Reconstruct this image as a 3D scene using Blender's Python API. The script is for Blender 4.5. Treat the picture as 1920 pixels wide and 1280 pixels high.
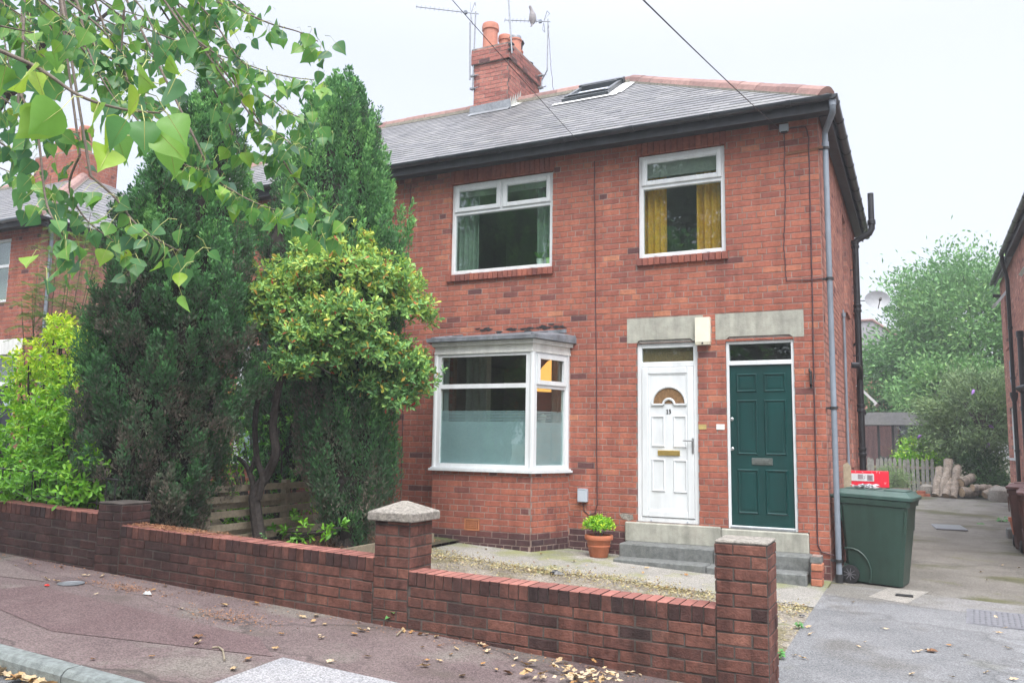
import bpy, math, random
import numpy as np
from mathutils import Vector, Matrix
for o in list(bpy.data.objects): bpy.data.objects.remove(o)
SC = bpy.context.scene
COL = SC.collection
RAD = math.radians
rnd = random.Random(7)
NP = np.random.default_rng(11)

# ------------------------------------------------------------------ camera
CAM = (0.9754, -10.5169, 1.5171); YAW, PIT, ROL, FPX = -0.4583, 0.1216, 0.016, 1541.12
def cam_axes():
    f = np.array([math.sin(YAW)*math.cos(PIT), math.cos(YAW)*math.cos(PIT), math.sin(PIT)])
    rt = np.array([math.cos(YAW), -math.sin(YAW), 0]); up = np.cross(rt, f)
    c, s = math.cos(ROL), math.sin(ROL)
    return np.array([c*rt+s*up, -s*rt+c*up, f])
RC = cam_axes()
cd = bpy.data.cameras.new('camera'); cam = bpy.data.objects.new('camera', cd); COL.objects.link(cam)
M = Matrix([[RC[0][i], RC[1][i], -RC[2][i], CAM[i]] for i in range(3)] + [[0, 0, 0, 1]])
cam.matrix_world = M
cd.sensor_width = 36; cd.lens = FPX/1920*36; cd.clip_end = 500; cd.clip_start = 0.05
SC.camera = cam

def at(u, v, x=None, y=None, z=None, d=None):
    """survey helper: photo sight line cut by a real plane -> point in metres"""
    r = RC.T @ np.array([(u-960)/FPX, (640-v)/FPX, 1.0]); c = np.array(CAM)
    if x is not None: t = (x-c[0])/r[0]
    elif y is not None: t = (y-c[1])/r[1]
    elif z is not None: t = (z-c[2])/r[2]
    else: t = d
    return c+r*t
def gz(x):
    x = max(-30., min(20., x))
    return -.038-.0435*x if x < 0 else -.038-.02*x
def atg(u, v, off=0.):
    z = 0.
    for _ in range(20):
        p = at(u, v, z=z); z = gz(p[0])+off
    return p

# ------------------------------------------------------------------ sky and sun (bright overcast)
SC.view_settings.view_transform = 'Standard'; SC.view_settings.look = 'None'
SC.view_settings.exposure = 1.34; SC.view_settings.gamma = 1.0
SC.view_settings.use_curve_mapping = False
W = bpy.data.worlds.new('World'); SC.world = W; W.use_nodes = True
nt = W.node_tree; nt.nodes.clear()
sk = nt.nodes.new('ShaderNodeTexSky'); sk.sky_type = 'NISHITA'; sk.sun_disc = False
SUN_EL, SUN_AZ = RAD(58), RAD(150)
sk.sun_elevation = SUN_EL; sk.sun_rotation = SUN_AZ
sk.air_density = 1.0; sk.dust_density = 6.0; sk.ozone_density = 1.0
bg = nt.nodes.new('ShaderNodeBackground'); bg.inputs['Strength'].default_value = 0.05
nt.links.new(sk.outputs[0], bg.inputs[0])
cl = nt.nodes.new('ShaderNodeBackground')          # the even cloud layer
tc = nt.nodes.new('ShaderNodeTexCoord'); nz = nt.nodes.new('ShaderNodeTexNoise'); nz.inputs['Scale'].default_value = 1.6; nz.inputs['Detail'].default_value = 3
cr = nt.nodes.new('ShaderNodeValToRGB')
cr.color_ramp.elements[0].position = .3; cr.color_ramp.elements[0].color = (.895, .905, 1.0, 1)
cr.color_ramp.elements[1].position = .7; cr.color_ramp.elements[1].color = (.975, .965, 1.0, 1)
nt.links.new(tc.outputs['Generated'], nz.inputs['Vector']); nt.links.new(nz.outputs['Fac'], cr.inputs[0]); nt.links.new(cr.outputs[0], cl.inputs[0])
sxyz = nt.nodes.new('ShaderNodeSeparateXYZ'); nt.links.new(tc.outputs['Generated'], sxyz.inputs[0])
mrz = nt.nodes.new('ShaderNodeMapRange'); mrz.interpolation_type = 'SMOOTHSTEP'      # overcast sky: brighter overhead than at the horizon
mrz.inputs['From Min'].default_value = .42; mrz.inputs['From Max'].default_value = .95; mrz.inputs['To Min'].default_value = .305; mrz.inputs['To Max'].default_value = 1.2
nt.links.new(sxyz.outputs[2], mrz.inputs['Value']); nt.links.new(mrz.outputs[0], cl.inputs['Strength'])
ad = nt.nodes.new('ShaderNodeAddShader'); out = nt.nodes.new('ShaderNodeOutputWorld')
nt.links.new(bg.outputs[0], ad.inputs[0]); nt.links.new(cl.outputs[0], ad.inputs[1]); nt.links.new(ad.outputs[0], out.inputs[0])
sl = bpy.data.lights.new('sun', 'SUN'); sl.energy = 1.4; sl.angle = RAD(35); sl.color = (1.0, 1.0, 1.0)
sun = bpy.data.objects.new('sun', sl); COL.objects.link(sun)
# sky rotation is measured from +Y towards +X; the lamp shines down its -Z
sd = Vector((math.sin(SUN_AZ)*math.cos(SUN_EL), math.cos(SUN_AZ)*math.cos(SUN_EL), math.sin(SUN_EL)))
sun.rotation_euler = sd.to_track_quat('Z', 'Y').to_euler()

# ------------------------------------------------------------------ mesh builder
class MB:
    def __init__(s): s.v = []; s.f = []; s.t = []; s.m = []
    def poly(s, pts, t=.5, m=0):
        n = len(s.v); s.v += [tuple(map(float, p)) for p in pts]; s.f.append(tuple(range(n, n+len(pts)))); s.t.append(t); s.m.append(m)
    def mesh(s, vs, fs, t=.5, m=0):
        n = len(s.v); s.v += [tuple(map(float, p)) for p in vs]
        for f in fs: s.f.append(tuple(i+n for i in f)); s.t.append(t); s.m.append(m)
    def box(s, x0, x1, y0, y1, z0, z1, t=.5, m=0, b=0.):
        """box; b > 0 chamfers every edge"""
        if b <= 0:
            vs = [(x, y, z) for z in (z0, z1) for y in (y0, y1) for x in (x0, x1)]
            s.mesh(vs, [(0, 2, 3, 1), (4, 5, 7, 6), (0, 1, 5, 4), (2, 6, 7, 3), (0, 4, 6, 2), (1, 3, 7, 5)], t, m)
        else:
            X = (x0, x1); Y = (y0, y1); Z = (z0, z1); vs = []; idx = {}
            for i in (0, 1):
                for j in (0, 1):
                    for k in (0, 1):
                        sx, sy, sz = (1, -1)[i], (1, -1)[j], (1, -1)[k]
                        for a in range(3):
                            p = [X[i]+sx*b, Y[j]+sy*b, Z[k]+sz*b]; p[a] = (X[i], Y[j], Z[k])[a]
                            idx[(i, j, k, a)] = len(vs); vs.append(p)
            fs = []
            for i in (0, 1):
                q = [(i, 0, 0), (i, 1, 0), (i, 1, 1), (i, 0, 1)]; fs.append([idx[c+(0,)] for c in (q if i else q[::-1])])
                q = [(0, i, 0), (0, i, 1), (1, i, 1), (1, i, 0)]; fs.append([idx[c+(1,)] for c in (q if i else q[::-1])])
                q = [(0, 0, i), (1, 0, i), (1, 1, i), (0, 1, i)]; fs.append([idx[c+(2,)] for c in (q if i else q[::-1])])
            for i in (0, 1):
                for j in (0, 1):
                    fs.append([idx[(i, j, 0, 0)], idx[(i, j, 1, 0)], idx[(i, j, 1, 1)], idx[(i, j, 0, 1)]])
                    fs.append([idx[(i, 0, j, 0)], idx[(i, 1, j, 0)], idx[(i, 1, j, 2)], idx[(i, 0, j, 2)]])
                    fs.append([idx[(0, i, j, 1)], idx[(1, i, j, 1)], idx[(1, i, j, 2)], idx[(0, i, j, 2)]])
                    for k in (0, 1): fs.append([idx[(i, j, k, a)] for a in range(3)])
            s.mesh(vs, fs, t, m)
    def obox(s, c, hx, hy, hz, R, t=.5, m=0):
        """oriented box: centre c, half sizes, 3x3 rotation (mathutils)"""
        vs = [Vector(c)+R @ Vector((x*hx, y*hy, z*hz)) for z in (-1, 1) for y in (-1, 1) for x in (-1, 1)]
        s.mesh(vs, [(0, 2, 3, 1), (4, 5, 7, 6), (0, 1, 5, 4), (2, 6, 7, 3), (0, 4, 6, 2), (1, 3, 7, 5)], t, m)
    def tube(s, path, r, n=8, t=.5, m=0, cap=True):
        P = [Vector(p) for p in path]; k = len(P); rs = r if isinstance(r, (list, tuple)) else [r]*k
        base = len(s.v); a = None
        for i, p in enumerate(P):
            d = (P[min(i+1, k-1)]-P[max(i-1, 0)]).normalized()
            if a is None: a = d.orthogonal().normalized()
            else: a = (a-d*a.dot(d)); a = a.normalized() if a.length > 1e-6 else d.orthogonal().normalized()
            b = d.cross(a)
            for j in range(n):
                w = 2*math.pi*j/n; q = p+(a*math.cos(w)+b*math.sin(w))*rs[i]; s.v.append(tuple(q))
        for i in range(k-1):
            for j in range(n):
                s.f.append((base+i*n+j, base+i*n+(j+1) % n, base+(i+1)*n+(j+1) % n, base+(i+1)*n+j)); s.t.append(t); s.m.append(m)
        if cap:
            s.f.append(tuple(base+j for j in range(n))[::-1]); s.f.append(tuple(base+(k-1)*n+j for j in range(n))); s.t += [t, t]; s.m += [m, m]
    def lathe(s, prof, c, n=20, t=.5, m=0, ax=None):
        """prof: list of (r, z) round a vertical axis at c, or axis matrix ax"""
        base = len(s.v); k = len(prof)
        for r, z in prof:
            for j in range(n):
                w = 2*math.pi*j/n; q = Vector((r*math.cos(w), r*math.sin(w), z))
                if ax is not None: q = ax @ q
                s.v.append(tuple(Vector(c)+q))
        for i in range(k-1):
            for j in range(n):
                s.f.append((base+i*n+j, base+i*n+(j+1) % n, base+(i+1)*n+(j+1) % n, base+(i+1)*n+j)); s.t.append(t); s.m.append(m)
        s.f.append(tuple(base+j for j in range(n))[::-1]); s.f.append(tuple(base+(k-1)*n+j for j in range(n))); s.t += [t, t]; s.m += [m, m]
    def prism(s, poly, a, b, axis='y', t=.5, m=0):
        """poly in the two other axes, extruded from a to b along axis"""
        n = len(poly)
        def P(p, w): return {'y': (p[0], w, p[1]), 'x': (w, p[0], p[1]), 'z': (p[0], p[1], w)}[axis]
        vs = [P(p, a) for p in poly]+[P(p, b) for p in poly]
        s.mesh(vs, [tuple(range(n))[::-1], tuple(range(n, 2*n))]+[(i, (i+1) % n, n+(i+1) % n, n+i) for i in range(n)], t, m)
    def build(s, name, mats, parent=None, smooth=False, label=None, loc=None):
        me = bpy.data.meshes.new(name); me.from_pydata(s.v, [], s.f)
        if not isinstance(mats, (list, tuple)): mats = [mats]
        for mm in mats: me.materials.append(mm)
        at_ = me.attributes.new('tone', 'FLOAT', 'FACE'); at_.data.foreach_set('value', np.array(s.t, 'f'))
        me.polygons.foreach_set('material_index', np.array(s.m, 'i'))
        if smooth:
            me.polygons.foreach_set('use_smooth', [True]*len(s.f))
            try: me.set_sharp_from_angle(angle=RAD(38))
            except Exception: pass
        me.update(); me.validate()
        o = bpy.data.objects.new(name, me); COL.objects.link(o)
        if loc is not None: o.location = loc
        if parent is not None: o.parent = parent
        if label: o['label'] = label
        return o
def raw(name, V, F, T, mat, parent=None, smooth=False):
    """numpy mesh: V (n,3), F (m,k) faces of one size, T tone per face"""
    me = bpy.data.meshes.new(name); k = F.shape[1]
    me.vertices.add(len(V)); me.vertices.foreach_set('co', V.astype('f').ravel())
    me.loops.add(F.size); me.loops.foreach_set('vertex_index', F.astype('i').ravel())
    me.polygons.add(len(F)); me.polygons.foreach_set('loop_start', np.arange(0, F.size, k, dtype='i'))
    try: me.polygons.foreach_set('loop_total', np.full(len(F), k, 'i'))
    except Exception: pass
    if smooth: me.polygons.foreach_set('use_smooth', np.ones(len(F), bool))
    at_ = me.attributes.new('tone', 'FLOAT', 'FACE'); at_.data.foreach_set('value', T.astype('f'))
    me.materials.append(mat); me.update(calc_edges=True); me.validate()
    o = bpy.data.objects.new(name, me); COL.objects.link(o)
    if parent is not None: o.parent = parent
    return o
def tag(o, label=None, cat=None, group=None, kind=None):
    for k, v in (('label', label), ('category', cat), ('group', group), ('kind', kind)):
        if v: o[k] = v
    return o
def thing(name, label, cat, loc=(0, 0, 0), rz=0., group=None):
    o = bpy.data.objects.new(name, None); COL.objects.link(o); o.location = [float(q) for q in loc]; o.rotation_euler = (0, 0, rz)
    o.empty_display_size = .1
    return tag(o, label, cat, group)

# ------------------------------------------------------------------ materials
def ramp(nt, stops):
    r = nt.nodes.new('ShaderNodeValToRGB'); e = r.color_ramp.elements
    while len(e) < len(stops): e.new(.5)
    for q, (p, c) in zip(e, stops): q.position = p; q.color = tuple(c)+(1,)
    return r
def mat(name, col=None, rough=.8, stops=None, nscale=8., namt=.25, bump=.0, bscale=60., metal=0., spec=.5, trans=0., grime=0., gscale=1.2, gcol=(.03, .035, .03), coat=0., streak=0.):
    """base colour (or ramp over the per-face tone) broken up with noise; bump; optional grime stains, optional leaf translucency"""
    m = bpy.data.materials.new(name); m.use_nodes = True; nt = m.node_tree; L = nt.links
    P = nt.nodes['Principled BSDF']; P.inputs['Roughness'].default_value = rough; P.inputs['Metallic'].default_value = metal
    P.inputs['Specular IOR Level'].default_value = spec
    if coat: P.inputs['Coat Weight'].default_value = coat
    geo = nt.nodes.new('ShaderNodeNewGeometry'); pos = geo.outputs['Position']
    if stops:
        a = nt.nodes.new('ShaderNodeAttribute'); a.attribute_name = 'tone'
        r = ramp(nt, stops); L.new(a.outputs['Fac'], r.inputs[0]); c = r.outputs[0]
    else:
        r = nt.nodes.new('ShaderNodeRGB'); r.outputs[0].default_value = tuple(col)+(1,); c = r.outputs[0]
    if namt:
        n = nt.nodes.new('ShaderNodeTexNoise'); n.inputs['Scale'].default_value = nscale; n.inputs['Detail'].default_value = 5; n.inputs['Roughness'].default_value = .65; L.new(pos, n.inputs['Vector'])
        mr = nt.nodes.new('ShaderNodeMapRange'); mr.inputs['From Min'].default_value = .3; mr.inputs['From Max'].default_value = .7
        mr.inputs['To Min'].default_value = 1-namt; mr.inputs['To Max'].default_value = 1+namt; L.new(n.outputs['Fac'], mr.inputs['Value'])
        h = nt.nodes.new('ShaderNodeVectorMath'); h.operation = 'SCALE'; L.new(c, h.inputs[0]); L.new(mr.outputs[0], h.inputs['Scale']); c = h.outputs[0]
    if streak:                                         # rain streaks and runs, long in z
        mp = nt.nodes.new('ShaderNodeMapping'); mp.inputs['Scale'].default_value = (5., 5., .55); L.new(pos, mp.inputs[0])
        n = nt.nodes.new('ShaderNodeTexNoise'); n.inputs['Scale'].default_value = 1.4; n.inputs['Detail'].default_value = 6; n.inputs['Roughness'].default_value = .62; L.new(mp.outputs[0], n.inputs['Vector'])
        mr = nt.nodes.new('ShaderNodeMapRange'); mr.inputs['From Min'].default_value = .38; mr.inputs['From Max'].default_value = .66; mr.inputs['To Min'].default_value = 1+streak*.35; mr.inputs['To Max'].default_value = 1-streak; L.new(n.outputs['Fac'], mr.inputs['Value'])
        h = nt.nodes.new('ShaderNodeVectorMath'); h.operation = 'SCALE'; L.new(c, h.inputs[0]); L.new(mr.outputs[0], h.inputs['Scale']); c = h.outputs[0]
    if grime:
        n = nt.nodes.new('ShaderNodeTexNoise'); n.inputs['Scale'].default_value = gscale; n.inputs['Detail'].default_value = 7; n.inputs['Roughness'].default_value = .7; L.new(pos, n.inputs['Vector'])
        mr = nt.nodes.new('ShaderNodeMapRange'); mr.inputs['From Min'].default_value = .5; mr.inputs['From Max'].default_value = .72
        mr.inputs['To Min'].default_value = 0; mr.inputs['To Max'].default_value = grime; L.new(n.outputs['Fac'], mr.inputs['Value'])
        mx = nt.nodes.new('ShaderNodeMix'); mx.data_type = 'RGBA'; L.new(mr.outputs[0], mx.inputs[0]); L.new(c, mx.inputs[6]); mx.inputs[7].default_value = tuple(gcol)+(1,); c = mx.outputs[2]
    L.new(c, P.inputs['Base Color'])
    if bump:
        n = nt.nodes.new('ShaderNodeTexNoise'); n.inputs['Scale'].default_value = bscale; n.inputs['Detail'].default_value = 6; L.new(pos, n.inputs['Vector'])
        b = nt.nodes.new('ShaderNodeBump'); b.inputs['Strength'].default_value = bump; b.inputs['Distance'].default_value = .01; L.new(n.outputs['Fac'], b.inputs['Height']); L.new(b.outputs[0], P.inputs['Normal'])
    if trans:
        T = nt.nodes.new('ShaderNodeBsdfTranslucent'); L.new(c, T.inputs['Color']); mxs = nt.nodes.new('ShaderNodeMixShader'); mxs.inputs[0].default_value = trans
        L.new(P.outputs[0], mxs.inputs[1]); L.new(T.outputs[0], mxs.inputs[2]); L.new(mxs.outputs[0], nt.nodes['Material Output'].inputs[0])
    return m
def glass_mat(name, tint=(.88, .95, .92), gain=1.5, add=.035):
    m = bpy.data.materials.new(name); m.use_nodes = True; nt = m.node_tree; L = nt.links; nt.nodes.remove(nt.nodes['Principled BSDF'])
    t = nt.nodes.new('ShaderNodeBsdfTransparent'); t.inputs[0].default_value = tuple(tint)+(1,)
    g = nt.nodes.new('ShaderNodeBsdfGlossy'); g.inputs['Roughness'].default_value = .015; g.inputs['Color'].default_value = (.95, .98, 1, 1)
    n = nt.nodes.new('ShaderNodeTexNoise'); n.inputs['Scale'].default_value = 1.3; geo = nt.nodes.new('ShaderNodeNewGeometry'); L.new(geo.outputs['Position'], n.inputs['Vector'])
    b = nt.nodes.new('ShaderNodeBump'); b.inputs['Strength'].default_value = .05; b.inputs['Distance'].default_value = .03; L.new(n.outputs['Fac'], b.inputs['Height']); L.new(b.outputs[0], g.inputs['Normal'])
    dt = nt.nodes.new('ShaderNodeVectorMath'); dt.operation = 'DOT_PRODUCT'; L.new(geo.outputs['Normal'], dt.inputs[0]); L.new(geo.outputs['Incoming'], dt.inputs[1])
    def mth(op, x, y=None):
        q = nt.nodes.new('ShaderNodeMath'); q.operation = op
        for k, v in ((0, x), (1, y)):
            if v is None: continue
            if isinstance(v, (int, float)): q.inputs[k].default_value = v
            else: L.new(v, q.inputs[k])
        return q.outputs[0]
    fr = mth('ADD', mth('MULTIPLY', mth('POWER', mth('SUBTRACT', 1., mth('ABSOLUTE', dt.outputs['Value'])), 5.), .96), .04)   # Schlick, same from both sides
    ma = nt.nodes.new('ShaderNodeMath'); ma.operation = 'MULTIPLY_ADD'; ma.use_clamp = True; ma.inputs[1].default_value = gain; ma.inputs[2].default_value = add
    L.new(fr, ma.inputs[0]); mx = nt.nodes.new('ShaderNodeMixShader'); L.new(ma.outputs[0], mx.inputs[0]); L.new(t.outputs[0], mx.inputs[1]); L.new(g.outputs[0], mx.inputs[2])
    L.new(mx.outputs[0], nt.nodes['Material Output'].inputs[0]); return m

BRK = [(0, (.05, .036, .042)), (.1, (.12, .055, .054)), (.25, (.245, .090, .070)), (.55, (.325, .113, .078)), (.8, (.375, .136, .088)), (1, (.43, .185, .11))]
m_brick = mat('red_brick', stops=BRK, rough=.92, nscale=22, namt=.22, bump=.5, bscale=90, spec=.2, grime=.28, gscale=1.1, gcol=(.10, .035, .03), streak=0.18)
m_mortar = mat('pale_mortar', (.28, .215, .19), rough=.95, nscale=14, namt=.3, bump=.4, bscale=120, spec=.15, grime=.4, gscale=1.5, gcol=(.12, .10, .09), streak=0.30)
GBR = [(0, (.040, .027, .027)), (.25, (.075, .037, .033)), (.5, (.115, .052, .042)), (.75, (.155, .068, .052)), (1, (.20, .092, .068))]
m_gbrick = mat('weathered_brick', stops=GBR, rough=.9, nscale=18, namt=.35, bump=.6, bscale=80, spec=.25, grime=.8, gscale=1.7, gcol=(.032, .025, .024), streak=0.40)
m_gmortar = mat('grey_mortar', (.085, .075, .068), rough=.95, nscale=10, namt=.4, bump=.5, bscale=120, spec=.15)
m_cope = mat('coping_brick', stops=[(0, (.20, .075, .06)), (.5, (.30, .12, .095)), (1, (.38, .17, .13))], rough=.85, nscale=25, namt=.25, bump=.5, bscale=80, grime=.3, gscale=5)
m_cbrick = mat('flare_chimney_brick', stops=[(0, (.06, .045, .05)), (.25, (.22, .09, .08)), (.55, (.36, .14, .115)), (1, (.48, .22, .17))], rough=.92, nscale=22, namt=.25, bump=.5, bscale=90, spec=.2, grime=.5, gscale=1.8, gcol=(.09, .06, .06))  # paler and pinker than the house brick: sky flare put into the colour
m_obrick = mat('sky_glow_brick', stops=[(0, (.13, .07, .07)), (.2, (.24, .12, .105)), (.5, (.38, .175, .14)), (.8, (.46, .22, .165)), (1, (.54, .30, .23))], rough=.92, nscale=22, namt=.25, bump=.5, bscale=90, spec=.2, grime=.3, gscale=1.5, gcol=(.12, .06, .05), streak=0.30)  # glow of the bright sky over the side walls, put into the brick colour
m_stone = mat('lintel_stone', (.34, .345, .30), rough=.9, nscale=9, namt=.18, bump=.35, bscale=70, spec=.25, grime=.3, gscale=3.5, gcol=(.45, .42, .36), streak=0.25)
m_conc = mat('step_concrete', (.145, .155, .152), rough=.9, nscale=18, namt=.35, bump=.6, bscale=110, spec=.3, grime=.35, gscale=4, gcol=(.12, .13, .11))
m_cap = mat('cap_concrete', (.24, .225, .20), rough=.95, nscale=40, namt=.5, bump=.8, bscale=90, spec=.25, grime=.5, gscale=9, gcol=(.40, .38, .32))
m_slate = mat('roof_slate', stops=[(0, (.095, .10, .108)), (.5, (.145, .148, .155)), (1, (.20, .20, .203))], rough=.55, nscale=12, namt=.2, bump=.25, bscale=60, spec=.4, grime=.3, gscale=2, gcol=(.25, .26, .22))
m_ridge = mat('ridge_clay', stops=[(0, (.19, .11, .10)), (1, (.31, .19, .165))], rough=.85, nscale=14, namt=.25, bump=.4, grime=.3, gscale=4, gcol=(.12, .12, .1))
m_bed = mat('ridge_mortar', (.20, .19, .155), rough=.95, nscale=30, namt=.4, bump=.7, bscale=60)
m_gut = mat('gutter_black', (.028, .034, .042), rough=.35, namt=.3, nscale=6, spec=.5, grime=.35, gscale=3, gcol=(.09, .1, .1))
m_fascia = mat('fascia_paint', (.022, .026, .032), rough=.5, namt=.25, nscale=5, streak=0.40)
m_pipe = mat('grey_pipe', (.20, .235, .28), rough=.45, namt=.15, nscale=4, grime=.2, gscale=3, gcol=(.12, .13, .14), streak=0.20)
m_bpipe = mat('black_pipe', (.018, .02, .024), rough=.35, namt=.3, nscale=8, spec=.5)
m_upvc = mat('white_upvc', (.64, .68, .70), rough=.35, namt=.04, nscale=3, spec=.5, grime=.10, gscale=4, gcol=(.5, .5, .46), streak=0.10)
m_wpaint = mat('white_paint', (.66, .68, .66), rough=.6, namt=.08, nscale=12, grime=.25, gscale=7, gcol=(.42, .4, .34), streak=0.15)
m_gdoor = mat('green_door_paint', (.003, .042, .040), rough=.32, namt=.12, nscale=3, bump=.06, bscale=35, spec=.5, streak=0.20)
m_lead = mat('lead_sheet', (.16, .18, .205), rough=.5, namt=.35, nscale=9, bump=.25, bscale=14, spec=.5, grime=.4, gscale=7, gcol=(.30, .31, .31), streak=0.30)
m_brass = mat('brass', (.52, .38, .12), rough=.35, metal=.7, namt=.15)
m_steel = mat('steel', (.42, .43, .44), rough=.35, metal=.9, namt=.1)
m_dark = mat('dark_metal', (.02, .02, .022), rough=.5, namt=.2)
m_galv = mat('galvanised', (.26, .28, .30), rough=.45, metal=.5, namt=.25, nscale=15)
m_clay = mat('terracotta', (.42, .135, .065), rough=.7, namt=.15, nscale=10, grime=.2, gscale=6, gcol=(.3, .14, .1))
m_potc = mat('chimney_pot_clay', (.48, .20, .14), rough=.85, namt=.15, nscale=12, grime=.25, gscale=5, gcol=(.3, .14, .1))
m_air = mat('airbrick_clay', (.38, .15, .07), rough=.85, namt=.2)
m_glass = glass_mat('window_glass')
m_frost = mat('frosted_film', (.36, .44, .51), rough=.28, namt=.06, nscale=4, spec=.6)
m_plaster = mat('room_plaster', (.26, .27, .26), rough=.9, namt=.05)
m_cream = mat('cream_plastic', (.70, .67, .56), rough=.45, namt=.05)
m_gbox = mat('grey_plastic', (.42, .48, .55), rough=.4, namt=.05)
m_cable = mat('cable', (.06, .03, .035), rough=.6, namt=.1)
m_wood = mat('bare_timber', stops=[(0, (.20, .17, .12)), (1, (.36, .31, .22))], rough=.85, nscale=14, namt=.3, bump=.4, bscale=30)
m_soil = mat('soil', (.055, .042, .032), rough=1, nscale=20, namt=.5, bump=1, bscale=40)
m_rust = mat('rusty_iron', (.16, .07, .035), rough=.85, namt=.4, nscale=20)
# ------------------------------------------------------------------ masonry
def subtract(rects, h):
    o = []
    for a, b, c, d in rects:
        p, q, r, s = max(a, h[0]), min(b, h[1]), max(c, h[2]), min(d, h[3])
        if p >= q or r >= s: o.append((a, b, c, d)); continue
        if a < p: o.append((a, p, c, d))
        if q < b: o.append((q, b, c, d))
        if c < r: o.append((p, q, c, r))
        if s < d: o.append((p, q, s, d))
    return o
def brickface(mb, fn, u0, u1, v0, v1, holes=(), L=.236, H=.0805, j=.010, depth=.10, proud=.004, tone=None, off=0., backing=.22, rows=None, seed=1, jit=1., mm=(0, 1), header=6):
    """real bricks (one box each, own tone) standing proud of a mortar backing; fn(u, v, w) -> point, w outwards"""
    R = random.Random(seed)
    nr = int(math.ceil((v1-v0)/H-1e-6))
    for r in range(nr):
        z0 = v0+r*H; z1 = min(z0+H, v1)
        hd = header and r % header == header-1
        l = L/2 if hd else L
        o = off+(0 if r % 2 == 0 else L/2)+(L/4 if hd else 0)
        k = math.floor((u0-o)/l)
        while o+k*l < u1-1e-6:
            a = max(u0, o+k*l); b = min(u1, o+(k+1)*l); k += 1
            if b-a < .02: continue
            t0 = min(1, max(0, R.gauss(.58, .14))) if R.random() > .04 else R.uniform(.08, .32)
            ps = [(a+j/2, b-j/2, z0+j/2, z1-j/2)]
            for h in holes: ps = subtract(ps, (h[0]+.003, h[1]-.003, h[2]+.003, h[3]-.003))
            for (p, q, s, t) in ps:
                if q-p < .018 or t-s < .018: continue
                tt = tone((p+q)/2, (s+t)/2, t0) if tone else t0
                w1 = proud+R.uniform(-.0015, .002)*jit; i = .0035
                e = [R.uniform(-.0015, .0015)*jit for _ in range(4)]
                B = [fn(p+e[0], s, -depth), fn(q+e[1], s, -depth), fn(q+e[1], t, -depth), fn(p+e[0], t, -depth)]
                C = [fn(p+e[0], s+e[2], w1-i), fn(q+e[1], s+e[3], w1-i), fn(q+e[1], t+e[2], w1-i), fn(p+e[0], t+e[3], w1-i)]
                D = [fn(p+i+e[0], s+i+e[2], w1), fn(q-i+e[1], s+i+e[3], w1), fn(q-i+e[1], t-i+e[2], w1), fn(p+i+e[0], t-i+e[3], w1)]
                mb.mesh(B+C+D, [(8, 9, 10, 11)]+[(4+a_, 4+(a_+1) % 4, 8+(a_+1) % 4, 8+a_) for a_ in range(4)]+[(a_, (a_+1) % 4, 4+(a_+1) % 4, 4+a_) for a_ in range(4)], tt, mm[0])
    us = sorted(set([u0, u1]+[min(u1, max(u0, x)) for h in holes for x in h[:2]])); vs = sorted(set([v0, v1]+[min(v1, max(v0, x)) for h in holes for x in h[2:]]))
    for a, b in zip(us, us[1:]):
        for c, d in zip(vs, vs[1:]):
            if b-a < 1e-6 or d-c < 1e-6 or any(h[0] < (a+b)/2 < h[1] and h[2] < (c+d)/2 < h[3] for h in holes): continue
            a_, b_ = (a+.0025 if a == u0 else a), (b-.0025 if b == u1 else b)
            P = [fn(x, y, w) for w in (0, -backing) for y in (c, d) for x in (a_, b_)]
            mb.mesh(P, [(0, 1, 3, 2), (4, 6, 7, 5), (0, 4, 5, 1), (2, 3, 7, 6), (0, 2, 6, 4), (1, 5, 7, 3)], .5, mm[1])
def soldier(mb, fn, u0, u1, v0, v1, proud=.006, depth=.1, n=None, seed=3, t=(.3, .75), mm=0, j=.009, dv=0.):
    """a row of bricks on end / on edge"""
    R = random.Random(seed); n = n or max(1, round((u1-u0)/.0805)); s = (u1-u0)/n
    for k in range(n):
        a, b = u0+k*s+j/2, u0+(k+1)*s-j/2; w = proud+R.uniform(-.002, .002); i = .003; z = R.uniform(-dv, dv)
        P = [fn(x, y, q) for q in (-depth, w-i) for (x, y) in ((a, v0+z), (b, v0+z), (b, v1+z), (a, v1+z))]+[fn(x, y, w) for (x, y) in ((a+i, v0+i+z), (b-i, v0+i+z), (b-i, v1-i+z), (a+i, v1-i+z))]
        mb.mesh(P, [(8, 9, 10, 11)]+[(4+q, 4+(q+1) % 4, 8+(q+1) % 4, 8+q) for q in range(4)]+[(q, (q+1) % 4, 4+(q+1) % 4, 4+q) for q in range(4)]+[(3, 2, 1, 0)], R.uniform(*t), mm)
FRONT = lambda u, v, w: (u, -w, v)
SIDE = lambda u, v, w: (w, u, v)                       # right-hand side wall, u = y

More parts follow.
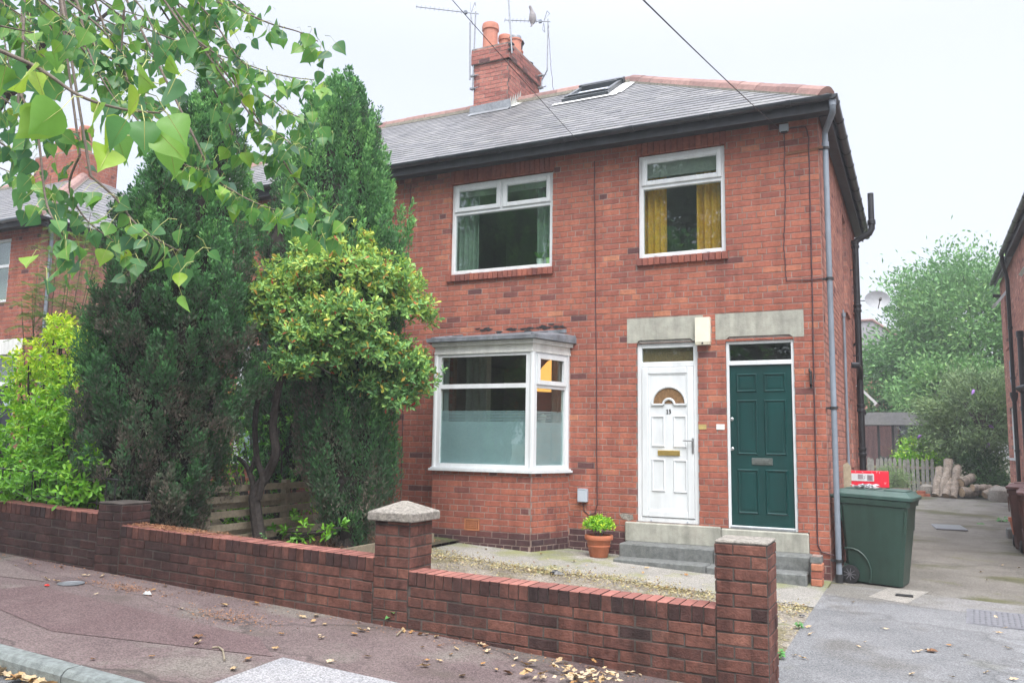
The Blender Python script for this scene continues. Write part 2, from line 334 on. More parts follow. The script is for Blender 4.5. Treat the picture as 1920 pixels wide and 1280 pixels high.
# ------------------------------------------------------------------ ground, road, kerb, pavement
def rise(y): return .019*max(0., min(y, 22.)-6)
def sheet(name, pts_fn, xs, ys, m, dz, kind='structure', label=None):
    V = np.array([(x, y, gz(x)+dz+rise(y)) for y in ys for x in xs]); nx, ny = len(xs), len(ys)
    F = np.array([(j*nx+i, j*nx+i+1, (j+1)*nx+i+1, (j+1)*nx+i) for j in range(ny-1) for i in range(nx-1)])
    o = raw(name, V, F, np.full(len(F), .5), m); o['kind'] = kind
    if label: o['label'] = label
    return o
def slab(name, poly, dz, m, kind='structure', thick=.0):
    mb = MB(); mb.poly([(x, y, gz(x)+dz) for x, y in poly]); o = mb.build(name, m); o['kind'] = kind; return o
def ground_mat(name, c1, c2, c3=None, sc=3., fine=180., rough=.9, cracks=None, moss=None, mossloc=None, bump=.5):
    """aggregate surface: two tones mixed by broad noise, fine speckle, optional crack lines and moss"""
    m = bpy.data.materials.new(name); m.use_nodes = True; nt = m.node_tree; L = nt.links; P = nt.nodes['Principled BSDF']; P.inputs['Roughness'].default_value = rough; P.inputs['Specular IOR Level'].default_value = .3
    geo = nt.nodes.new('ShaderNodeNewGeometry'); pos = geo.outputs['Position']
    def noise(s, d=5, r=.6):
        n = nt.nodes.new('ShaderNodeTexNoise'); n.inputs['Scale'].default_value = s; n.inputs['Detail'].default_value = d; n.inputs['Roughness'].default_value = r; L.new(pos, n.inputs['Vector']); return n.outputs['Fac']
    def mr(v, a, b, c=0., d=1.):
        q = nt.nodes.new('ShaderNodeMapRange'); q.inputs[1].default_value = a; q.inputs[2].default_value = b; q.inputs[3].default_value = c; q.inputs[4].default_value = d; L.new(v, q.inputs[0]); return q.outputs[0]
    def mix(f, a, b):
        q = nt.nodes.new('ShaderNodeMix'); q.data_type = 'RGBA'; L.new(f, q.inputs[0])
        for s, i in ((a, 6), (b, 7)):
            if isinstance(s, tuple): q.inputs[i].default_value = s+(1,)
            else: L.new(s, q.inputs[i])
        return q.outputs[2]
    c = mix(mr(noise(sc, 6, .65), .38, .62), c1, c2)
    if c3: c = mix(mr(noise(sc*.45, 4, .6), .52, .6), c, c3)
    f = nt.nodes.new('ShaderNodeTexVoronoi'); f.inputs['Scale'].default_value = fine; L.new(pos, f.inputs['Vector'])
    sp = nt.nodes.new('ShaderNodeSeparateColor'); L.new(f.outputs['Color'], sp.inputs[0])
    sv = nt.nodes.new('ShaderNodeVectorMath'); sv.operation = 'SCALE'; L.new(c, sv.inputs[0]); L.new(mr(sp.outputs[0], 0, 1, .6, 1.4), sv.inputs['Scale']); c = sv.outputs[0]
    if moss: c = mix(mr(noise(moss[1], 6, .7), moss[2], moss[2]+.12, 0, moss[3]), c, moss[0])
    if cracks:
        mp = nt.nodes.new('ShaderNodeMapping'); mp.inputs['Scale'].default_value = cracks[0]; L.new(pos, mp.inputs[0])
        nn = nt.nodes.new('ShaderNodeTexNoise'); nn.inputs['Scale'].default_value = 1.7; nn.inputs['Detail'].default_value = 4; L.new(pos, nn.inputs['Vector'])
        av = nt.nodes.new('ShaderNodeVectorMath'); av.operation = 'MULTIPLY_ADD'; av.inputs[1].default_value = (.35, .35, 0); L.new(nn.outputs['Color'], av.inputs[0]); L.new(mp.outputs[0], av.inputs[2])
        v = nt.nodes.new('ShaderNodeTexVoronoi'); v.feature = 'DISTANCE_TO_EDGE'; v.inputs['Scale'].default_value = 1; L.new(av.outputs[0], v.inputs['Vector'])
        vc = nt.nodes.new('ShaderNodeTexVoronoi'); vc.inputs['Scale'].default_value = 1; L.new(av.outputs[0], vc.inputs['Vector'])
        s2 = nt.nodes.new('ShaderNodeSeparateColor'); L.new(vc.outputs['Color'], s2.inputs[0])
        s3 = nt.nodes.new('ShaderNodeVectorMath'); s3.operation = 'SCALE'; L.new(c, s3.inputs[0]); L.new(mr(s2.outputs[0], 0, 1, .80, 1.18), s3.inputs['Scale']); c = s3.outputs[0]
        c = mix(mr(v.outputs[0], .004, .014, cracks[1], 0), c, (.03, .027, .025))
    L.new(c, P.inputs['Base Color'])
    b = nt.nodes.new('ShaderNodeBump'); b.inputs['Strength'].default_value = bump; b.inputs['Distance'].default_value = .006; L.new(f.outputs['Distance'], b.inputs['Height']); L.new(b.outputs[0], P.inputs['Normal'])
    return m
m_pave = ground_mat('red_tarmac', (.108, .080, .079), (.145, .113, .108), (.152, .135, .12), sc=1.5, fine=110, cracks=((.30, .95, 1), .45), moss=((.085, .07, .058), 1.1, .56, .6))
m_road = ground_mat('asphalt', (.13, .135, .14), (.18, .185, .19), sc=4, fine=150)
m_drive = ground_mat('drive_concrete', (.155, .162, .168), (.20, .206, .212), (.14, .14, .136), sc=1.3, fine=130, moss=((.12, .13, .065), .8, .60, .35), cracks=((.22, .30, 1), .22))
m_path = ground_mat('path_concrete', (.24, .235, .215), (.30, .29, .265), (.19, .20, .14), sc=1.6, fine=120, moss=((.20, .22, .055), 1.3, .50, .65))
m_gravel = ground_mat('gravel', (.17, .15, .12), (.26, .24, .205), (.14, .125, .075), sc=4, fine=55, moss=((.12, .15, .05), 3, .58, .6), bump=1.)
m_earth = ground_mat('earth', (.06, .05, .035), (.10, .085, .05), (.07, .09, .035), sc=3, fine=60, bump=1.)
m_patch = ground_mat('pale_concrete', (.27, .275, .285), (.32, .32, .325), sc=3, fine=120)
m_dpatch = ground_mat('drive_patch_concrete', (.23, .22, .20), (.27, .26, .235), sc=3, fine=120)
m_ydrive = ground_mat('rear_concrete', (.125, .118, .104), (.175, .168, .15), (.085, .085, .05), sc=1.1, fine=120, moss=((.10, .105, .035), .9, .55, .5), cracks=((.3, .22, 1), .25))
m_kerb = mat('kerb_concrete', (.17, .195, .19), rough=.9, nscale=20, namt=.35, bump=.5, bscale=110, grime=.5, gscale=4, gcol=(.16, .18, .16))

def lin(a, b, n): return [a+(b-a)*i/n for i in range(n+1)]
sheet('ground', None, [-120, -30]+lin(-28, 18, 46)+[20, 120], [-80, -40, -20, -14, -10, -7.4, -4.7, 0, 6, 12, 22, 40, 160], m_earth, -.17)
KY0, KY1 = -7.12, -6.99            # kerb front and back
sheet('road', None, lin(-30, 20, 50), [-14.2, -11, -8.5, KY0+.02], m_road, -.115)
sheet('far_pavement', None, lin(-30, 20, 50), [-17., -14.2], m_pave, -.02)
sheet('pavement', None, lin(-30, 20, 100), [KY1-.02, -6.4, -5.8, -5.2, -4.9], m_pave, 0.)
mb = MB(); R_ = random.Random(4)
for k in range(-26, 22):
    x0, x1 = k*.915+.006, (k+1)*.915-.006; e = .012
    prof = [(KY0-.004, -.2), (KY0+.006, -.03), (KY0+.03, -.004), (KY0+.05, .004), (KY1, .006), (KY1, -.2)]
    n = len(prof); jz = R_.uniform(-.003, .003)
    vs = [(x0, y, gz(x0)+z+jz) for y, z in prof]+[(x1, y, gz(x1)+z+jz) for y, z in prof]
    mb.mesh(vs, [tuple(range(n)), tuple(range(n, 2*n))[::-1]]+[(i, (i+1) % n, n+(i+1) % n, n+i) for i in range(n)], .5)
o = mb.build('kerb', m_kerb); o['kind'] = 'structure'
# front garden surfaces
sheet('garden_soil', None, lin(-12, -4.6, 10), [-4.8, -3, -1.5, 0], m_earth, .045)
sheet('path', None, lin(-4.62, 0, 8), [-1.78, -.9, .0], m_path, .004)
sheet('gravel_strip', None, lin(-4.62, .02, 8), [-4.8, -3, -1.75], m_gravel, -.004)
sheet('driveway', None, [0.0]+lin(.3, 3.1, 8), [-5.0, -4, -3, -2, -1, -.55], m_drive, .006)
sheet('rear_driveway', None, [0.0]+lin(.3, 3.1, 8), [-.56, 2, 4, 6, 9, 12, 18.5], m_ydrive, .002)
slab('pavement_apron', [(-.1, -6.99), (4, -6.99), (4, -4.95), (-.02, -4.95)], .005, m_drive)
slab('pale_pavement_patch', [(-2.83, -6.13), (-1.2, -6.12), (-1.2, -6.98), (-2.78, -6.98)], .006, m_patch)
slab('drive_patch', [(.436, -.86), (.60, -.12), (1.014, -.09), (.803, -1.03)], .011, m_dpatch)
slab('pavement_repair', [(-5.9, -5.75), (-3.3, -5.85), (-2.9, -6.15), (-4.5, -6.6), (-6.1, -6.3)], .004, ground_mat('red_tarmac_repair', (.115, .078, .078), (.14, .10, .098), sc=1.2, fine=110))
slab('pavement_repair', [(-9.9, -5.2), (-7.0, -5.3), (-6.0, -5.6), (-7.6, -6.0), (-9.9, -5.9)], .004, ground_mat('grey_tarmac_repair', (.14, .112, .106), (.175, .142, .132), sc=2, fine=110))
slab('drive_ramp', [(0.02, -1.0), (3.1, -1.35), (3.1, -.5), (0.02, -.2)], .008, ground_mat('smooth_concrete', (.18, .18, .178), (.22, .22, .217), (.155, .152, .138), sc=1.4, fine=130))
# ------------------------------------------------------------------ the red brick house (our half and the half next door)
house = thing('brick_house', 'red brick house with slate roof, bay window, white door and green door', 'house', (0, 0, 0))
PX = -6.15                                             # party wall
ZB, ZE = -.35, 5.66
WL = (-5.286, -3.595, 3.995, 5.404); WR = (-2.334, -1.155, 3.999, 5.437)
DW = (-2.359, -1.539, .516, 2.846); DG = (-1.185, -.353, .5, 2.832)
L1 = (-2.487, -1.465, 2.854, 3.181); L2 = (-1.306, -.23, 2.854, 3.185)
BX0, BX1, CX0, CX1, BY = -5.31, -3.315, -5.06, -3.56, -.70      # bay: wall ends, front corners, projection
BZ0, BZ1, BZ2, BZT = 1.115, 1.175, 2.71, 2.85
def mir(h): return (2*PX-h[1], 2*PX-h[0], h[2], h[3])
BAYH = (BX0+.07, BX1-.07, 1.15, 2.82)
sol = [(WL[0]-.02, WL[1]+.02, WL[3], 5.632), (WR[0]-.02, WR[1]+.02, WR[3], 5.66)]
sill = [(WL[0]-.03, WL[1]+.02, WL[2]-.105, WL[2]), (WR[0]-.01, WR[1]+.03, WR[2]-.105, WR[2])]
AB = [(-3.0, -2.77, .565, .635)]
holes = [WL, WR, DW, DG, L1, L2, BAYH]+sol+sill+AB+[(-2.52, -.23, ZB, .505)]
hl = [mir(h) for h in (WL, WR, DW, DG, BAYH)]
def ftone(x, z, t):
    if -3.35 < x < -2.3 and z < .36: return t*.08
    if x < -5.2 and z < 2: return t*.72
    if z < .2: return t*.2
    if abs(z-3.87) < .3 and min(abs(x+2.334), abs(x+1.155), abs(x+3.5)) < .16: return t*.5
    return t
mb = MB()
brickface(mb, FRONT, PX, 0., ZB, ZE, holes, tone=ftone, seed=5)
for s, d in zip(sol, (5, 6)): soldier(mb, FRONT, s[0], s[1], s[2]+.004, s[3], seed=d, t=(.25, .55))
for s, d in zip(sill, (7, 8)): soldier(mb, FRONT, s[0], s[1], s[2], s[3]-.004, proud=.045, depth=.13, seed=d, t=(.15, .55), dv=.001)
wall = mb.build('front_wall', [m_brick, m_mortar], house)
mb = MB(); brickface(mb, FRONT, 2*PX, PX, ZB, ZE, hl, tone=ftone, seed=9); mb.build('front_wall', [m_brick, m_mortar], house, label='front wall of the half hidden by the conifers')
# side wall, with openings
SW = [(3.45, 4.2, 3.75, 5.3), (5.35, 6.1, 4.0, 5.35), (5.45, 6.35, 1.32, 2.67), (3.9, 4.25, 1.3, 2.3)]
mb = MB(); brickface(mb, SIDE, .0, 6.62, ZB, 5.78, SW, seed=12, off=.118, tone=lambda x, z, t: t*(.55 if z < .3 else 1))
side = mb.build('side_wall', [m_obrick, m_mortar], house)
mb = MB(); mb.box(2*PX, -.02, 6.4, 6.6, ZB, ZE); mb.box(2*PX, 2*PX+.22, .23, 6.38, ZB, ZE); mb.build('rear_wall', m_obrick, house)
# inside: floors, partitions and ceilings so the windows look into rooms
mb = MB()
mb.box(2*PX+.25, -.24, .24, 6.38, .02, .1); mb.box(2*PX+.25, -.24, .24, 6.38, 2.9, 3.0); mb.box(2*PX+.25, -.24, .24, 6.38, 5.5, 5.58)
mb.box(PX-.1, PX+.1, .24, 6.38, .1, 5.5); mb.box(2*PX+.25, -.24, 3.4, 3.5, .1, 5.5); mb.box(-3.05, -2.95, .24, 3.4, .1, 5.5); mb.box(-1.5, -1.42, .24, 3.4, .1, 2.9)
mb.build('room', m_plaster, house)
for s in SW:                                           # side windows: frame, pane, sill
    mb = MB(); a, b, c, d = s
    for q in ((a, a+.06, c, d), (b-.06, b, c, d), (a+.06, b-.06, c, c+.06), (a+.06, b-.06, d-.06, d), (a+.06, b-.06, c+(d-c)*.68, c+(d-c)*.68+.05)): mb.box(-.14, -.08, q[0], q[1], q[2], q[3])
    w = mb.build('window', m_upvc, house)
    mb = MB(); mb.box(-.115, -.105, a+.06, b-.06, c+.06, d-.06); mb.build('pane', m_glass, w)
    mb = MB(); soldier(mb, lambda u, v, w_: (w_, u, v), a-.05, b+.05, c-.1, c-.003, proud=.04, depth=.1); mb.build('sill', m_obrick, w)
mb = MB()                                              # top-hung casement standing open on the side window
for q in ((5.5, 5.54), (6.26, 6.3)): mb.prism([(.02, 2.60), (.30, 2.30), (.33, 2.33), (.05, 2.63)], q[0], q[1], 'y')
mb.prism([(.28, 2.28), (.30, 2.26), (.35, 2.31), (.33, 2.33)], 5.5, 6.3, 'y'); mb.prism([(.0, 2.62), (.03, 2.60), (.06, 2.63), (.03, 2.65)], 5.5, 6.3, 'y')
mb.build('open_casement', m_upvc, house)

# -------- windows upstairs
def frame_box(mb, x0, x1, z0, z1, w, y0, y1, b=.006):
    mb.box(x0, x0+w, y0, y1, z0, z1, b=b); mb.box(x1-w, x1, y0, y1, z0, z1, b=b)
    mb.box(x0+w, x1-w, y0, y1, z0, z0+w, b=b); mb.box(x0+w, x1-w, y0, y1, z1-w, z1, b=b)
def pane(x0, x1, z0, z1, y, parent, m=None):
    mb = MB(); mb.box(x0, x1, y, y+.012, z0, z1); mb.build('pane', m or m_glass, parent)
def upwindow(h, trans, split, parent):
    x0, x1, z0, z1 = h; mb = MB(); f = .062; zt = z0+(z1-z0)*trans
    frame_box(mb, x0+.004, x1-.004, z0+.004, z1-.004, f, .045, .115)
    mb.box(x0+f, x1-f, .045, .115, zt-.03, zt+.03, b=.006)
    if split: mb.box((x0+x1)/2-.03, (x0+x1)/2+.03, .045, .115, zt+.03, z1-f, b=.006)
    for q in (.2, .8): mb.box(x0+(x1-x0)*q-.02, x0+(x1-x0)*q+.02, .036, .045, z0+.026, z0+.04)      # drain caps
    w = mb.build('window', m_upvc, parent)
    pane(x0+f-.005, x1-f+.005, z0+f-.005, zt-.025, .075, w)
    for (a, b) in ([(x0+f, (x0+x1)/2-.03), ((x0+x1)/2+.03, x1-f)] if split else [(x0+f, x1-f)]):
        mb = MB(); frame_box(mb, a-.012, b+.012, zt+.018, z1-f+.012, .06, .022, .062, b=.008)
        frame_box(mb, a+.045, b-.045, zt+.075, z1-f-.045, .012, .03, .07, b=.003)
        mb.build('vent_sash', m_upvc, w); pane(a+.04, b-.04, zt+.07, z1-f-.04, .05, w)
    return w
upwindow(WL, .675, True, house); upwindow(WR, .69, False, house)
upwindow(mir(WL), .675, True, house); upwindow(mir(WR), .69, False, house)

# -------- bay windows
def bay(fx, parent, label=None):
    """fx maps x (identity or mirror)"""
    root = bpy.data.objects.new('bay_window', None); COL.objects.link(root); root.parent = parent
    if label: root['label'] = label
    P = [(BX0, 0.), (CX0, BY), (CX1, BY), (BX1, 0.)]
    mb = MB()
    for i in range(3):                                 # brick base, one face per side
        a, b = Vector(P[i]), Vector(P[i+1]); d = (b-a); l = d.length; d = d/l; n = Vector((d.y, -d.x))
        fn = lambda u, v, w, a=a, d=d, n=n: (fx((a+d*u+n*w).x), (a+d*u+n*w).y, v)
        ho = [(.52, .76, .335, .50)] if i == 1 else []
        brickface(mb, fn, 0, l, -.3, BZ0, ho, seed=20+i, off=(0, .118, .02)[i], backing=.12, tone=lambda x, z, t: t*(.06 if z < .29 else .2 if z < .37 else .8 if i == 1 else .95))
    mb.build('bay_base', [m_brick, m_mortar], root)
    mb = MB()                                          # terracotta air brick
    xa, xb = CX0+.525, CX0+.755
    frame = [(xa, xb, .34, .36), (xa, xb, .475, .495), (xa, xa+.02, .36, .475), (xb-.02, xb, .36, .475)]
    for a, b, c, d in frame: mb.box(min(fx(a), fx(b)), max(fx(a), fx(b)), BY-.008, BY+.08, c, d)
    for k in range(1, 8): x = xa+.02+k*.19/8; mb.box(min(fx(x-.0045), fx(x+.0045)), max(fx(x-.0045), fx(x+.0045)), BY-.004, BY+.03, .36, .475)
    for k in range(1, 5): z = .36+k*.115/5; mb.box(min(fx(xa+.02), fx(xb-.02)), max(fx(xa+.02), fx(xb-.02)), BY-.002, BY+.028, z-.004, z+.004)
    mb.build('air_brick', m_air, root)
    mb = MB(); mb.box(min(fx(xa), fx(xb)), max(fx(xa), fx(xb)), BY+.032, BY+.06, .34, .495); mb.build('air_brick_shade_box', m_dark, root)  # dark box stands in for the shade inside the air brick holes
    def strip(mb, z0, z1, out, inn, m=0):              # band following the bay plan
        Q = []; 
        for off in (out, inn):
            q = [(BX0-off*1.0, 0.), (CX0-off*.62, BY-off), (CX1+off*.62, BY-off), (BX1+off*1.0, 0.)]
            Q.append(q)
        for i in range(3):
            vs = [(fx(p[0]), p[1], z) for z in (z0, z1) for p in (Q[0][i], Q[0][i+1], Q[1][i+1], Q[1][i])]
            mb.mesh(vs, [(3, 2, 1, 0), (4, 5, 6, 7), (0, 1, 5, 4), (2, 3, 7, 6), (1, 2, 6, 5), (3, 0, 4, 7)])
    mb = MB(); strip(mb, BZ0+.002, BZ0+.032, .055, -.08); strip(mb, BZ0+.034, BZ1-.012, .03, -.08); mb.build('sill', m_upvc, root)
    mb = MB(); strip(mb, BZ2+.002, BZ2+.035, .016, -.08); strip(mb, BZ2+.037, BZT-.03, .006, -.09); strip(mb, BZT-.028, BZT+.025, .05, -.05); mb.build('bay_fascia', m_wpaint, root)
    # lead roof with lip and upstand
    mb = MB(); o = .11; zf, zw = BZT+.03, 3.06
    A = [(BX0-.10, 0.), (CX0-.09, BY-o), (CX1+.09, BY-o), (BX1+.10, 0.)]
    B = [(BX0+.02, 0.), (CX0+.12, -.02), (CX1-.12, -.02), (BX1-.02, 0.)]
    lo = [(fx(p[0]), p[1], zf-.0) for p in A]; up = [(fx(p[0]), p[1], zf+.05) for p in A]
    top = [(fx(BX0-.09), 0., zf+.09), (fx(CX0+.05), -.03, zw), (fx(CX1-.05), -.03, zw), (fx(BX1+.09), 0., zf+.11)]
    for i in range(3):
        mb.poly([lo[i], lo[i+1], up[i+1], up[i]]); mb.poly([up[i], up[i+1], top[i+1], top[i]])
    mb.poly(lo[::-1]); mb.poly([top[0], top[1], top[2], top[3], (fx(BX1+.09), .02, zf), (fx(BX0-.09), .02, zf)])
    for k in range(2): mb.tube([(fx(CX0-.02+1.54*k), BY-.085, zf+.056), (fx(CX0+.06+1.38*k), -.06, zw+.005)], .014, 6)
    mb.prism([(fx(BX0+.05), zw-.04), (fx(BX1-.05), zw-.02), (fx(BX1-.05), zw+.03), (fx(BX0+.05), zw+.0)], -.012, .02, 'y')
    mb.build('bay_roof', m_lead, root)
    # frames and panes per side
    for i in range(3):
        a, b = Vector(P[i]), Vector(P[i+1]); d = (b-a); l = d.length; d = d/l; n = Vector((d.y, -d.x))
        def W(u, v, w, a=a, d=d, n=n): q = a+d*u+n*w; return (fx(q.x), q.y, v)
        def bx(mb, u0, u1, v0, v1, w0, w1):
            vs = [W(u, v, w) for v in (v0, v1) for w in (w0, w1) for u in (u0, u1)]
            mb.mesh(vs, [(0, 2, 3, 1), (4, 5, 7, 6), (0, 1, 5, 4), (2, 6, 7, 3), (0, 4, 6, 2), (1, 3, 7, 5)])
        mb = MB(); f = .065; z0, z1 = BZ1-.01, BZ2; zt = z0+(z1-z0)*.712
        lo_, hi_ = .03, l-.03
        bx(mb, lo_, lo_+f, z0, z1, -.07, -.005); bx(mb, hi_-f, hi_, z0, z1, -.07, -.005)
        bx(mb, lo_+f, hi_-f, z0, z0+f*.8, -.07, -.005); bx(mb, lo_+f, hi_-f, z1-f*.6, z1, -.07, -.005); bx(mb, lo_+f, hi_-f, zt-.03, zt+.03, -.07, -.005)
        fr = mb.build('bay_frame', m_upvc, root)
        if i != 1:
            mb = MB(); u0, u1, v0, v1 = lo_+f-.012, hi_-f+.012, zt+.018, z1-f*.6+.01
            for q in ((u0, u0+.055, v0, v1), (u1-.055, u1, v0, v1), (u0+.055, u1-.055, v0, v0+.055), (u0+.055, u1-.055, v1-.055, v1)): bx(mb, *q, -.02, .018)
            mb.build('vent_sash', m_upvc, root)
        mb = MB(); bx(mb, lo_+f*.9, hi_-f*.9, zt+.025, z1-f*.5, -.04, -.03); bx(mb, lo_+f*.9, hi_-f*.9, z0+f*.7, zt-.025, -.04, -.03); mb.build('pane', m_glass, root)
        mb = MB(); zs = z0+(z1-z0)*.405
        bx(mb, lo_+f, hi_-f, z0+f*.75, zs, -.052, -.047)
        for k in range(7): bx(mb, lo_+f, hi_-f, zs+.006+k*.020, zs+.006+k*.020+.013, -.052, -.047)
        mb.build('frosted_film', m_frost, root)
    for k in (1, 2):                                   # corner posts
        x, y = P[k]; mb = MB(); mb.lathe([(.040, BZ1-.01), (.040, BZ2)], (fx(x+(.012 if k == 1 else -.012)), y+.03, 0), 12); mb.build('corner_post', m_upvc, root)
    for k in (0, 3):
        mb = MB(); x = P[k][0]+(.02 if k == 0 else -.02); mb.box(min(fx(x-.02), fx(x+.02)), max(fx(x-.02), fx(x+.02)), -.05, .03, BZ1-.01, BZ2); mb.build('jamb', m_upvc, root)
    return root
bay(lambda x: x, house); bay(lambda x: 2*PX-x, house, label='bay window of the half behind the conifers')

# -------- lintels and thresholds
def lintel(h, parent):
    x0, x1, z0, z1 = h; n = .035
    mb = MB(); mb.prism([(x0, z0), (x0+.13, z0), (x0+.17, z0+n), (x1-.17, z0+n), (x1-.13, z0), (x1, z0), (x1, z1), (x0, z1)], -.006, .1, 'y'); mb.build('lintel', m_stone, parent)
    mb = MB(); mb.box(x0+.16, x1-.16, .03, .1, z0-.004, z0+.03); mb.build('lintel_shadow_board', m_wpaint, parent)
lintel(L1, house); lintel(L2, house)

def mould(mb, x0, x1, z0, z1, y, w=.022, h=.012):
    """a bolection moulding round a panel"""
    for (a, b, c, d) in (((x0, z0), (x1, z0), (x1-w, z0+w), (x0+w, z0+w)), ((x1, z0), (x1, z1), (x1-w, z1-w), (x1-w, z0+w)), ((x1, z1), (x0, z1), (x0+w, z1-w), (x1-w, z1-w)), ((x0, z1), (x0, z0), (x0+w, z0+w), (x0+w, z1-w))):
        mid = lambda p, q: ((p[0]+q[0])/2, (p[1]+q[1])/2)
        e, f = mid(a, d), mid(b, c)
        A, B, C, D = [(p[0], y, p[1]) for p in (a, b, c, d)]; E, F = (e[0], y-h, e[1]), (f[0], y-h, f[1])
        mb.mesh([A, B, F, E, C, D], [(0, 1, 2, 3), (3, 2, 4, 5)])
# white door
x0, x1, z0, z1 = DW
mb = MB(); frame_box(mb, x0+.003, x1-.003, z0+.002, z1-.002, .062, .03, .10, b=.006)
ZT = z1-2.33*.139
mb.box(x0+.06, x1-.06, .03, .10, ZT+.003, ZT+.075, b=.006)
dw = mb.build('front_door', m_upvc, house, label='white panelled front door with arched light and number 15')
pane(x0+.06, x1-.06, ZT+.07, z1-.06, .06, dw)
mb = MB(); lx0, lx1, lz0, lz1 = x0+.066, x1-.066, z0+.07, ZT
frame_box(mb, lx0, lx1, lz0, lz1, .085, .018, .07, b=.008); mb.box(lx0+.085, lx1-.085, .032, .06, lz0+.085, lz1-.085)
frame_box(mb, lx0+.085, lx1-.085, lz0+.085, lz1-.085, .016, .026, .05, b=.005)
def dz(py): return z0+(960-py)/770*2.33
def dx(px): return x0+(px-78)/262*.82
for a, b, c, d in ((140, 197, 640, 505), (232, 290, 642, 505), (140, 198, 830, 690), (232, 291, 832, 692)): mould(mb, dx(a), dx(b), dz(c), dz(d), .032, .028, .016)
cx, cz = (dx(140)+dx(290))/2, dz(455); rr = (dx(290)-dx(140))/2-.012
def arcp(r, a0=0, a1=180, n=16): return [(cx+r*math.cos(RAD(a0+(a1-a0)*k/n)), .022, cz+r*math.sin(RAD(a0+(a1-a0)*k/n))) for k in range(n+1)]
mb.tube(arcp(rr), .016, 6); mb.tube([(cx-rr-.01, .022, cz-.012), (cx-.075, .022, cz-.012)], .014, 6); mb.tube([(cx+.075, .022, cz-.012), (cx+rr+.01, .022, cz-.012)], .014, 6)
mb.tube([(cx+.075*math.cos(RAD(k*15)), .022, cz-.012+.075*math.sin(RAD(k*15))) for k in range(13)], .016, 6)
mb.build('door_leaf', m_upvc, dw)
m_obs = mat('obscure_brown_glass', (.20, .12, .06), rough=.25, nscale=60, namt=.5, bump=.4, bscale=80)
mb = MB(); mb.poly([(cx+(rr-.018)*math.cos(RAD(k*10)), .026, cz+.004+(rr-.018)*math.sin(RAD(k*10))) for k in range(19)]); mb.build('arched_light', m_obs, dw)
mb = MB(); mb.box(x0+.06, x1-.06, .085, .09, ZT+.07, z1-.06); mb.build('obscure_glass', m_obs, dw)
mb = MB(); zl = dz(665); mb.box(dx(167), dx(260), .016, .034, zl-.034, zl+.034, b=.004); mb.box(dx(172), dx(255), .012, .016, zl-.026, zl+.028); mb.build('letterbox', m_brass, dw)
mb = MB(); xh = dx(315); mb.box(xh-.013, xh+.013, .006, .018, dz(665), dz(600), b=.003); mb.tube([(xh, .006, dz(612)), (xh, -.035, dz(612)), (xh-.115, -.04, dz(612))], .009, 8); mb.build('handle', m_steel, dw)
for px in (138, 290): mb = MB(); mb.tube([(dx(px), .03, z0+.03), (dx(px), .012, z0+.03)], .009, 8); mb.build('drain_cap', m_gbox, dw)
# the number 15, serifed strokes
mb = MB(); nx, nzz = dx(214), dz(488); hN = .029; y0_, y1_ = .024, .033
def st(a, b, c, d): mb.box(nx+a, nx+b, y0_, y1_, nzz+c, nzz+d)
st(-.022, -.012, -hN, hN); st(-.029, -.005, -hN, -hN+.006); st(-.028, -.022, hN-.014, hN-.006)
st(.008, .028, hN-.009, hN); st(.008, .016, -.002, hN-.009)
mb.tube([(nx+.010, .028, nzz+.002), (nx+.018, .028, nzz+.006), (nx+.026, .028, nzz), (nx+.027, .028, nzz-.014), (nx+.018, .028, nzz-.026), (nx+.005, .028, nzz-.023)], .0052, 6)
mb.build('house_number', m_dark, dw)
# green door
x0, x1, z0, z1 = DG; ZT = z1-2.332*(165-45)/905; ZTb = z1-2.332*(143-45)/905
mb = MB(); frame_box(mb, x0+.003, x1-.003, z0+.002, z1-.002, .036, .02, .10, b=.004); mb.box(x0+.036, x1-.036, .02, .10, ZT+.002, ZTb, b=.004)
dg = mb.build('front_door', m_upvc, house, label='dark green six panel front door under a clear fanlight')
pane(x0+.035, x1-.035, ZTb-.004, z1-.035, .06, dg)
def gx(px): return x0+.036+(px-199)/(512-199)*(x1-x0-.072)
def gzz(py): return ZT-(py-166)/(945-166)*(ZT-z0-.03)
mb = MB(); mb.box(x0+.038, x1-.038, .045, .09, z0+.03, ZT)
for (a, b) in ((233, 338), (371, 480)):
    for (c, d) in ((207, 298), (335, 602), (671, 884)):
        mould(mb, gx(a), gx(b), gzz(d), gzz(c), .045, .026, .014)
        mb.box(gx(a)+.045, gx(b)-.045, .041, .05, gzz(d)+.045, gzz(c)-.045, b=.004)
mb.build('door_leaf', m_gdoor, dg)
mb = MB(); xl = gx(357); mb.box(xl-.125, xl+.125, .034, .05, gzz(650), gzz(617), b=.004); mb.box(xl-.085, xl+.085, .028, .036, gzz(642), gzz(624), b=.003); mb.build('letterbox', mat('aged_steel', (.16, .18, .17), rough=.4, metal=.6), dg)
for py in (430, 575):
    mb = MB(); mb.lathe([(.022, 0), (.022, .008), (.012, .014)], (gx(209), .045, gzz(py)), 14, ax=Matrix.Rotation(RAD(90), 3, 'X')); mb.build('lock', m_steel, dg)
mb = MB(); mb.box(x0+.03, x1-.03, .005, .06, z0-.0, z0+.028, b=.004); mb.build('threshold', m_galv, dg)

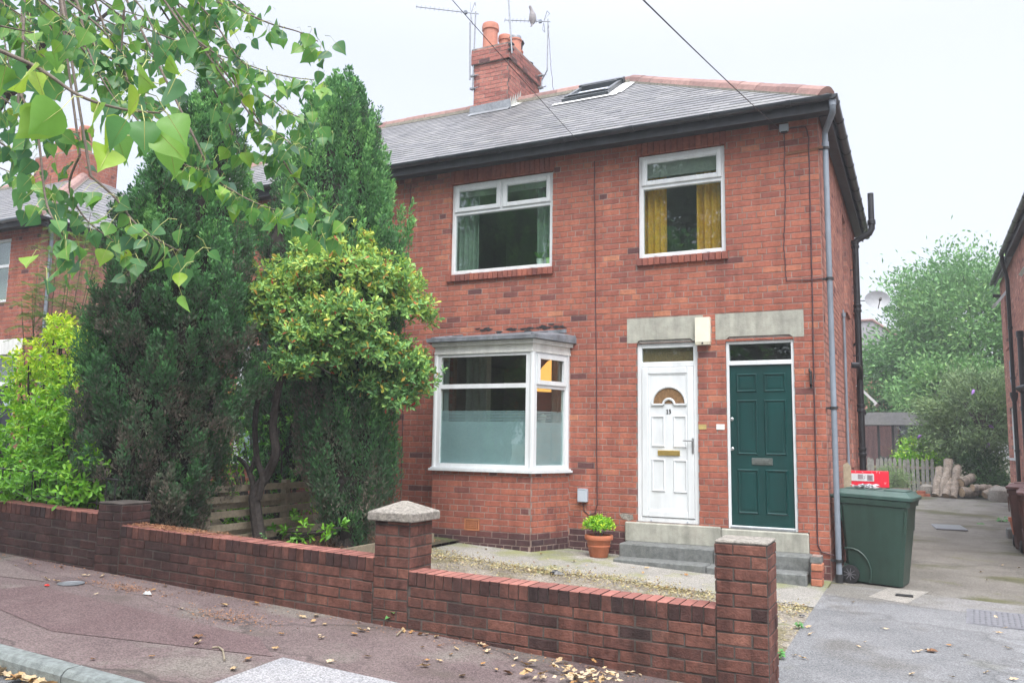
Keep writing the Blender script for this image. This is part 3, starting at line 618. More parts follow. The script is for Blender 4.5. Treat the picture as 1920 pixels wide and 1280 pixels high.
# -------- doorstep
steps = thing('doorstep', 'worn grey concrete doorsteps shared by the white and green doors', 'steps', (-1.4, -.3, 0))
def sb(mb, x0, x1, y0, y1, z0, z1, sl=0.): mb.box(x0, x1, y0, y1, z0, z1, b=.014)
mb = MB(); sb(mb, -2.51, -1.27, -.045, .12, .262, .513); sb(mb, -1.268, -.235, -.045, .12, .255, .497); mb.build('threshold_stone', m_stone, steps, loc=(1.4, .3, 0))
mb = MB(); sb(mb, -2.48, -1.30, -.36, .0, .05, .272); sb(mb, -1.295, -.20, -.36, .0, -.1, .265); mb.build('upper_step', m_conc, steps, loc=(1.4, .3, 0))
mb = MB(); sb(mb, -2.47, -1.33, -.62, -.05, -.1, .112); sb(mb, -1.325, -.205, -.62, -.05, -.12, .104); mb.build('lower_step', m_conc, steps, loc=(1.4, .3, 0))

# -------- roof
RY, RZ, EY, EZ, EX = 3.3, 8.10, -.35, 5.73, .20
RX = EX-(RY-EY)                                        # right end of the ridge
LXE = 2*PX-EX; LRX = 2*PX-RX
sl_len = math.hypot(RY-EY, RZ-EZ)
mb = MB(); R_ = random.Random(31)
nrow = 24
def slates(ptfn, ul, ur, nrow, wd):
    """ptfn(u, t, h): t 0..1 up the slope, h height off the plane; ul/ur: limits as functions of t"""
    for r in range(nrow):
        t0, t1 = r/nrow, (r+1.12)/nrow
        t1 = min(t1, 1.)
        a0, b0 = ul(t0), ur(t0); off = (r % 2)*wd/2+R_.uniform(-.02, .02)
        k = math.floor((a0-off)/wd)
        while off+k*wd < b0:
            p, q = off+k*wd+.002, off+(k+1)*wd-.002; k += 1
            pl, ql = max(p, a0), min(q, b0); pu, qu = max(p, ul(t1)), min(q, ur(t1))
            if ql-pl < .02: continue
            if qu < pu: pu = qu = (max(pl, min(ql, (pu+qu)/2)))
            h = .011+R_.uniform(0, .003); d = R_.uniform(-.006, .006)/sl_len; tn = min(1, max(0, R_.gauss(.5, .2)))
            A, B, C, D = ptfn(pl, t0+d, h), ptfn(ql, t0+d, h), ptfn(qu, t1, .004), ptfn(pu, t1, .004)
            A0, B0 = ptfn(pl, t0+d, h-.009), ptfn(ql, t0+d, h-.009)
            mb.mesh([A, B, C, D, A0, B0], [(0, 1, 2, 3), (4, 5, 1, 0)], tn)
nf = Vector((0, -(RZ-EZ), RY-EY)).normalized(); ns = Vector((RZ-EZ, 0, RY-EY)).normalized()
def pf(u, t, h): return (u, EY+(RY-EY)*t+nf.y*h, EZ+(RZ-EZ)*t+nf.z*h)
def pb(u, t, h): return (u, 2*RY-EY-(RY-EY)*t-nf.y*h, EZ+(RZ-EZ)*t+nf.z*h)
def pr(u, t, h): return (EX-(RY-EY)*t+ns.x*h, u, EZ+(RZ-EZ)*t+ns.z*h)
def pl_(u, t, h): return (LXE+(RY-EY)*t-ns.x*h, u, EZ+(RZ-EZ)*t+ns.z*h)
D_ = RY-EY
slates(pf, lambda t: LXE+D_*t, lambda t: EX-D_*t, nrow, .27)
slates(pb, lambda t: LXE+D_*t, lambda t: EX-D_*t, nrow, .27)
slates(pr, lambda t: EY+D_*t, lambda t: 2*RY-EY-D_*t, nrow, .27)
slates(pl_, lambda t: EY+D_*t, lambda t: 2*RY-EY-D_*t, nrow, .27)
c = [(LXE, EY, EZ-.02), (EX, EY, EZ-.02), (EX, 2*RY-EY, EZ-.02), (LXE, 2*RY-EY, EZ-.02), (LRX, RY, RZ-.02), (RX, RY, RZ-.02)]
mb.mesh(c, [(0, 1, 5, 4), (1, 2, 5), (2, 3, 4, 5), (3, 0, 4)], .2)
roof = mb.build('roof', m_slate, house)
def ridge_run(a, b, name, w=.13, h=.075, seg=.46):
    a, b = Vector(a), Vector(b); d = (b-a); L_ = d.length; d = d/L_; s = d.cross(Vector((0, 0, 1))).normalized(); u = s.cross(d)
    mb = MB(); n = max(1, int(L_/seg)); R2 = random.Random(n)
    for k in range(n):
        p, q = a+d*(L_*k/n+.004), a+d*(L_*(k+1)/n-.004); up = R2.uniform(-.004, .008); tn = R2.random()
        prof = [(-w, -.055), (-w*.72, h*.35), (-w*.28, h*.9), (0, h), (w*.28, h*.9), (w*.72, h*.35), (w, -.055)]
        vs = [e+s*x+u*(z+up) for e in (p, q) for x, z in prof]; m_ = len(prof)
        mb.mesh(vs, [(i, i+1, m_+i+1, m_+i) for i in range(m_-1)]+[tuple(range(m_))[::-1], tuple(range(m_, 2*m_))], tn)
        bed = [(-w-.02, -.11), (-w-.01, -.045), (w+.01, -.045), (w+.02, -.11)]
        vs = [e+s*x+u*(z+up*.2) for e in (p-d*.006, q+d*.006) for x, z in bed]
        mb.mesh(vs, [(0, 1, 5, 4), (1, 2, 6, 5), (2, 3, 7, 6)], .5, 1)
    return mb.build(name, [m_ridge, m_bed], roof)
ridge_run((LRX, RY, RZ+.03), (RX, RY, RZ+.03), 'ridge_tiles')
ridge_run((EX-.05, EY+.05, EZ+.05), (RX, RY, RZ+.035), 'hip_tiles'); ridge_run((EX-.05, 2*RY-EY-.05, EZ+.05), (RX, RY, RZ+.035), 'hip_tiles')
ridge_run((LXE+.05, EY+.05, EZ+.05), (LRX, RY, RZ+.035), 'hip_tiles')
# fascia, soffit, gutters
mb = MB(); mb.box(LXE, EX-.02, EY+.055, EY+.08, EZ-.17, EZ-.005); mb.box(EX-.075, EX-.05, EY+.082, 2*RY-EY-.082, EZ-.16, EZ-.005); mb.build('fascia', m_fascia, house)
mb = MB(); mb.box(LXE+.1, EX-.04, EY+.082, -.012, EZ-.125, EZ-.105); mb.box(.012, EX-.077, -.0, 2*RY-EY-.1, EZ-.12, EZ-.10)
mb.box(.02, EX-.08, -.03, 2*RY-EY-.1, EZ-.135, EZ-.122); mb.build('soffit', m_fascia, house)
def gutter(a, b, side, name='gutter', r=.058, joint=1.0, m=None, parent=None):
    """half-round channel from a to b; side = unit vector away from the wall"""
    a, b = Vector(a), Vector(b); d = (b-a); L_ = d.length; d = d/L_; s = Vector(side); z = Vector((0, 0, 1)); mb = MB(); n = 10
    def ringp(p, rr): return [p+s*(rr*math.cos(RAD(180+180*k/n)))+z*(rr*math.sin(RAD(180+180*k/n))) for k in range(n+1)]
    def shell(p, q, ro, ri):
        A, B, C, D = ringp(p, ro), ringp(q, ro), ringp(p, ri), ringp(q, ri); k = n+1
        mb.mesh(A+B+C+D, [(i, i+1, k+i+1, k+i) for i in range(n)]+[(2*k+i, 3*k+i, 3*k+i+1, 2*k+i+1) for i in range(n)]+[(0, k, 3*k, 2*k), (n, 2*k+n, 3*k+n, k+n)]+[(i, 2*k+i, 2*k+i+1, i+1) for i in range(n)]+[(k+i, k+i+1, 3*k+i+1, 3*k+i) for i in range(n)])
    shell(a, b, r, r-.006); j = .25
    while j < L_: shell(a+d*(j-.03), a+d*(j+.03), r+.008, r-.008); j += joint
    for e in (a, b): A = ringp(e, r); mb.poly(A)
    return mb.build(name, m or m_gut, parent or house)
GZ = EZ-.012
gutter((LXE-.05, EY-.005, GZ), (EX+.005, EY-.005, GZ), (0, -1, 0)); gutter((EX+.012, EY-.05, GZ-.003), (EX+.012, 2*RY-EY, GZ-.03), (1, 0, 0), joint=.62)
# -------- chimney (sub-parts of the roof)
CX_0, CX_1, CY0, CY1 = -6.50, -5.755, 2.78, 4.21
mb = MB()
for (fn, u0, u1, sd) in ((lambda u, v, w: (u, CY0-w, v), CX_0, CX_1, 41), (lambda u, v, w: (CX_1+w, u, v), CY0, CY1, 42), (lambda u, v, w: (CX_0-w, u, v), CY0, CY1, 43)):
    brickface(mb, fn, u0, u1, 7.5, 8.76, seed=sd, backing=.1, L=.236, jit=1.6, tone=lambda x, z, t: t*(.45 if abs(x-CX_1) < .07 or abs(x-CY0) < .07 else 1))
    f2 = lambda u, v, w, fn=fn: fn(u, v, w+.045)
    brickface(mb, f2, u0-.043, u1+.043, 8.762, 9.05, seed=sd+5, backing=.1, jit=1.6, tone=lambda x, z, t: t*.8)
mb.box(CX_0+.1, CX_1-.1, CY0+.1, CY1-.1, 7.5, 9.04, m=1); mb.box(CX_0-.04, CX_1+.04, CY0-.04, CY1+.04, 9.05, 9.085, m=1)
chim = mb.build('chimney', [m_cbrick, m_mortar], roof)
def pot(x, y, r, h, lean=0., band=True, m=None, z=9.07):
    mb = MB(); pr_ = [(r*1.06, -.06), (r*1.02, 0), (r*.97, h*.74), (r*.98, h*.78), (r*1.12, h*.80), (r*1.14, h*.9), (r*1.06, h), (r*.85, h), (r*.82, h*.7)] if band else [(r*1.05, -.06), (r, 0), (r*.95, h*.9), (r*1.08, h*.92), (r*1.08, h), (r*.9, h), (r*.85, h*.7)]
    mb.lathe(pr_, (x, y, z), 20); return mb.build('chimney_pot', m or m_potc, roof, smooth=True)
pot(-6.30, 3.05, .15, .62); pot(-6.14, 3.38, .125, .50); pot(-6.02, 3.66, .13, .28, band=False)
pot(-5.9, 3.35, .125, .36, band=False); pot(-5.92, 4.0, .10, .16, band=False, m=m_dark)
mb = MB(); mb.lathe([(.10, .30), (.115, .31), (.125, .40), (.16, .46), (.15, .49), (.06, .54), (.0, .55)], (-6.02, 3.66, 9.07), 14)
for k in range(4): w = k*math.pi/2+.4; mb.tube([(-6.02+.1*math.cos(w), 3.66+.1*math.sin(w), 9.3), (-6.02+.1*math.cos(w), 3.66+.1*math.sin(w), 9.4)], .008, 5)
mb.build('chimney_cowl', m_dark, roof)
mb = MB(); mb.lathe([(.12, .34), (.125, .37), (.12, .42), (.08, .46), (.0, .475)], (-5.9, 3.35, 9.07), 16); mb.build('chimney_cap', m_galv, roof, smooth=True)
zr = lambda y: EZ+(RZ-EZ)/(RY-EY)*(y-EY)
mb = MB()                                              # lead apron and stepped flashing with torn points
mb.prism([(CX_0-.09, zr(CY0-.12)+.03), (CX_1+.09, zr(CY0-.12)+.03), (CX_1+.06, zr(CY0)+.19), (CX_0-.06, zr(CY0)+.17)], CY0-.02, CY0-.012, 'y')
mb.mesh([(CX_0-.06, CY0-.13, zr(CY0-.13)+.026), (CX_1+.06, CY0-.13, zr(CY0-.13)+.026), (CX_1+.06, CY0-.01, zr(CY0)+.04), (CX_0-.06, CY0-.01, zr(CY0)+.04)], [(0, 1, 2, 3)])
mb.build('lead_flashing', m_galv, roof)
mb = MB()
for k in range(5): y = CY0+.02+k*.105; z = zr(y); mb.mesh([(CX_1+.012, y, z+.1), (CX_1+.012, y+.105, z+.15), (CX_1+.013, y+.09, z+.30)], [(0, 1, 2)])
mb.mesh([(CX_1+.012, CY0-.01, zr(CY0)-.02), (CX_1+.012, RY, zr(RY)-.06), (CX_1+.012, RY, zr(RY)+.05), (CX_1+.012, CY0-.01, zr(CY0)+.13)], [(0, 1, 2, 3)]); mb.mesh([(CX_1+.012, CY0-.01, zr(CY0)+.03), (CX_1+.15, CY0-.01, zr(CY0)+.03), (CX_1+.15, RY, zr(RY)+.0), (CX_1+.012, RY, zr(RY)+.03)], [(0, 1, 2, 3)])
mb.build('step_flashing', mat('weathered_lead', (.42, .43, .40), rough=.7, namt=.3, nscale=9), roof)
# -------- rooflight
sx = lambda u, y, h: (u, y+nf.y*h, zr(y)+nf.z*h)
def slabR(mb, u0, u1, y0, y1, h0, h1):
    vs = [sx(u, y, h) for h in (h0, h1) for y in (y0, y1) for u in (u0, u1)]
    mb.mesh(vs, [(0, 2, 3, 1), (4, 5, 7, 6), (0, 1, 5, 4), (2, 6, 7, 3), (0, 4, 6, 2), (1, 3, 7, 5)])
a0, a1, b0, b1 = -4.40, -3.58, 2.36, 3.08
mb = MB(); slabR(mb, a0, a0+.07, b0, b1, .0, .10); slabR(mb, a1-.07, a1, b0, b1, .0, .10); slabR(mb, a0+.07, a1-.07, b0, b0+.06, .0, .11); slabR(mb, a0+.07, a1-.07, b1-.06, b1, .0, .12)
slabR(mb, a0-.02, a1+.02, b0-.09, b0-.002, .02, .08); slabR(mb, a0-.01, a1+.02, b1+.002, b1+.12, .03, .13)
sk_ = mb.build('skylight', mat('rooflight_cladding', (.05, .06, .068), rough=.4, metal=.3), roof)
mb = MB(); slabR(mb, a0+.07, a1-.07, b0+.06, b1-.06, .06, .075); mb.build('skylight_pane', glass_mat('rooflight_glass', tint=(.25, .3, .32), gain=3., add=.25), roof)
mb = MB(); slabR(mb, a0-.17, a1+.2, b0-.22, b0-.095, .022, .028); slabR(mb, a1+.005, a1+.26, b0-.09, b1+.02, .022, .028); mb.build('skylight_flashing', mat('pale_flashing', (.6, .62, .62), rough=.6, namt=.15), roof)
# -------- pipes
def brackets(mb, x, y, zs, r, wall):
    for z in zs:
        mb.lathe([(r+.012, -.016), (r+.012, .016)], (x, y, z), 12); mb.box(min(x, wall), max(x, wall), y-.015, y+.015, z-.012, z+.012)
DPX, DPY = .078, .03
mb = MB(); mb.tube([(.205, -.34, 5.70), (.205, -.34, 5.58), (.20, -.30, 5.52), (.10, -.02, 5.44), (DPX, DPY, 5.40), (DPX, DPY, 5.30)], .036, 10)
mb.tube([(DPX, DPY, 5.30), (DPX+.012, DPY-.08, -.02)], .034, 12); mb.lathe([(.043, -.05), (.043, .04)], (DPX, DPY, 5.24), 12); mb.lathe([(.043, -.05), (.043, .05)], (.205, -.34, 5.64), 12)
dpipe = mb.build('drainpipe', m_pipe, house, smooth=True, label='pale grey drainpipe at the front corner')
for z, k in ((5.20, 0), (3.55, .25), (1.98, .55), (.21, .95)): mb = MB(); brackets(mb, DPX+.012*k, DPY-.08*k, (z,), .036, .0); mb.build('pipe_bracket', m_dark, dpipe)
mb = MB(); mb.tube([(DPX+.012, DPY-.08, .06), (DPX+.012, DPY-.08, -.06)], .044, 10); mb.build('gully_socket', m_dark, dpipe)
mb = MB(); mb.prism([(-.385, 5.165), (.0, 5.18), (.0, 5.215), (-.385, 5.20)], -.014, -.002, 'y'); mb.box(.0, .05, -.03, .0, 5.19, 5.22); mb.build('rusty_stay', m_rust, house)
SX, SY = .10, 5.0
mb = MB(); mb.tube([(SX, SY, -.1), (SX, SY, 5.12)], .055, 12)
mb.tube([(SX, SY, 5.06), (SX+.02, SY, 5.16), (.22, SY, 5.22), (.34, SY, 5.28), (.38, SY, 5.36), (.38, SY, 5.46)], .055, 12); mb.tube([(.38, SY, 5.44), (.38, SY, 6.0)], .052, 12)
for z in (5.10, 3.95, 2.2, 1.45): mb.lathe([(.055, -.07), (.07, -.065), (.07, -.03), (.06, -.02), (.06, .02), (.07, .03), (.07, .065), (.055, .07)], (SX, SY, z), 14)
mb.lathe([(.055, -.05), (.068, -.045), (.068, .03), (.055, .04)], (.38, SY, 5.48), 14)
mb.tube([(.0, SY-.55, 2.9), (.09, SY-.5, 2.9), (.12, SY-.2, 2.86), (SX, SY, 2.7), (SX, SY, 2.3)], .052, 10)
for z in (4.62, 3.1): mb.box(-.02, SX, SY-.05, SY-.03, z, z+.02)
mb.build('soil_pipe', m_bpipe, house, smooth=True)
mb = MB(); mb.tube([(.06, 6.1, -.1), (.06, 6.1, 2.15)], .034, 10); mb.box(.0, .12, 6.04, 6.16, 2.12, 2.2); mb.build('waste_pipe', m_bpipe, house)
mb = MB(); mb.tube([(.035, 2.7, -.1), (.035, 2.7, 3.5)], .02, 8); mb.lathe([(.03, -.03), (.03, .03)], (.035, 2.7, 3.5), 10); mb.tube([(.03, 2.7, 3.52), (.03, 2.72, 3.58)], .012, 6); mb.build('conduit', m_pipe, house)
mb = MB(); mb.tube([(.0, 5.1, 3.3), (.05, 5.08, 3.34), (.14, 5.06, 3.33)], .022, 8); mb.build('overflow_pipe', m_bpipe, house)
# -------- facade fixtures that are part of the wall: air bricks, bell plates, hook
mb = MB(); a, b, c, d = AB[0]
mb.box(a+.004, b-.004, .04, .06, c+.004, d-.004, m=0)
for k in range(9): x = a+.01+k*(b-a-.02)/8; mb.box(x-.005, x+.005, -.003, .045, c+.006, d-.006)
for z in (c+.008, (c+d)/2, d-.012): mb.box(a+.004, b-.004, -.004, .04, z-.004, z+.005)
mb.build('air_brick', m_obrick, house)
mb = MB()
for (x, z, w, h) in ((-2.92, .665, .20, .052),): pass
mb.box(-1.538, -1.437, -.010, -.003, 1.715, 1.778, b=.002); mb.build('brass_plate', mat('tarnished_brass', (.50, .40, .16), rough=.5, metal=.3), house)
mb = MB(); mb.box(-1.312, -1.208, -.012, -.003, 1.712, 1.782, b=.002); mb.build('white_plate', m_wpaint, house)
mb = MB(); mb.box(-.178, -.150, -.016, .0, 2.22, 2.43, b=.003); mb.tube([(-.164, -.012, 2.40), (-.164, -.07, 2.36), (-.158, -.07, 2.27), (-.164, -.03, 2.25)], .012, 6); mb.tube([(-.18, -.02, 2.42), (-.175, -.06, 2.45), (-.16, -.06, 2.41)], .01, 6); mb.build('wall_hook', m_dark, house)
# tar daubs over the bay roof and a render patch by the white door
mb = MB(); R_ = random.Random(5)
for k in range(26):
    x = R_.uniform(-4.85, -3.35); z = 3.13+R_.gauss(0, .018); s = R_.uniform(.012, .05); n = 7
    mb.poly([(x+s*R_.uniform(.5, 1.3)*math.cos(2*math.pi*i/n)*1.4, -.0065-.0003*k, z+.45*s*R_.uniform(.4, 1.4)*math.sin(2*math.pi*i/n)) for i in range(n)])
mb.build('tar_daub', mat('bitumen', (.02, .02, .023), rough=.6), house)
mb = MB(); mb.poly([(-2.60, -.008, .60), (-2.52, -.008, .615), (-2.41, -.008, .60), (-2.40, -.008, .545), (-2.46, -.008, .52), (-2.56, -.008, .55)]); mb.build('mortar_patch', m_cap, house)

# -------- things fixed to or inside the house
def part_of(root, mb, name, m, **k): return mb.build(name, m, root, loc=[-q for q in root.location], **k)
al = thing('alarm_box', 'cream burglar alarm box between the two stone lintels', 'alarm box', (-1.45, -.03, 2.79))
mb = MB(); mb.prism([(-1.55, 2.83), (-1.36, 2.83), (-1.36, 3.145), (-1.55, 3.145)], -.085, -.008, 'y'); part_of(al, mb, 'case', m_cream)
mb = MB(); mb.prism([(-1.546, 2.79), (-1.364, 2.79), (-1.362, 2.829), (-1.548, 2.829)], -.09, -.008, 'y'); part_of(al, mb, 'base_cover', mat('alarm_base', (.48, .46, .36), rough=.5))
mb = MB(); mb.lathe([(.012, 0), (.012, .006)], (-1.455, -.09, 2.81), 10, ax=Matrix.Rotation(RAD(90), 3, 'X')); part_of(al, mb, 'lens', m_dark)
jb = thing('junction_box', 'pale grey telephone junction box high beside the right upstairs window', 'box', (-.4, -.02, 5.46))
mb = MB(); mb.box(-.455, -.345, -.06, -.004, 5.475, 5.565, b=.006); part_of(jb, mb, 'case', m_gbox)
mb = MB(); mb.box(-.44, -.36, -.05, -.008, 5.46, 5.474, b=.004); part_of(jb, mb, 'cable_entry', m_dark)
ib = thing('cable_box', 'pale grey cable box low on the wall beside the bay window', 'box', (-3.1, -.02, .75))
mb = MB(); mb.box(-3.165, -3.03, -.075, -.004, .735, .90, b=.008); part_of(ib, mb, 'case', m_gbox)
mb = MB(); mb.box(-3.16, -3.035, -.078, -.0, .901, .912); part_of(ib, mb, 'lid', m_gbox)
def wiggle(pts, n=10, amp=.006, seed=1):
    R = random.Random(seed); o = []
    for a, b in zip(pts, pts[1:]):
        for i in range(n): t = i/n; o.append((a[0]+(b[0]-a[0])*t+R.uniform(-amp, amp), a[1]+(b[1]-a[1])*t, a[2]+(b[2]-a[2])*t))
    o.append(pts[-1]); return o
def cable(label, pts, r=.005, amp=.004, seed=1, name='cable'):
    mb = MB(); mb.tube(wiggle(pts, 12, amp, seed), r, 5); return tag(mb.build(name, m_cable), label, 'cable')
cable('thin dark cable running down the wall beside the two windows to the grey cable box', [(-2.965, -.012, 5.45), (-2.93, -.014, 3.2), (-2.90, -.014, .72), (-2.93, -.014, .60), (-3.02, -.014, .565), (-3.09, -.014, .62), (-3.11, -.014, .74)], .006, .004, 2)
cable('dark cable dropping from the junction box and turning to the corner', [(-.40, -.013, 5.46), (-.41, -.014, 4.6), (-.44, -.014, 4.0), (-.425, -.014, 3.56), (-.12, -.014, 3.55), (.0, -.012, 3.56)], .006, .008, 3)
cable('long dark cable running down the right edge of the facade to the drainpipe', [(-.33, -.014, 5.51), (-.14, -.014, 5.50), (-.11, -.014, 5.35), (-.12, -.016, 3.6), (-.13, -.018, 2.2), (-.14, -.018, .38), (-.10, -.018, .29), (.04, -.02, .26)], .0075, .003, 4)
cable('thin dark cable on the brickwork beside the tall green conifer', [(-6.02, -.013, 5.5), (-6.05, -.013, 3.2), (-6.02, -.013, .4)], .006, .004, 5)
def wire(label, a, b, sag, r=.006):
    a, b = Vector(a), Vector(b); mb = MB(); mb.tube([a.lerp(b, i/24)+Vector((0, 0, -sag*4*(i/24)*(1-i/24))) for i in range(25)], r, 5); return tag(mb.build('telephone_wire', m_dark), label, 'wire')
p = at(1238, 0, y=-6.5); q = Vector((-.46, -.01, 5.53)); e = q+(Vector(p)-q)*2.6
wire('telephone wire running from the street down to the junction box', q, e, .10, .004)
p = at(866, 0, y=-4.5); q = Vector((-3.08, -.01, 5.63)); e = q+(Vector(p)-q)*3.2
wire('thinner wire running from the street to the wall above the bay side', q, e, .12, .0035)

# curtains
def curtain(x0, x1, z0, z1, y, m, label, amp=.035, waves=5, gather=1.):
    mb = MB(); n = waves*10; R = random.Random(int(x0*100)); ph = R.random()*6
    pts = [(x0+(x1-x0)*i/n, y+amp*math.sin(2*math.pi*waves*i/n+ph)+amp*.4*math.sin(5.1*i/n*waves+ph)) for i in range(n+1)]
    for i in range(n):
        a, b = pts[i], pts[i+1]; mb.poly([(a[0], a[1], z0), (b[0], b[1], z0), (b[0]*.98+.02*(x0+x1)/2, b[1], z1), (a[0]*.98+.02*(x0+x1)/2, a[1], z1)])
    o = mb.build('curtain', m, smooth=True); tag(o, label, 'curtain')
    return o
m_ycur = mat('mustard_curtain', (.85, .46, .035), rough=.9, namt=.2, nscale=30, trans=.35); m_gcur = mat('sage_curtain', (.28, .36, .31), rough=.9, namt=.15, nscale=20, trans=.3); m_wcur = mat('pale_curtain', (.42, .43, .40), rough=.9, namt=.1, nscale=20, trans=.3)
curtain(WR[0]+.0, WR[0]+.36, 3.9, 5.5, .20, m_ycur, 'mustard yellow curtain at the left side of the right upstairs window', waves=4)
curtain(WR[1]-.42, WR[1]+.06, 3.9, 5.5, .20, m_ycur, 'mustard yellow curtain at the right side of the right upstairs window', waves=5)
curtain(WL[0]-.02, WL[0]+.40, 3.9, 5.5, .22, m_gcur, 'sage green curtain at the left side of the left upstairs window', waves=5)
curtain(WL[1]-.33, WL[1]+.02, 3.9, 5.5, .22, m_gcur, 'sage green curtain at the right side of the left upstairs window', waves=4)
curtain(-5.05, -4.62, .4, 2.8, .12, m_wcur, 'pale curtain at the left side of the bay window', waves=4)
curtain(-3.72, -3.40, .4, 2.8, .26, m_wcur, 'pale curtain at the right side of the bay window', waves=4)
# roller blind behind the right window's top light, net behind the left
for (x0, x1, z0, z1, lab, nm) in ((WR[0]+.05, WR[1]-.05, 5.15, 5.42, 'pale roller blind behind the top light of the right upstairs window', 'roller_blind'), (WL[0]+.05, WL[1]-.05, 5.22, 5.40, 'pale roller blind behind the top lights of the left upstairs window', 'roller_blind')):
    mb = MB(); mb.box(x0, x1, .128, .131, z0, z1); mb.tube([(x0, .135, z0), (x1, .135, z0)], .009, 8); tag(mb.build(nm, m_wcur), lab, 'blind')
# sill plants
def sillpot(x, m, lab, leafy):
    t = thing('pot_plant', lab, 'plant', (x, .16, 4.06)); mb = MB(); mb.lathe([(.04, 0), (.055, .09), (.058, .10), (.05, .10), (.045, .07)], (0, 0, 0), 14); mb.build('pot', m, t, smooth=True)
    mb = MB(); R = random.Random(int(x*50))
    for k in range(26 if leafy else 14):
        w = R.uniform(0, 6.28); h = R.uniform(.1, .34 if leafy else .12); r = R.uniform(.03, .12 if not leafy else .07); c = Vector((r*math.cos(w), r*math.sin(w)*.5, .1+h)); b = Vector((0, 0, .09)); m_ = (b+c)/2+Vector((0, 0, .03)); s = Vector((-math.sin(w), math.cos(w), 0))*(.006 if not leafy else .016)
        mb.poly([b-s*.5, b+s*.5, m_+s, c, m_-s], R.random())
    mb.build('leaves', m_leafmid, t); return t
m_leafmid = mat('houseplant_leaf', stops=[(0, (.04, .12, .03)), (1, (.12, .28, .06))], rough=.6, namt=.2, trans=.2)
sillpot(-3.86, m_wpaint, 'spider plant in a white pot on the left upstairs window sill', False); sillpot(-3.71, mat('lime_pot', (.25, .55, .03), rough=.4), 'leafy plant in a lime green pot on the left upstairs window sill', True)
# paper lantern lit inside the bay
lm = thing('pendant_lamp', 'glowing orange pendant lampshade seen through the bay side window', 'lamp', (-3.86, .62, 2.42))
m_lamp = bpy.data.materials.new('lit_shade'); m_lamp.use_nodes = True; bs = m_lamp.node_tree.nodes['Principled BSDF']; bs.inputs['Base Color'].default_value = (.8, .4, .1, 1); bs.inputs['Emission Color'].default_value = (1., .42, .10, 1); bs.inputs['Emission Strength'].default_value = .75
mb = MB(); mb.lathe([(.02, .26), (.06, .24), (.14, .15), (.21, .03), (.24, -.12), (.23, -.19), (.21, -.20)], (0, 0, .05), 24); mb.build('lamp_shade', m_lamp, lm, smooth=True)
mb = MB(); mb.tube([(0, 0, .32), (0, 0, .46)], .006, 6); mb.build('cord', m_wpaint, lm)
vs_ = thing('ornament', 'white ornament standing inside the bay window', 'ornament', (-3.72, .02, 1.18)); mb = MB(); mb.lathe([(.06, 0), (.07, .1), (.05, .3), (.075, .45), (.06, .56), (.03, .62), (.05, .70), (.0, .74)], (0, 0, .0), 14); mb.build('figure', m_wpaint, vs_, smooth=True)

# -------- aerials, pole, pigeon
def aerial(name, label, foot, top, tip, bend, n, r=.014):
    t = thing(name, label, 'aerial', foot); f = Vector(foot); L = lambda p: Vector(p)-f
    mb = MB(); mb.tube([L(p) for p in bend], r, 8); mb.build('mast', m_galv, t)
    a, b = L(top), L(tip); d = (b-a).normalized(); s = d.cross(Vector((0, 0, 1))).normalized(); u = s.cross(d)
    mb = MB(); mb.tube([a-d*.06, b], .009, 6); mb.build('boom', m_galv, t)
    mb = MB(); l = (b-a).length
    for k in range(n):
        p = a+d*(l*(.16+.83*k/(n-1))); h = .045
        mb.tube([p-u*h, p+u*h], .0055, 5); mb.tube([p-s*h*.3, p+s*h*.3], .005, 5)
    mb.build('elements', m_galv, t)
    mb = MB(); p = a+d*.09
    for q in (-1, 1):
        for w in (-.06, .06): mb.tube([p+u*(.02*q), p+u*(.20*q)+d*(-.05)+s*w], .006, 5)
        mb.tube([p+u*(.20*q)-d*.05-s*.06, p+u*(.20*q)-d*.05+s*.06], .005, 5)
    mb.build('reflector', m_galv, t); q = a+d*(l*.17); mb = MB(); mb.box(q.x-.03, q.x+.03, q.y-.025, q.y+.025, q.z-.03, q.z+.03); mb.build('dipole_box', m_pipe, t)
    mb = MB(); mb.box(-.05, .05, -.03, .03, .02, .05); mb.box(-.05, .05, -.03, .03, .28, .31); mb.tube([(-.05, 0, .03), (.12, .0, .05)], .01, 5); mb.tube([(-.05, 0, .30), (.12, .0, .30)], .01, 5); mb.build('bracket', m_galv, t)
    return t
A = at(886, 170, y=2.75); B = at(892, 22, y=2.75); T = at(780, 13, y=2.3)
aerial('tv_aerial', 'long television aerial on a straight mast at the left of the chimney', A, at(892, 26, y=2.75), T, [A, B], 12)
mb = MB(); C0 = at(881, 150, y=2.72); mb.tube([C0, at(881.5, 42, y=2.72)], .016, 8); mb.tube([at(882, 40, y=2.72), at(882, 5, y=2.72)], .006, 5); tag(mb.build('whip_aerial', m_galv), 'thin upright stick aerial beside the straight mast left of the chimney', 'aerial')
A = at(1014, 168, y=4.05); T = at(946, 38, y=4.05)
aerial('tv_aerial', 'shorter television aerial on a cranked mast at the right of the chimney', A, at(1027, 41, y=4.05), T, [A, at(1016, 151, y=4.05), at(1026, 132, y=4.05), at(1027.5, 36, y=4.05)], 10)
A = at(960, 100, y=2.70); mb = MB(); pt = at(953.5, 0, y=2.70); pt = pt+(pt-A)*.35; mb.tube([A, pt], .016, 8); pole = mb.build('mast_pole', m_galv); tag(pole, 'thin bare steel mast clamped to the front corner of the chimney', 'mast')
mb = MB(); 
for (u, v) in ((959, 92), (959.5, 82)): q = at(u, v, y=2.72); mb.box(q[0]-.07, q[0]+.03, q[1]-.02, q[1]+.06, q[2]-.012, q[2]+.012)
mb.build('clamp', m_dark, pole)
cable('slack aerial lead hanging beside the cranked mast', [at(1028, 45, y=4.06), at(1032, 110, y=4.06), at(1038, 175, y=4.06)], .005, .01, 8)
pg = at(1000, 41, y=4.05)
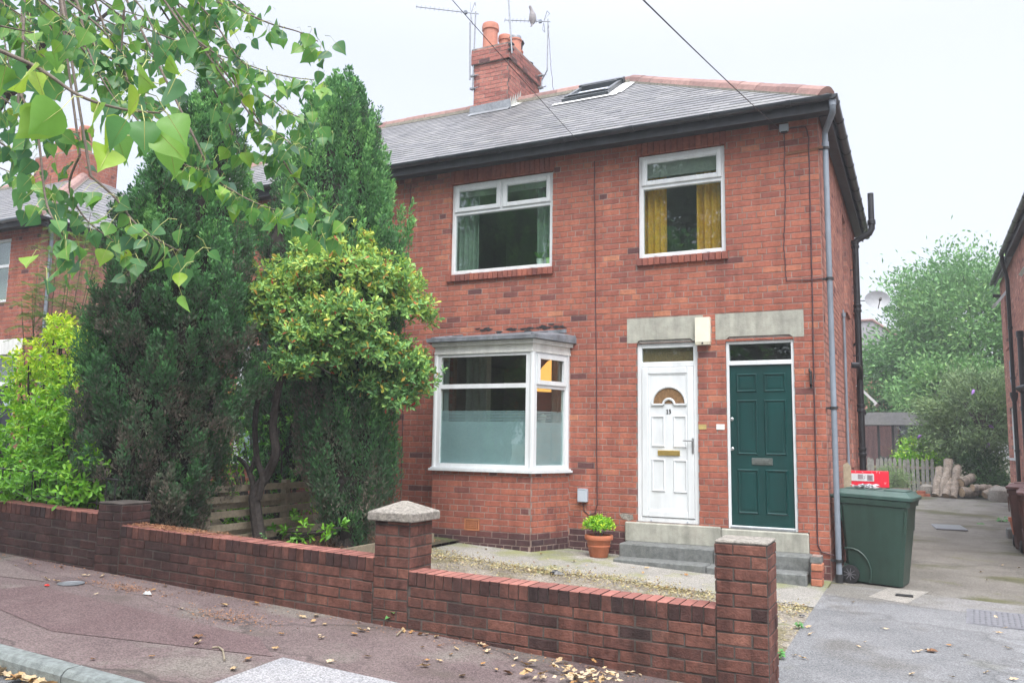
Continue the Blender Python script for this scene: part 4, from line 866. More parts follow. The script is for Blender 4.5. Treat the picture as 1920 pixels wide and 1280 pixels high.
rings = [(-.165, -.03, .035, .008), (-.12, -.025, .032, .014), (-.09, -.02, .045, .035), (-.04, .0, .065, .066), (.02, .03, .075, .078), (.08, .07, .068, .07), (.12, .11, .045, .048), (.15, .15, .032, .034), (.175, .185, .032, .034), (.19, .21, .028, .026), (.20, .222, .010, .010), (.215, .216, .003, .003)]
mb = MB(); n = 14; vs = []
sp = [Vector((x, 0, z)) for x, z, _, _ in rings]
for i, (x, z, a, b) in enumerate(rings):
    d = (sp[min(i+1, len(sp)-1)]-sp[max(0, i-1)]).normalized(); u = Vector((-d.z, 0, d.x))
    for k in range(n): w = 2*math.pi*k/n; q = sp[i]+Vector((0, 1, 0))*a*math.cos(w)+u*b*math.sin(w); vs.append(q)
fs = [(i*n+k, i*n+(k+1) % n, (i+1)*n+(k+1) % n, (i+1)*n+k) for i in range(len(rings)-1) for k in range(n)]+[tuple(range(n)), tuple(range((len(rings)-1)*n, len(rings)*n))]
RT = Matrix.Rotation(RAD(-62), 3, 'Y'); RZm = Matrix.Rotation(RAD(65), 3, 'Z')
bird = thing('pigeon', 'grey wood pigeon perched on the right aerial boom', 'bird', pg)
mb.mesh([RZm @ (RT @ v)+Vector((0, 0, .04)) for v in vs], fs, .5); mb.build('body', mat('pigeon_feather', (.28, .27, .28), rough=.9, namt=.25, nscale=25), bird, smooth=True)
mb = MB()
for s in (-.02, .02): mb.tube([RZm @ (RT @ Vector((.0, s, -.03)))+Vector((0, 0, .04)), (s*.6, s, -.002)], .006, 5)
mb.build('leg', mat('pigeon_leg', (.4, .15, .13)), bird)
# satellite dish
D = at(1645, 561, x=.42); ds = thing('satellite_dish', 'grey satellite dish on an arm from the side wall', 'satellite dish', D); ds.scale = (.8, .8, .8)
nrm = Vector((.25, -.95, .18)).normalized(); s = nrm.cross(Vector((0, 0, 1))).normalized(); u = s.cross(nrm)
mb = MB(); n = 32; rr = (0, .5, 1.)
prof = [(0, -.045), (.10, -.04), (.18, -.02), (.235, .0)]
base = len(mb.v)
vs = [s*(r*1.12*math.cos(2*math.pi*k/n))+u*(r*.86*math.sin(2*math.pi*k/n))+nrm*h for r, h in prof for k in range(n)]
mb.mesh(vs, [(i*n+k, i*n+(k+1) % n, (i+1)*n+(k+1) % n, (i+1)*n+k) for i in range(len(prof)-1) for k in range(n)]); mb.build('dish', mat('dish_grey', (.30, .33, .36), rough=.5, namt=.1), ds, smooth=True)
mb = MB(); mb.tube([s*.0+u*-.22, nrm*.24+u*-.10], .009, 6); mb.build('arm', m_dark, ds); mb = MB(); mb.tube([nrm*.22+u*-.10, nrm*.30+u*-.09], .028, 10); mb.build('receiver', m_dark, ds)
mb = MB(); mb.tube([-nrm*.05, -nrm*.08, Vector((-.50, 0, .0))], .014, 8); mb.build('wall_bracket', m_galv, ds)
# ------------------------------------------------------------------ garden walls
def wallrun(root, x0, x1, zt0, zt1, y0=-5., name='wall_section', seed=1, base=None, tonef=None, cope=True, crack=False):
    """garden wall from x0 to x1; coping top falls from zt0 to zt1; courses run parallel to the coping"""
    sh = lambda x: zt0+(zt1-zt0)*(x-x0)/(x1-x0)
    hb = .105; mb = MB()
    bot = -(.80 if base is None else base)
    f1 = lambda u, v, w: (u, y0-w, sh(u)-hb+v); f2 = lambda u, v, w: (u, y0+.215+w, sh(u)-hb+v)
    n = int(round(-bot/.081)); bot = -n*.081
    for f, s in ((f1, seed), (f2, seed+1)): brickface(mb, f, x0, x1, bot, -.002, L=.225, H=.081, j=.010, depth=.09, proud=.005, seed=s, backing=.106, tone=tonef or (lambda x, z, t: t), jit=2.2, header=0)
    w = mb.build(name, [m_gbrick, m_gmortar], root)
    if cope:
        mb = MB(); soldier(mb, lambda u, v, q: (u, y0-q, sh(u)+v), x0, x1, -hb, 0., proud=.007, depth=.21, seed=seed+2, t=(.0, .7), n=round((x1-x0)/.078), dv=.002)
        # coping fronts take the darker wall brick, tops the paler coping brick
        k = len(mb.f)
        for i in range(k): mb.m[i] = 0 if i % 10 in (3, 7) else 2
        mb.box(x0+.002, x1-.002, y0+.004, y0+.205, min(sh(x0), sh(x1))-hb+.003, min(sh(x0), sh(x1))-.006, m=1)
        c = mb.build('coping', [m_cope, m_gmortar, m_gbrick], root)
    return w
def pillar(root, x0, x1, y0, y1, zb, zt, name, seed, cap=None, tk=1.15):
    mb = MB(); k = lambda x, z, t: t
    for f, a, b, s, o in ((lambda u, v, w: (u, y0-w, v), x0, x1, seed, 0.), (lambda u, v, w: (u, y1+w, v), x0, x1, seed+1, 0.), (lambda u, v, w: (x1+w, u, v), y0, y1, seed+2, .1125), (lambda u, v, w: (x0-w, u, v), y0, y1, seed+3, .1125)):
        brickface(mb, f, a, b, zb, zt, L=.225, H=.081, off=o+a, depth=.09, seed=s, backing=.1, proud=.005, jit=2., header=0, tone=lambda x, z, t: min(1, t*tk))
    mb.box(x0+.05, x1-.05, y0+.05, y1-.05, zb, zt-.004, m=1)
    if cap is None: mb.box(x0-.004, x1+.004, y0-.004, y1+.004, zt, zt+.022, m=2, b=.008)
    p = mb.build(name, [m_gbrick, m_gmortar, m_cap if tk > 1 else m_gmortar], root)
    if cap:
        mb = MB(); e = .045; cx, cy = (x0+x1)/2, (y0+y1)/2; a, b, c, d = x0-e, x1+e, y0-e, y1+e; z = zt+.003
        vs = []
        for (i, zz) in ((.004, z), (0, z+.008), (0, z+.062), (.008, z+.07)): vs += [(a+i, c+i, zz), (b-i, c+i, zz), (b-i, d-i, zz), (a+i, d-i, zz)]
        vs += [(cx-.02, cy-.02, zt+cap), (cx+.02, cy-.02, zt+cap), (cx+.02, cy+.02, zt+cap), (cx-.02, cy+.02, zt+cap)]
        fs = [(3, 2, 1, 0)]+[(r*4+k_, r*4+(k_+1) % 4, r*4+4+(k_+1) % 4, r*4+4+k_) for r in range(4) for k_ in range(4)]+[(16, 17, 18, 19)]
        mb.mesh(vs, fs); mb.build('pillar_cap', m_cap, p)
    return p
GW = thing('garden_wall', 'low weathered red brick garden wall with a stone capped pillar and a tall end pillar', 'wall')
wallrun(GW, -2.605, -.245, .512, .472, seed=51)
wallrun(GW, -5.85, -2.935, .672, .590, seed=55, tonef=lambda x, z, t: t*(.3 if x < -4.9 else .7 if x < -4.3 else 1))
pillar(GW, -2.933, -2.607, -5., -4.67, -.2, .882, 'pillar', 61, cap=.150); pillar(GW, -.243, .085, -5., -4.67, -.4, .885, 'pillar', 71)
NW = thing('neighbour_wall', 'dark brick garden wall under the yellow green bush at the left', 'wall')
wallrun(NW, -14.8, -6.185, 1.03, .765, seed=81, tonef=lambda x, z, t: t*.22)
pillar(NW, -6.183, -5.855, -5.003, -4.67, -.1, .86, 'pillar', 91, tk=.25)  # brick tone and cap darkened: the conifer's shadow put into the colour
rl = thing('iron_railing', 'black iron railing on the neighbouring wall half hidden by the bush', 'railing')
mb = MB(); sh = lambda x: .765+(1.03-.765)*(x+6.185)/(-14.8+6.185)
for z in (.06, .31): mb.tube([(-12.5, -4.75, sh(-12.5)+z), (-6.25, -4.75, sh(-6.25)+z)], .012, 6)
mb.build('rail', m_dark, rl)
mb = MB(); k = 0
for k in range(48): x = -12.4+k*.13; mb.tube([(x, -4.75, sh(x)-.12), (x, -4.75, sh(x)+.34)], .007, 5); 
o = mb.build('bars', m_dark, rl); o['kind'] = 'stuff'

# ------------------------------------------------------------------ slatted fence between the gardens
fe = thing('slatted_fence', 'low fence of bare horizontal timber slats behind the forked shrub trunk', 'fence')
R_ = random.Random(8)
for z in (.36, .50, .65, .80, .93):
    mb = MB(); w = .038; tl = R_.uniform(-.012, .012); mb.prism([(-3.66, z-w+tl), (-.75, z-w-tl), (-.75, z+w-tl), (-3.66, z+w+tl)], -6.20, -6.18, 'x', t=R_.random()); mb.build('slat', m_wood, fe)
for z in (.43, .73): mb = MB(); mb.box(-6.30, -6.285, -3.6, -.8, z-.04, z+.04, t=R_.random()); mb.build('slat', m_wood, fe)
for y in (-3.6, -2.3, -.9): mb = MB(); mb.box(-6.283, -6.202, y-.04, y+.04, .1, 1.0, t=.3); mb.build('post', m_wood, fe)
# timber edging board by the pillar
mb = MB(); p, q = at(690, 985, y=-2.2), at(620, 1004, y=-3.2); mb.box(-4.74, -4.70, -4.6, -1.2, .2, .33, t=.2); tag(mb.build('edging_board', m_wood), 'dark timber edging board beside the capped pillar', 'board')

# ------------------------------------------------------------------ wheelie bins
def bin_(label, loc, rz, col, lidcol, name='wheelie_bin', s=1., group=None, lean=0., open_lid=0.):
    t = thing(name, label, 'bin', loc, rz, group); t.scale = (s, s, s)
    if lean: t.rotation_euler = (0, lean, rz)
    W0, W1, A0, A1, F0, F1, H = .23, .29, -.26, -.36, .30, .37, .98        # half widths bottom/top, back x bottom/top, front x bottom/top
    mb = MB(); z0 = .02; e = .045
    def ring(z, wb, a, f): 
        c = e*.8; return [(a+c, -wb, z), (f-c, -wb, z), (f, -wb+c, z), (f, wb-c, z), (f-c, wb, z), (a+c, wb, z), (a, wb-c, z), (a, -wb+c, z)]
    L_ = [(z0, .97, 0), (z0+.03, 1, 0), (.88, 1, 0), (.885, 1.05, .02), (.945, 1.06, .025), (.95, 1.0, .0)]
    rows = []
    for z, k, g in L_:
        u = z/H; rows.append(ring(z, (W0+(W1-W0)*u)*k, (A0+(A1-A0)*u)-g, (F0+(F1-F0)*u)+g))
    vs = sum(rows, []); n = 8
    mb.mesh(vs, [(i*n+k, i*n+(k+1) % n, (i+1)*n+(k+1) % n, (i+1)*n+k) for i in range(len(rows)-1) for k in range(n)]+[tuple(range(n))[::-1], tuple(range((len(rows)-1)*n, len(rows)*n))])
    for sy in (-1, 1):                                # arch swept over each wheel
        pts = [(-.235+.225*math.cos(RAD(a)), sy*(.24+.018), .12+.26*math.sin(RAD(a))) for a in range(-22, 112, 8)]
        mb.tube(pts, .010, 6)
        for k in (0,): mb.box(-.30, -.20, sy*.215-.02, sy*.215+.02, .09, .2)
        mb.tube([(.34, sy*.288, .84), (.335, sy*.285, .60)], .008, 5); mb.tube([(-.33, sy*.292, .86), (-.32, sy*.288, .68)], .008, 5)
    b = mb.build('body', col, t, smooth=True)
    mb = MB(); Z = .955
    P = [(-.40, -.31), (.40, -.31), (.415, -.29), (.415, .29), (.40, .31), (-.40, .31)]
    rows = [[(x*k, y*k, z) for x, y in P] for k, z in ((1.0, Z), (1.01, Z+.035), (.97, Z+.05), (.93, Z+.052), (.86, Z+.085), (.80, Z+.09))]; n = 6
    mb.mesh(sum(rows, []), [(i*n+k, i*n+(k+1) % n, (i+1)*n+(k+1) % n, (i+1)*n+k) for i in range(len(rows)-1) for k in range(n)]+[tuple(range(n))[::-1], tuple(range((len(rows)-1)*n, len(rows)*n))])
    mb.box(.10, .34, -.2, .2, Z+.086, Z+.105, b=.01); mb.box(-.30, .02, -.22, .22, Z+.086, Z+.10, b=.008)
    lo = mb.build('lid', lidcol, t, smooth=True); 
    if open_lid: lo.rotation_euler = (0, open_lid, 0)
    mb = MB(); mb.tube([(-.40, -.25, .93), (-.46, -.25, .95), (-.46, .25, .95), (-.40, .25, .93)], .015, 8); mb.build('handle', col, t, smooth=True)
    for sy in (-1, 1):
        mb = MB(); ax = Matrix.Rotation(RAD(90), 3, 'X'); mb.lathe([(.075, -.026), (.098, -.022), (.10, 0), (.098, .022), (.075, .026)], (-.225, sy*.278, .10), 22, ax=ax)
        wh = mb.build('wheel', m_tyre, t, smooth=True)
        mb = MB(); mb.lathe([(.068, -.0275), (.072, -.029), (.060, -.030)], (-.225, sy*.278, .10), 22, ax=ax); mb.lathe([(.018, -.034), (.018, .034)], (-.225, sy*.278, .10), 12, ax=ax)
        for k in range(9): w = 2*math.pi*k/9; mb.tube([(-.225+.016*math.cos(w), sy*.309, .10+.016*math.sin(w)), (-.225+.066*math.cos(w), sy*.309, .10+.066*math.sin(w))], .005, 4)
        mb.build('rim', m_rim, wh)
    return t
m_tyre = mat('tyre_rubber', (.012, .012, .014), rough=.7, namt=.2); m_rim = mat('rim_plastic', (.10, .10, .11), rough=.5)
m_gbin = mat('green_bin_plastic', (.020, .050, .038), rough=.45, namt=.12, nscale=5, grime=.25, gscale=3, gcol=(.05, .075, .06), bump=.08, bscale=150, streak=0.25); m_glid = mat('green_lid_plastic', (.04, .085, .073), rough=.45, namt=.12, nscale=6, grime=.35, gscale=5, gcol=(.11, .15, .14), streak=0.20)
m_bbin = mat('brown_bin_plastic', (.085, .03, .022), rough=.5, namt=.15, nscale=6, grime=.3, gscale=4, gcol=(.13, .07, .055), streak=0.30); m_blid = mat('brown_lid_plastic', (.12, .05, .045), rough=.45, namt=.15, nscale=6, grime=.4, gscale=5, gcol=(.2, .13, .12))
m_dgbin = mat('dark_green_plastic', (.015, .07, .025), rough=.5, namt=.15)
bin_('large dark green wheelie bin with silver foil on its lid beside the house corner', (.475, .25, -.045), RAD(-9), m_gbin, m_glid, s=1.03, lean=RAD(2.2))
bin_('bright green wheelie bin mostly hidden behind the large dark green bin', (.42, 1.45, -.06), RAD(-8), m_dgbin, m_dgbin, s=.98)
bin_('brown wheelie bin behind the red box by the side wall', (.50, 2.55, -.06), RAD(-5), m_bbin, m_blid, s=.95)
bin_('brown wheelie bin against the far end of the right hand wall, terracotta pot behind it', (2.60, 5.55, -.085), RAD(-100), m_bbin, m_blid, s=1.02)
bin_('brown wheelie bin cut off by the right edge of the photo', (2.62, 4.65, -.085), RAD(-95), m_bbin, m_blid, s=.97)
# foil and the red carton
mb = MB(); R_ = random.Random(13)
for k in range(46):
    c = Vector((.42+R_.gauss(0, .065), .10+R_.gauss(0, .05), 1.055+R_.uniform(0, .035))); a, b = Vector((R_.uniform(-1, 1), R_.uniform(-1, 1), R_.uniform(-.4, .4)))*.035, Vector((R_.uniform(-1, 1), R_.uniform(-1, 1), R_.uniform(-.4, .4)))*.03
    mb.poly([c-a-b, c+a-b*.6, c+a*.8+b]); mb.poly([c-a-b, c+a*.8+b, c-a+b*.7])
tag(mb.build('foil_scrap', mat('crumpled_foil', (.75, .76, .78), rough=.3, metal=.6, namt=.1)), 'crumpled silver foil wrapper lying on the dark green bin lid', 'wrapper')
rb = thing('red_carton', 'bright red cardboard carton with a white label standing behind the dark green bin', 'carton', (.37, 1.2, 1.035), RAD(-2))
m_red = mat('red_card', (.72, .018, .045), rough=.55, namt=.05); mb = MB(); mb.box(-.245, .245, -.05, .05, -.02, .185, b=.004); mb.build('box', m_red, rb)
mb = MB(); mb.box(-.195, .075, -.054, -.0515, .055, .150); mb.build('label', m_upvc, rb)
mb = MB()
for k in range(9): mb.box(-.115+k*.007, -.112+k*.007, -.057, -.0545, .08, .14)
for k in range(7): mb.box(-.005, .06, -.057, -.0545, .068+k*.010, .072+k*.010)
mb.tube([(-.05, -.056, .08), (-.03, -.056, .10), (-.045, -.056, .115), (-.02, -.056, .13)], .0022, 4); mb.build('print', mat('label_ink', (.2, .1, .13), rough=.7, namt=0), rb)
mb = MB(); R_ = random.Random(2)
for k in range(9): x, z = R_.uniform(-.22, .23), R_.choice((R_.uniform(-.01, .04), R_.uniform(.155, .18))); a = R_.uniform(0, 3.1); mb.poly([(x+dx_*math.cos(a)-dy_*math.sin(a), -.0535, z+dx_*math.sin(a)+dy_*math.cos(a)) for dx_, dy_ in ((-.012, -.002), (.012, -.002), (.012, .002), (-.012, .002))])
mb.build('fleck', m_upvc, rb)
mb = MB(); mb.prism([(.10, .55), (.19, .55), (.19, 1.28), (.15, 1.33), (.10, 1.30)], .86, .88, 'y', t=1.); tag(mb.build('plywood_offcut', m_wood), 'pale plywood offcut leaning behind the drainpipe', 'board')
mb = MB(); mb.box(.16, .34, 1.28, 1.5, .99, 1.045, b=.02); tag(mb.build('blue_bag', mat('navy_plastic', (.02, .035, .10), rough=.5)), 'navy blue bag left of the red carton', 'bag')

# ------------------------------------------------------------------ potted shrub by the steps
pp = thing('potted_shrub', 'small bright green shrub in a terracotta pot left of the doorsteps', 'potted plant', (-2.735, -.40, gz(-2.735)+.005))
mb = MB(); mb.lathe([(.105, .0), (.115, .01), (.155, .21), (.16, .215), (.178, .22), (.182, .235), (.182, .265), (.176, .275), (.155, .275), (.15, .23)], (0, 0, 0), 30); mb.lathe([(.140, .13), (.146, .135), (.147, .145), (.144, .15)], (0, 0, 0), 30); pt_ = mb.build('pot', m_clay, pp, smooth=True)
mb = MB(); mb.lathe([(.148, .235), (.0, .25)], (0, 0, 0), 16); mb.build('compost', m_soil, pp)

# ------------------------------------------------------------------ broken brick stack by the steps, scraps
bs_ = thing('brick_stub', 'four rough bricks stacked at the right end of the doorsteps', 'bricks', (-.10, -.42, -.04))
R_ = random.Random(3)
for k in range(4):
    mb = MB(); dx_, dy_ = R_.uniform(-.008, .008), R_.uniform(-.01, .01); mb.box(-.065+dx_, .055+dx_, -.11+dy_, .09+dy_, .012+k*.083, .088+k*.083, t=(.9, .5, .95, .0)[k], b=.008); mb.build('brick', m_brick if k < 3 else m_conc, bs_)
mb = MB(); mb.box(-.055, .045, -.1, .08, .0, .34, m=0); mb.build('mortar', m_mortar, bs_)
def crumple(name, label, cat, u, v, size, m, seed, off=.0):
    p = atg(u, v, off); R = random.Random(seed); mb = MB(); n = 8
    for j in range(3):
        for k in range(n):
            w = 2*math.pi*k/n; w2 = 2*math.pi*(k+1)/n
    ring = lambda r, h: [(r*size*(1+.35*math.sin(3*2*math.pi*k/n+seed))*math.cos(2*math.pi*k/n), .6*r*size*math.sin(2*math.pi*k/n), h*size*R.uniform(.6, 1.3)) for k in range(n)]
    A, B = ring(1, .05), ring(.6, .45); vs = A+B+[(0, 0, .35*size)]
    mb.mesh(vs, [(k, (k+1) % n, n+(k+1) % n, n+k) for k in range(n)]+[(n+k, n+(k+1) % n, 2*n) for k in range(n)])
    o = mb.build(name, m, loc=(p[0], p[1], p[2]+.008)); tag(o, label, cat); return o
m_bplas = mat('black_polythene', (.012, .013, .016), rough=.3, spec=.7)
crumple('plastic_scrap', 'crumpled black plastic scrap on the path edge behind the wall', 'scrap', 1042, 1077, .085, m_bplas, 1)
crumple('plastic_scrap', 'small black scrap on the gravel right of the end pillar', 'scrap', 1503, 1156, .03, m_bplas, 2)
crumple('paper_scrap', 'grey feathery scrap on the pavement under the left wall', 'scrap', 277, 1115, .045, mat('grey_scrap', (.4, .42, .42), rough=.8), 3)
crumple('berry_scrap', 'tiny red scrap on the pavement at the far left', 'scrap', 88, 1099, .03, mat('red_scrap', (.6, .03, .02), rough=.6), 4)
# stop-tap cover and manhole covers
def disc(name, label, u, v, r, m, cat='cover'):
    p = atg(u, v); mb = MB(); mb.lathe([(r, 0), (r, .006), (r*.86, .0065), (r*.84, .004), (r*.2, .004), (r*.18, .006)], (0, 0, .003), 26); return tag(mb.build(name, m, loc=(p[0], p[1], p[2])), label, cat)
disc('stop_tap_cover', 'small round metal stop tap cover in the pavement at the left', 133, 1094, .11, m_galv)
m_iron = mat('cover_iron', (.165, .17, .188), rough=.6, metal=.1, namt=.25, nscale=20)
mh = thing('manhole_cover', 'chequered iron manhole cover set in the drive at the right', 'manhole cover', (1.72, -1.33, gz(1.72)+.014), RAD(-3))
mb = MB(); mb.box(-.37, .37, -.37, .37, -.02, .004); mb.build('plate', m_iron, mh)
mb = MB()
for i in range(15):
    for j in range(15):
        a = RAD(45) if (i+j) % 2 else RAD(-45); x, y = -.33+i*.047, -.33+j*.047
        mb.poly([(x+p*math.cos(a)-q*math.sin(a), y+p*math.sin(a)+q*math.cos(a), .0085) for p, q in ((-.017, 0), (0, -.006), (.017, 0), (0, .006))])
        mb.poly([(x+p*math.cos(a)-q*math.sin(a), y+p*math.sin(a)+q*math.cos(a), .004+h) for p, q, h in ((-.019, 0, 0), (0, -.008, 0), (0, -.006, .0045), (-.017, 0, .0045))])
o = mb.build('chequer_pattern', m_iron, mh); o['kind'] = 'stuff'
mb = MB()
for q in ((-.40, .40, -.40, -.372), (-.40, .40, .372, .40), (-.40, -.372, -.372, .372), (.372, .40, -.372, .372)): mb.box(q[0], q[1], q[2], q[3], -.02, .002)
mb.build('cover_frame', m_iron, mh)
gr = thing('drain_grating', 'pale metal drain cover halfway along the side drive', 'drain cover', (1.44, 8.2, gz(1.44)+rise(8.2)+.012), RAD(5))
mb = MB(); mb.box(-.27, .27, -.55, .55, -.01, .005); mb.build('plate', m_iron, gr); mb = MB()
for k in range(12): mb.box(-.25+k*.045, -.23+k*.045, -.5, .5, .0055, .011)
mb.build('ribs', m_galv, gr)
mb = MB(); mb.box(.69, .86, -.62, -.52, -.045+.004, -.03+.001); p = atg(1702, 1119); tag(mb.build('tap_lid', m_dark), 'small dark rectangular lid in the pale drive patch', 'cover')

# ------------------------------------------------------------------ the house at the left
lh = thing('neighbour_house', 'brick house at the far left with slate hip roof and pale lintel', 'house', (0, 0, 0))
HX = -15.0; ZL = 5.80
hw = [(-16.75, -16.0, 4.25, 5.62), (-16.45, -15.46, .75, 3.13), (-16.55, -15.33, 3.13, 3.46)]
mb = MB(); brickface(mb, FRONT, -19.5, HX, .3, ZL, hw, seed=101, tone=lambda x, z, t: t*.9); mb.build('front_wall', [m_brick, m_mortar], lh)
mb = MB(); brickface(mb, lambda u, v, w: (HX+w, u, v), 0, 4.2, .3, ZL, [], seed=103, off=.118, tone=lambda x, z, t: t*(.55 if z < 1.4 else 1)); mb.build('side_wall', [m_obrick, m_mortar], lh)
mb = MB(); mb.box(-19.5, HX-.25, .24, .3, .4, ZL); mb.build('room', m_plaster, lh)
mb = MB(); mb.box(-16.55, -15.33, -.01, .1, 3.135, 3.455, b=.01); mb.build('lintel', m_wpaint, lh)
mb = MB(); frame_box(mb, -16.745, -16.005, 4.255, 5.615, .06, .03, .10); mb.box(-16.69, -16.06, .03, .10, 5.0, 5.06); w_ = mb.build('window', m_upvc, lh); pane(-16.69, -16.06, 4.31, 5.56, .06, w_)
mb = MB(); frame_box(mb, -16.445, -15.465, .76, 3.125, .06, .03, .10); mb.box(-16.39, -15.52, .03, .10, 2.50, 2.58); d_ = mb.build('front_door', m_upvc, lh, label='dark navy front door under a white lintel'); pane(-16.39, -15.52, 2.58, 3.07, .06, d_)
mb = MB(); mb.box(-16.385, -15.525, .05, .09, .8, 2.5)
for a in (-16.3, -15.9):
    for (c, d) in ((2.0, 2.35), (1.2, 1.9)): mould(mb, a, a+.32, c, d, .05)
mb.build('door_leaf', mat('navy_paint', (.012, .016, .03), rough=.4), d_)
for q_ in (-16.25, -15.86): mb = MB(); mb.box(q_, q_+.24, .045, .05, 2.08, 2.27); mb.build('door_light', m_frost, d_)
# roof of the left house (hip end towards us)
E1, Y0_, RYl, RZl = HX+.25, -.35, 3.3, 8.35
mb = MB(); R_ = random.Random(77); DL = RYl-Y0_; ZLe = ZL+.10
nfl = Vector((0, -(RZl-ZLe), DL)).normalized(); nsl = Vector((RZl-ZLe, 0, DL)).normalized(); sl_len = math.hypot(DL, RZl-ZLe)
slates(lambda u, t, h: (u, Y0_+DL*t+nfl.y*h, ZLe+(RZl-ZLe)*t+nfl.z*h), lambda t: -27, lambda t: E1-DL*t, 20, .27)
slates(lambda u, t, h: (E1-DL*t+nsl.x*h, u, ZLe+(RZl-ZLe)*t+nsl.z*h), lambda t: Y0_+DL*t, lambda t: 2*RYl-Y0_-DL*t, 20, .27)
mb.mesh([(-27, Y0_, ZLe-.02), (E1, Y0_, ZLe-.02), (E1, 2*RYl-Y0_, ZLe-.02), (E1-DL, RYl, RZl-.02), (-27, RYl, RZl-.02), (-27, 2*RYl-Y0_, ZLe-.02)], [(0, 1, 3, 4), (1, 2, 3), (2, 5, 4, 3)], .2)
roof_l = mb.build('roof', m_slate, lh); keep = roof; roof = roof_l
ridge_run((E1-.05, Y0_+.05, ZLe+.05), (E1-DL, RYl, RZl+.03), 'hip_tiles'); ridge_run((-27, RYl, RZl+.03), (E1-DL, RYl, RZl+.03), 'ridge_tiles')
roof = keep
mb = MB(); mb.box(-27, E1-.03, Y0_+.05, Y0_+.08, ZLe-.17, ZLe-.01); mb.box(E1-.07, E1-.05, Y0_+.082, 6.5, ZLe-.16, ZLe-.01); mb.box(-27, E1-.09, Y0_+.082, -.01, ZLe-.13, ZLe-.11); mb.box(HX+.01, E1-.09, -.0, 6.5, ZLe-.13, ZLe-.11); mb.build('fascia', m_fascia, lh)
gutter((-27, Y0_-.02, ZLe-.02), (E1+.02, Y0_-.02, ZLe-.02), (0, -1, 0), m=m_pipe, parent=lh); gutter((E1+.01, Y0_-.05, ZLe-.025), (E1+.01, 6.5, ZLe-.03), (1, 0, 0), parent=lh)
mb = MB(); mb.tube([(E1-.05, -.1, ZLe-.05), (HX+.08, .14, ZLe-.25), (HX+.07, .16, ZLe-.4), (HX+.07, .16, .5)], .038, 10); mb.build('drainpipe', m_pipe, lh, smooth=True)
mb = MB(); LC = (-19.75, -18.0, 2.75, 3.9)
for (fn, u0, u1, sd) in ((lambda u, v, w: (u, LC[2]-w, v), LC[0], LC[1], 141), (lambda u, v, w: (LC[1]+w, u, v), LC[2], LC[3], 142)): brickface(mb, fn, u0, u1, 7.4, 8.75, seed=sd, backing=.1)
mb.box(LC[0]+.1, LC[1]-.1, LC[2]+.1, LC[3]-.1, 7.4, 8.74, m=1); mb.box(LC[0], LC[1], LC[2], LC[3], 8.75, 8.79, m=1); mb.build('chimney', [m_brick, m_mortar], roof_l)
for x in (-19.4, -18.9, -18.4): mb = MB(); mb.lathe([(.17, 8.75), (.15, 9.4), (.18, 9.45), (.18, 9.55), (.15, 9.58), (.14, 9.2)], (x, 3.2, 0), 14); mb.build('chimney_pot', m_potc, roof_l, smooth=True)

# ------------------------------------------------------------------ the house at the right: its side wall
rh = thing('neighbour_house', 'brick side wall of the house at the right edge with gutters and black pipes', 'house', (0, 0, 0))
QX = 3.12; SIDEL = lambda u, v, w: (QX-w, u, v)
qw = [(13.2, 13.95, 4.15, 5.55), (12.7, 14.25, 1.32, 2.58), (6.8, 7.6, 3.9, 5.2)]
mb = MB(); brickface(mb, SIDEL, 2.4, 15.0, -.3, 6.0, qw, seed=201, off=.05, tone=lambda x, z, t: min(1, t*1.1)); mb.build('side_wall', [m_obrick, m_mortar], rh)
mb = MB(); mb.box(QX+.23, QX+5, 14.7, 14.95, -.3, 6.0); mb.build('rear_wall', m_obrick, rh)
mb = MB(); brickface(mb, lambda u, v, w: (u, 2.4-w, v), QX, QX+5., -.3, 6.0, [], seed=211, backing=.2); mb.build('front_wall', [m_brick, m_mortar], rh)
for (a, b, c, d) in qw:
    mb = MB()
    for q in ((a, a+.07, c, d), (b-.07, b, c, d), ((a+b)/2-.04, (a+b)/2+.04, c+.07, d-.07), (a+.07, b-.07, c, c+.07), (a+.07, b-.07, d-.07, d)): mb.box(QX+.04, QX+.10, q[0], q[1], q[2], q[3])
    w_ = mb.build('window', m_upvc, rh); mb = MB(); mb.box(QX+.065, QX+.075, a+.07, b-.07, c+.07, d-.07); mb.build('pane', m_glass, w_)
    mb = MB(); mb.box(QX-.06, QX+.1, a-.05, b+.05, c-.06, c-.004) if c < 2 else soldier(mb, SIDEL, a-.05, b+.05, c-.1, c-.004, proud=.04); mb.build('sill', m_upvc if c < 2 else m_obrick, w_)
for (a, b, z) in ((13.25, 13.9, 5.5), (6.85, 7.55, 5.15)):
    mb = MB(); mb.prism([(QX+.03, z), (QX-.26, z-.36), (QX-.29, z-.33), (QX, z+.03)], a, a+.04, 'y'); mb.prism([(QX+.03, z), (QX-.26, z-.36), (QX-.29, z-.33), (QX, z+.03)], b-.04, b, 'y'); mb.prism([(QX-.24, z-.34), (QX-.26, z-.36), (QX-.31, z-.32), (QX-.29, z-.30)], a, b, 'y'); mb.build('open_casement', m_upvc, rh)
mb = MB(); mb.box(QX-.145, QX-.12, 2.0, 11.6, 5.98, 6.16); mb.box(QX-.118, QX, 2.0, 11.6, 6.02, 6.04); mb.box(QX-.14, QX-.12, 11.62, 14.9, 5.88, 6.04); mb.build('fascia', m_fascia, rh)
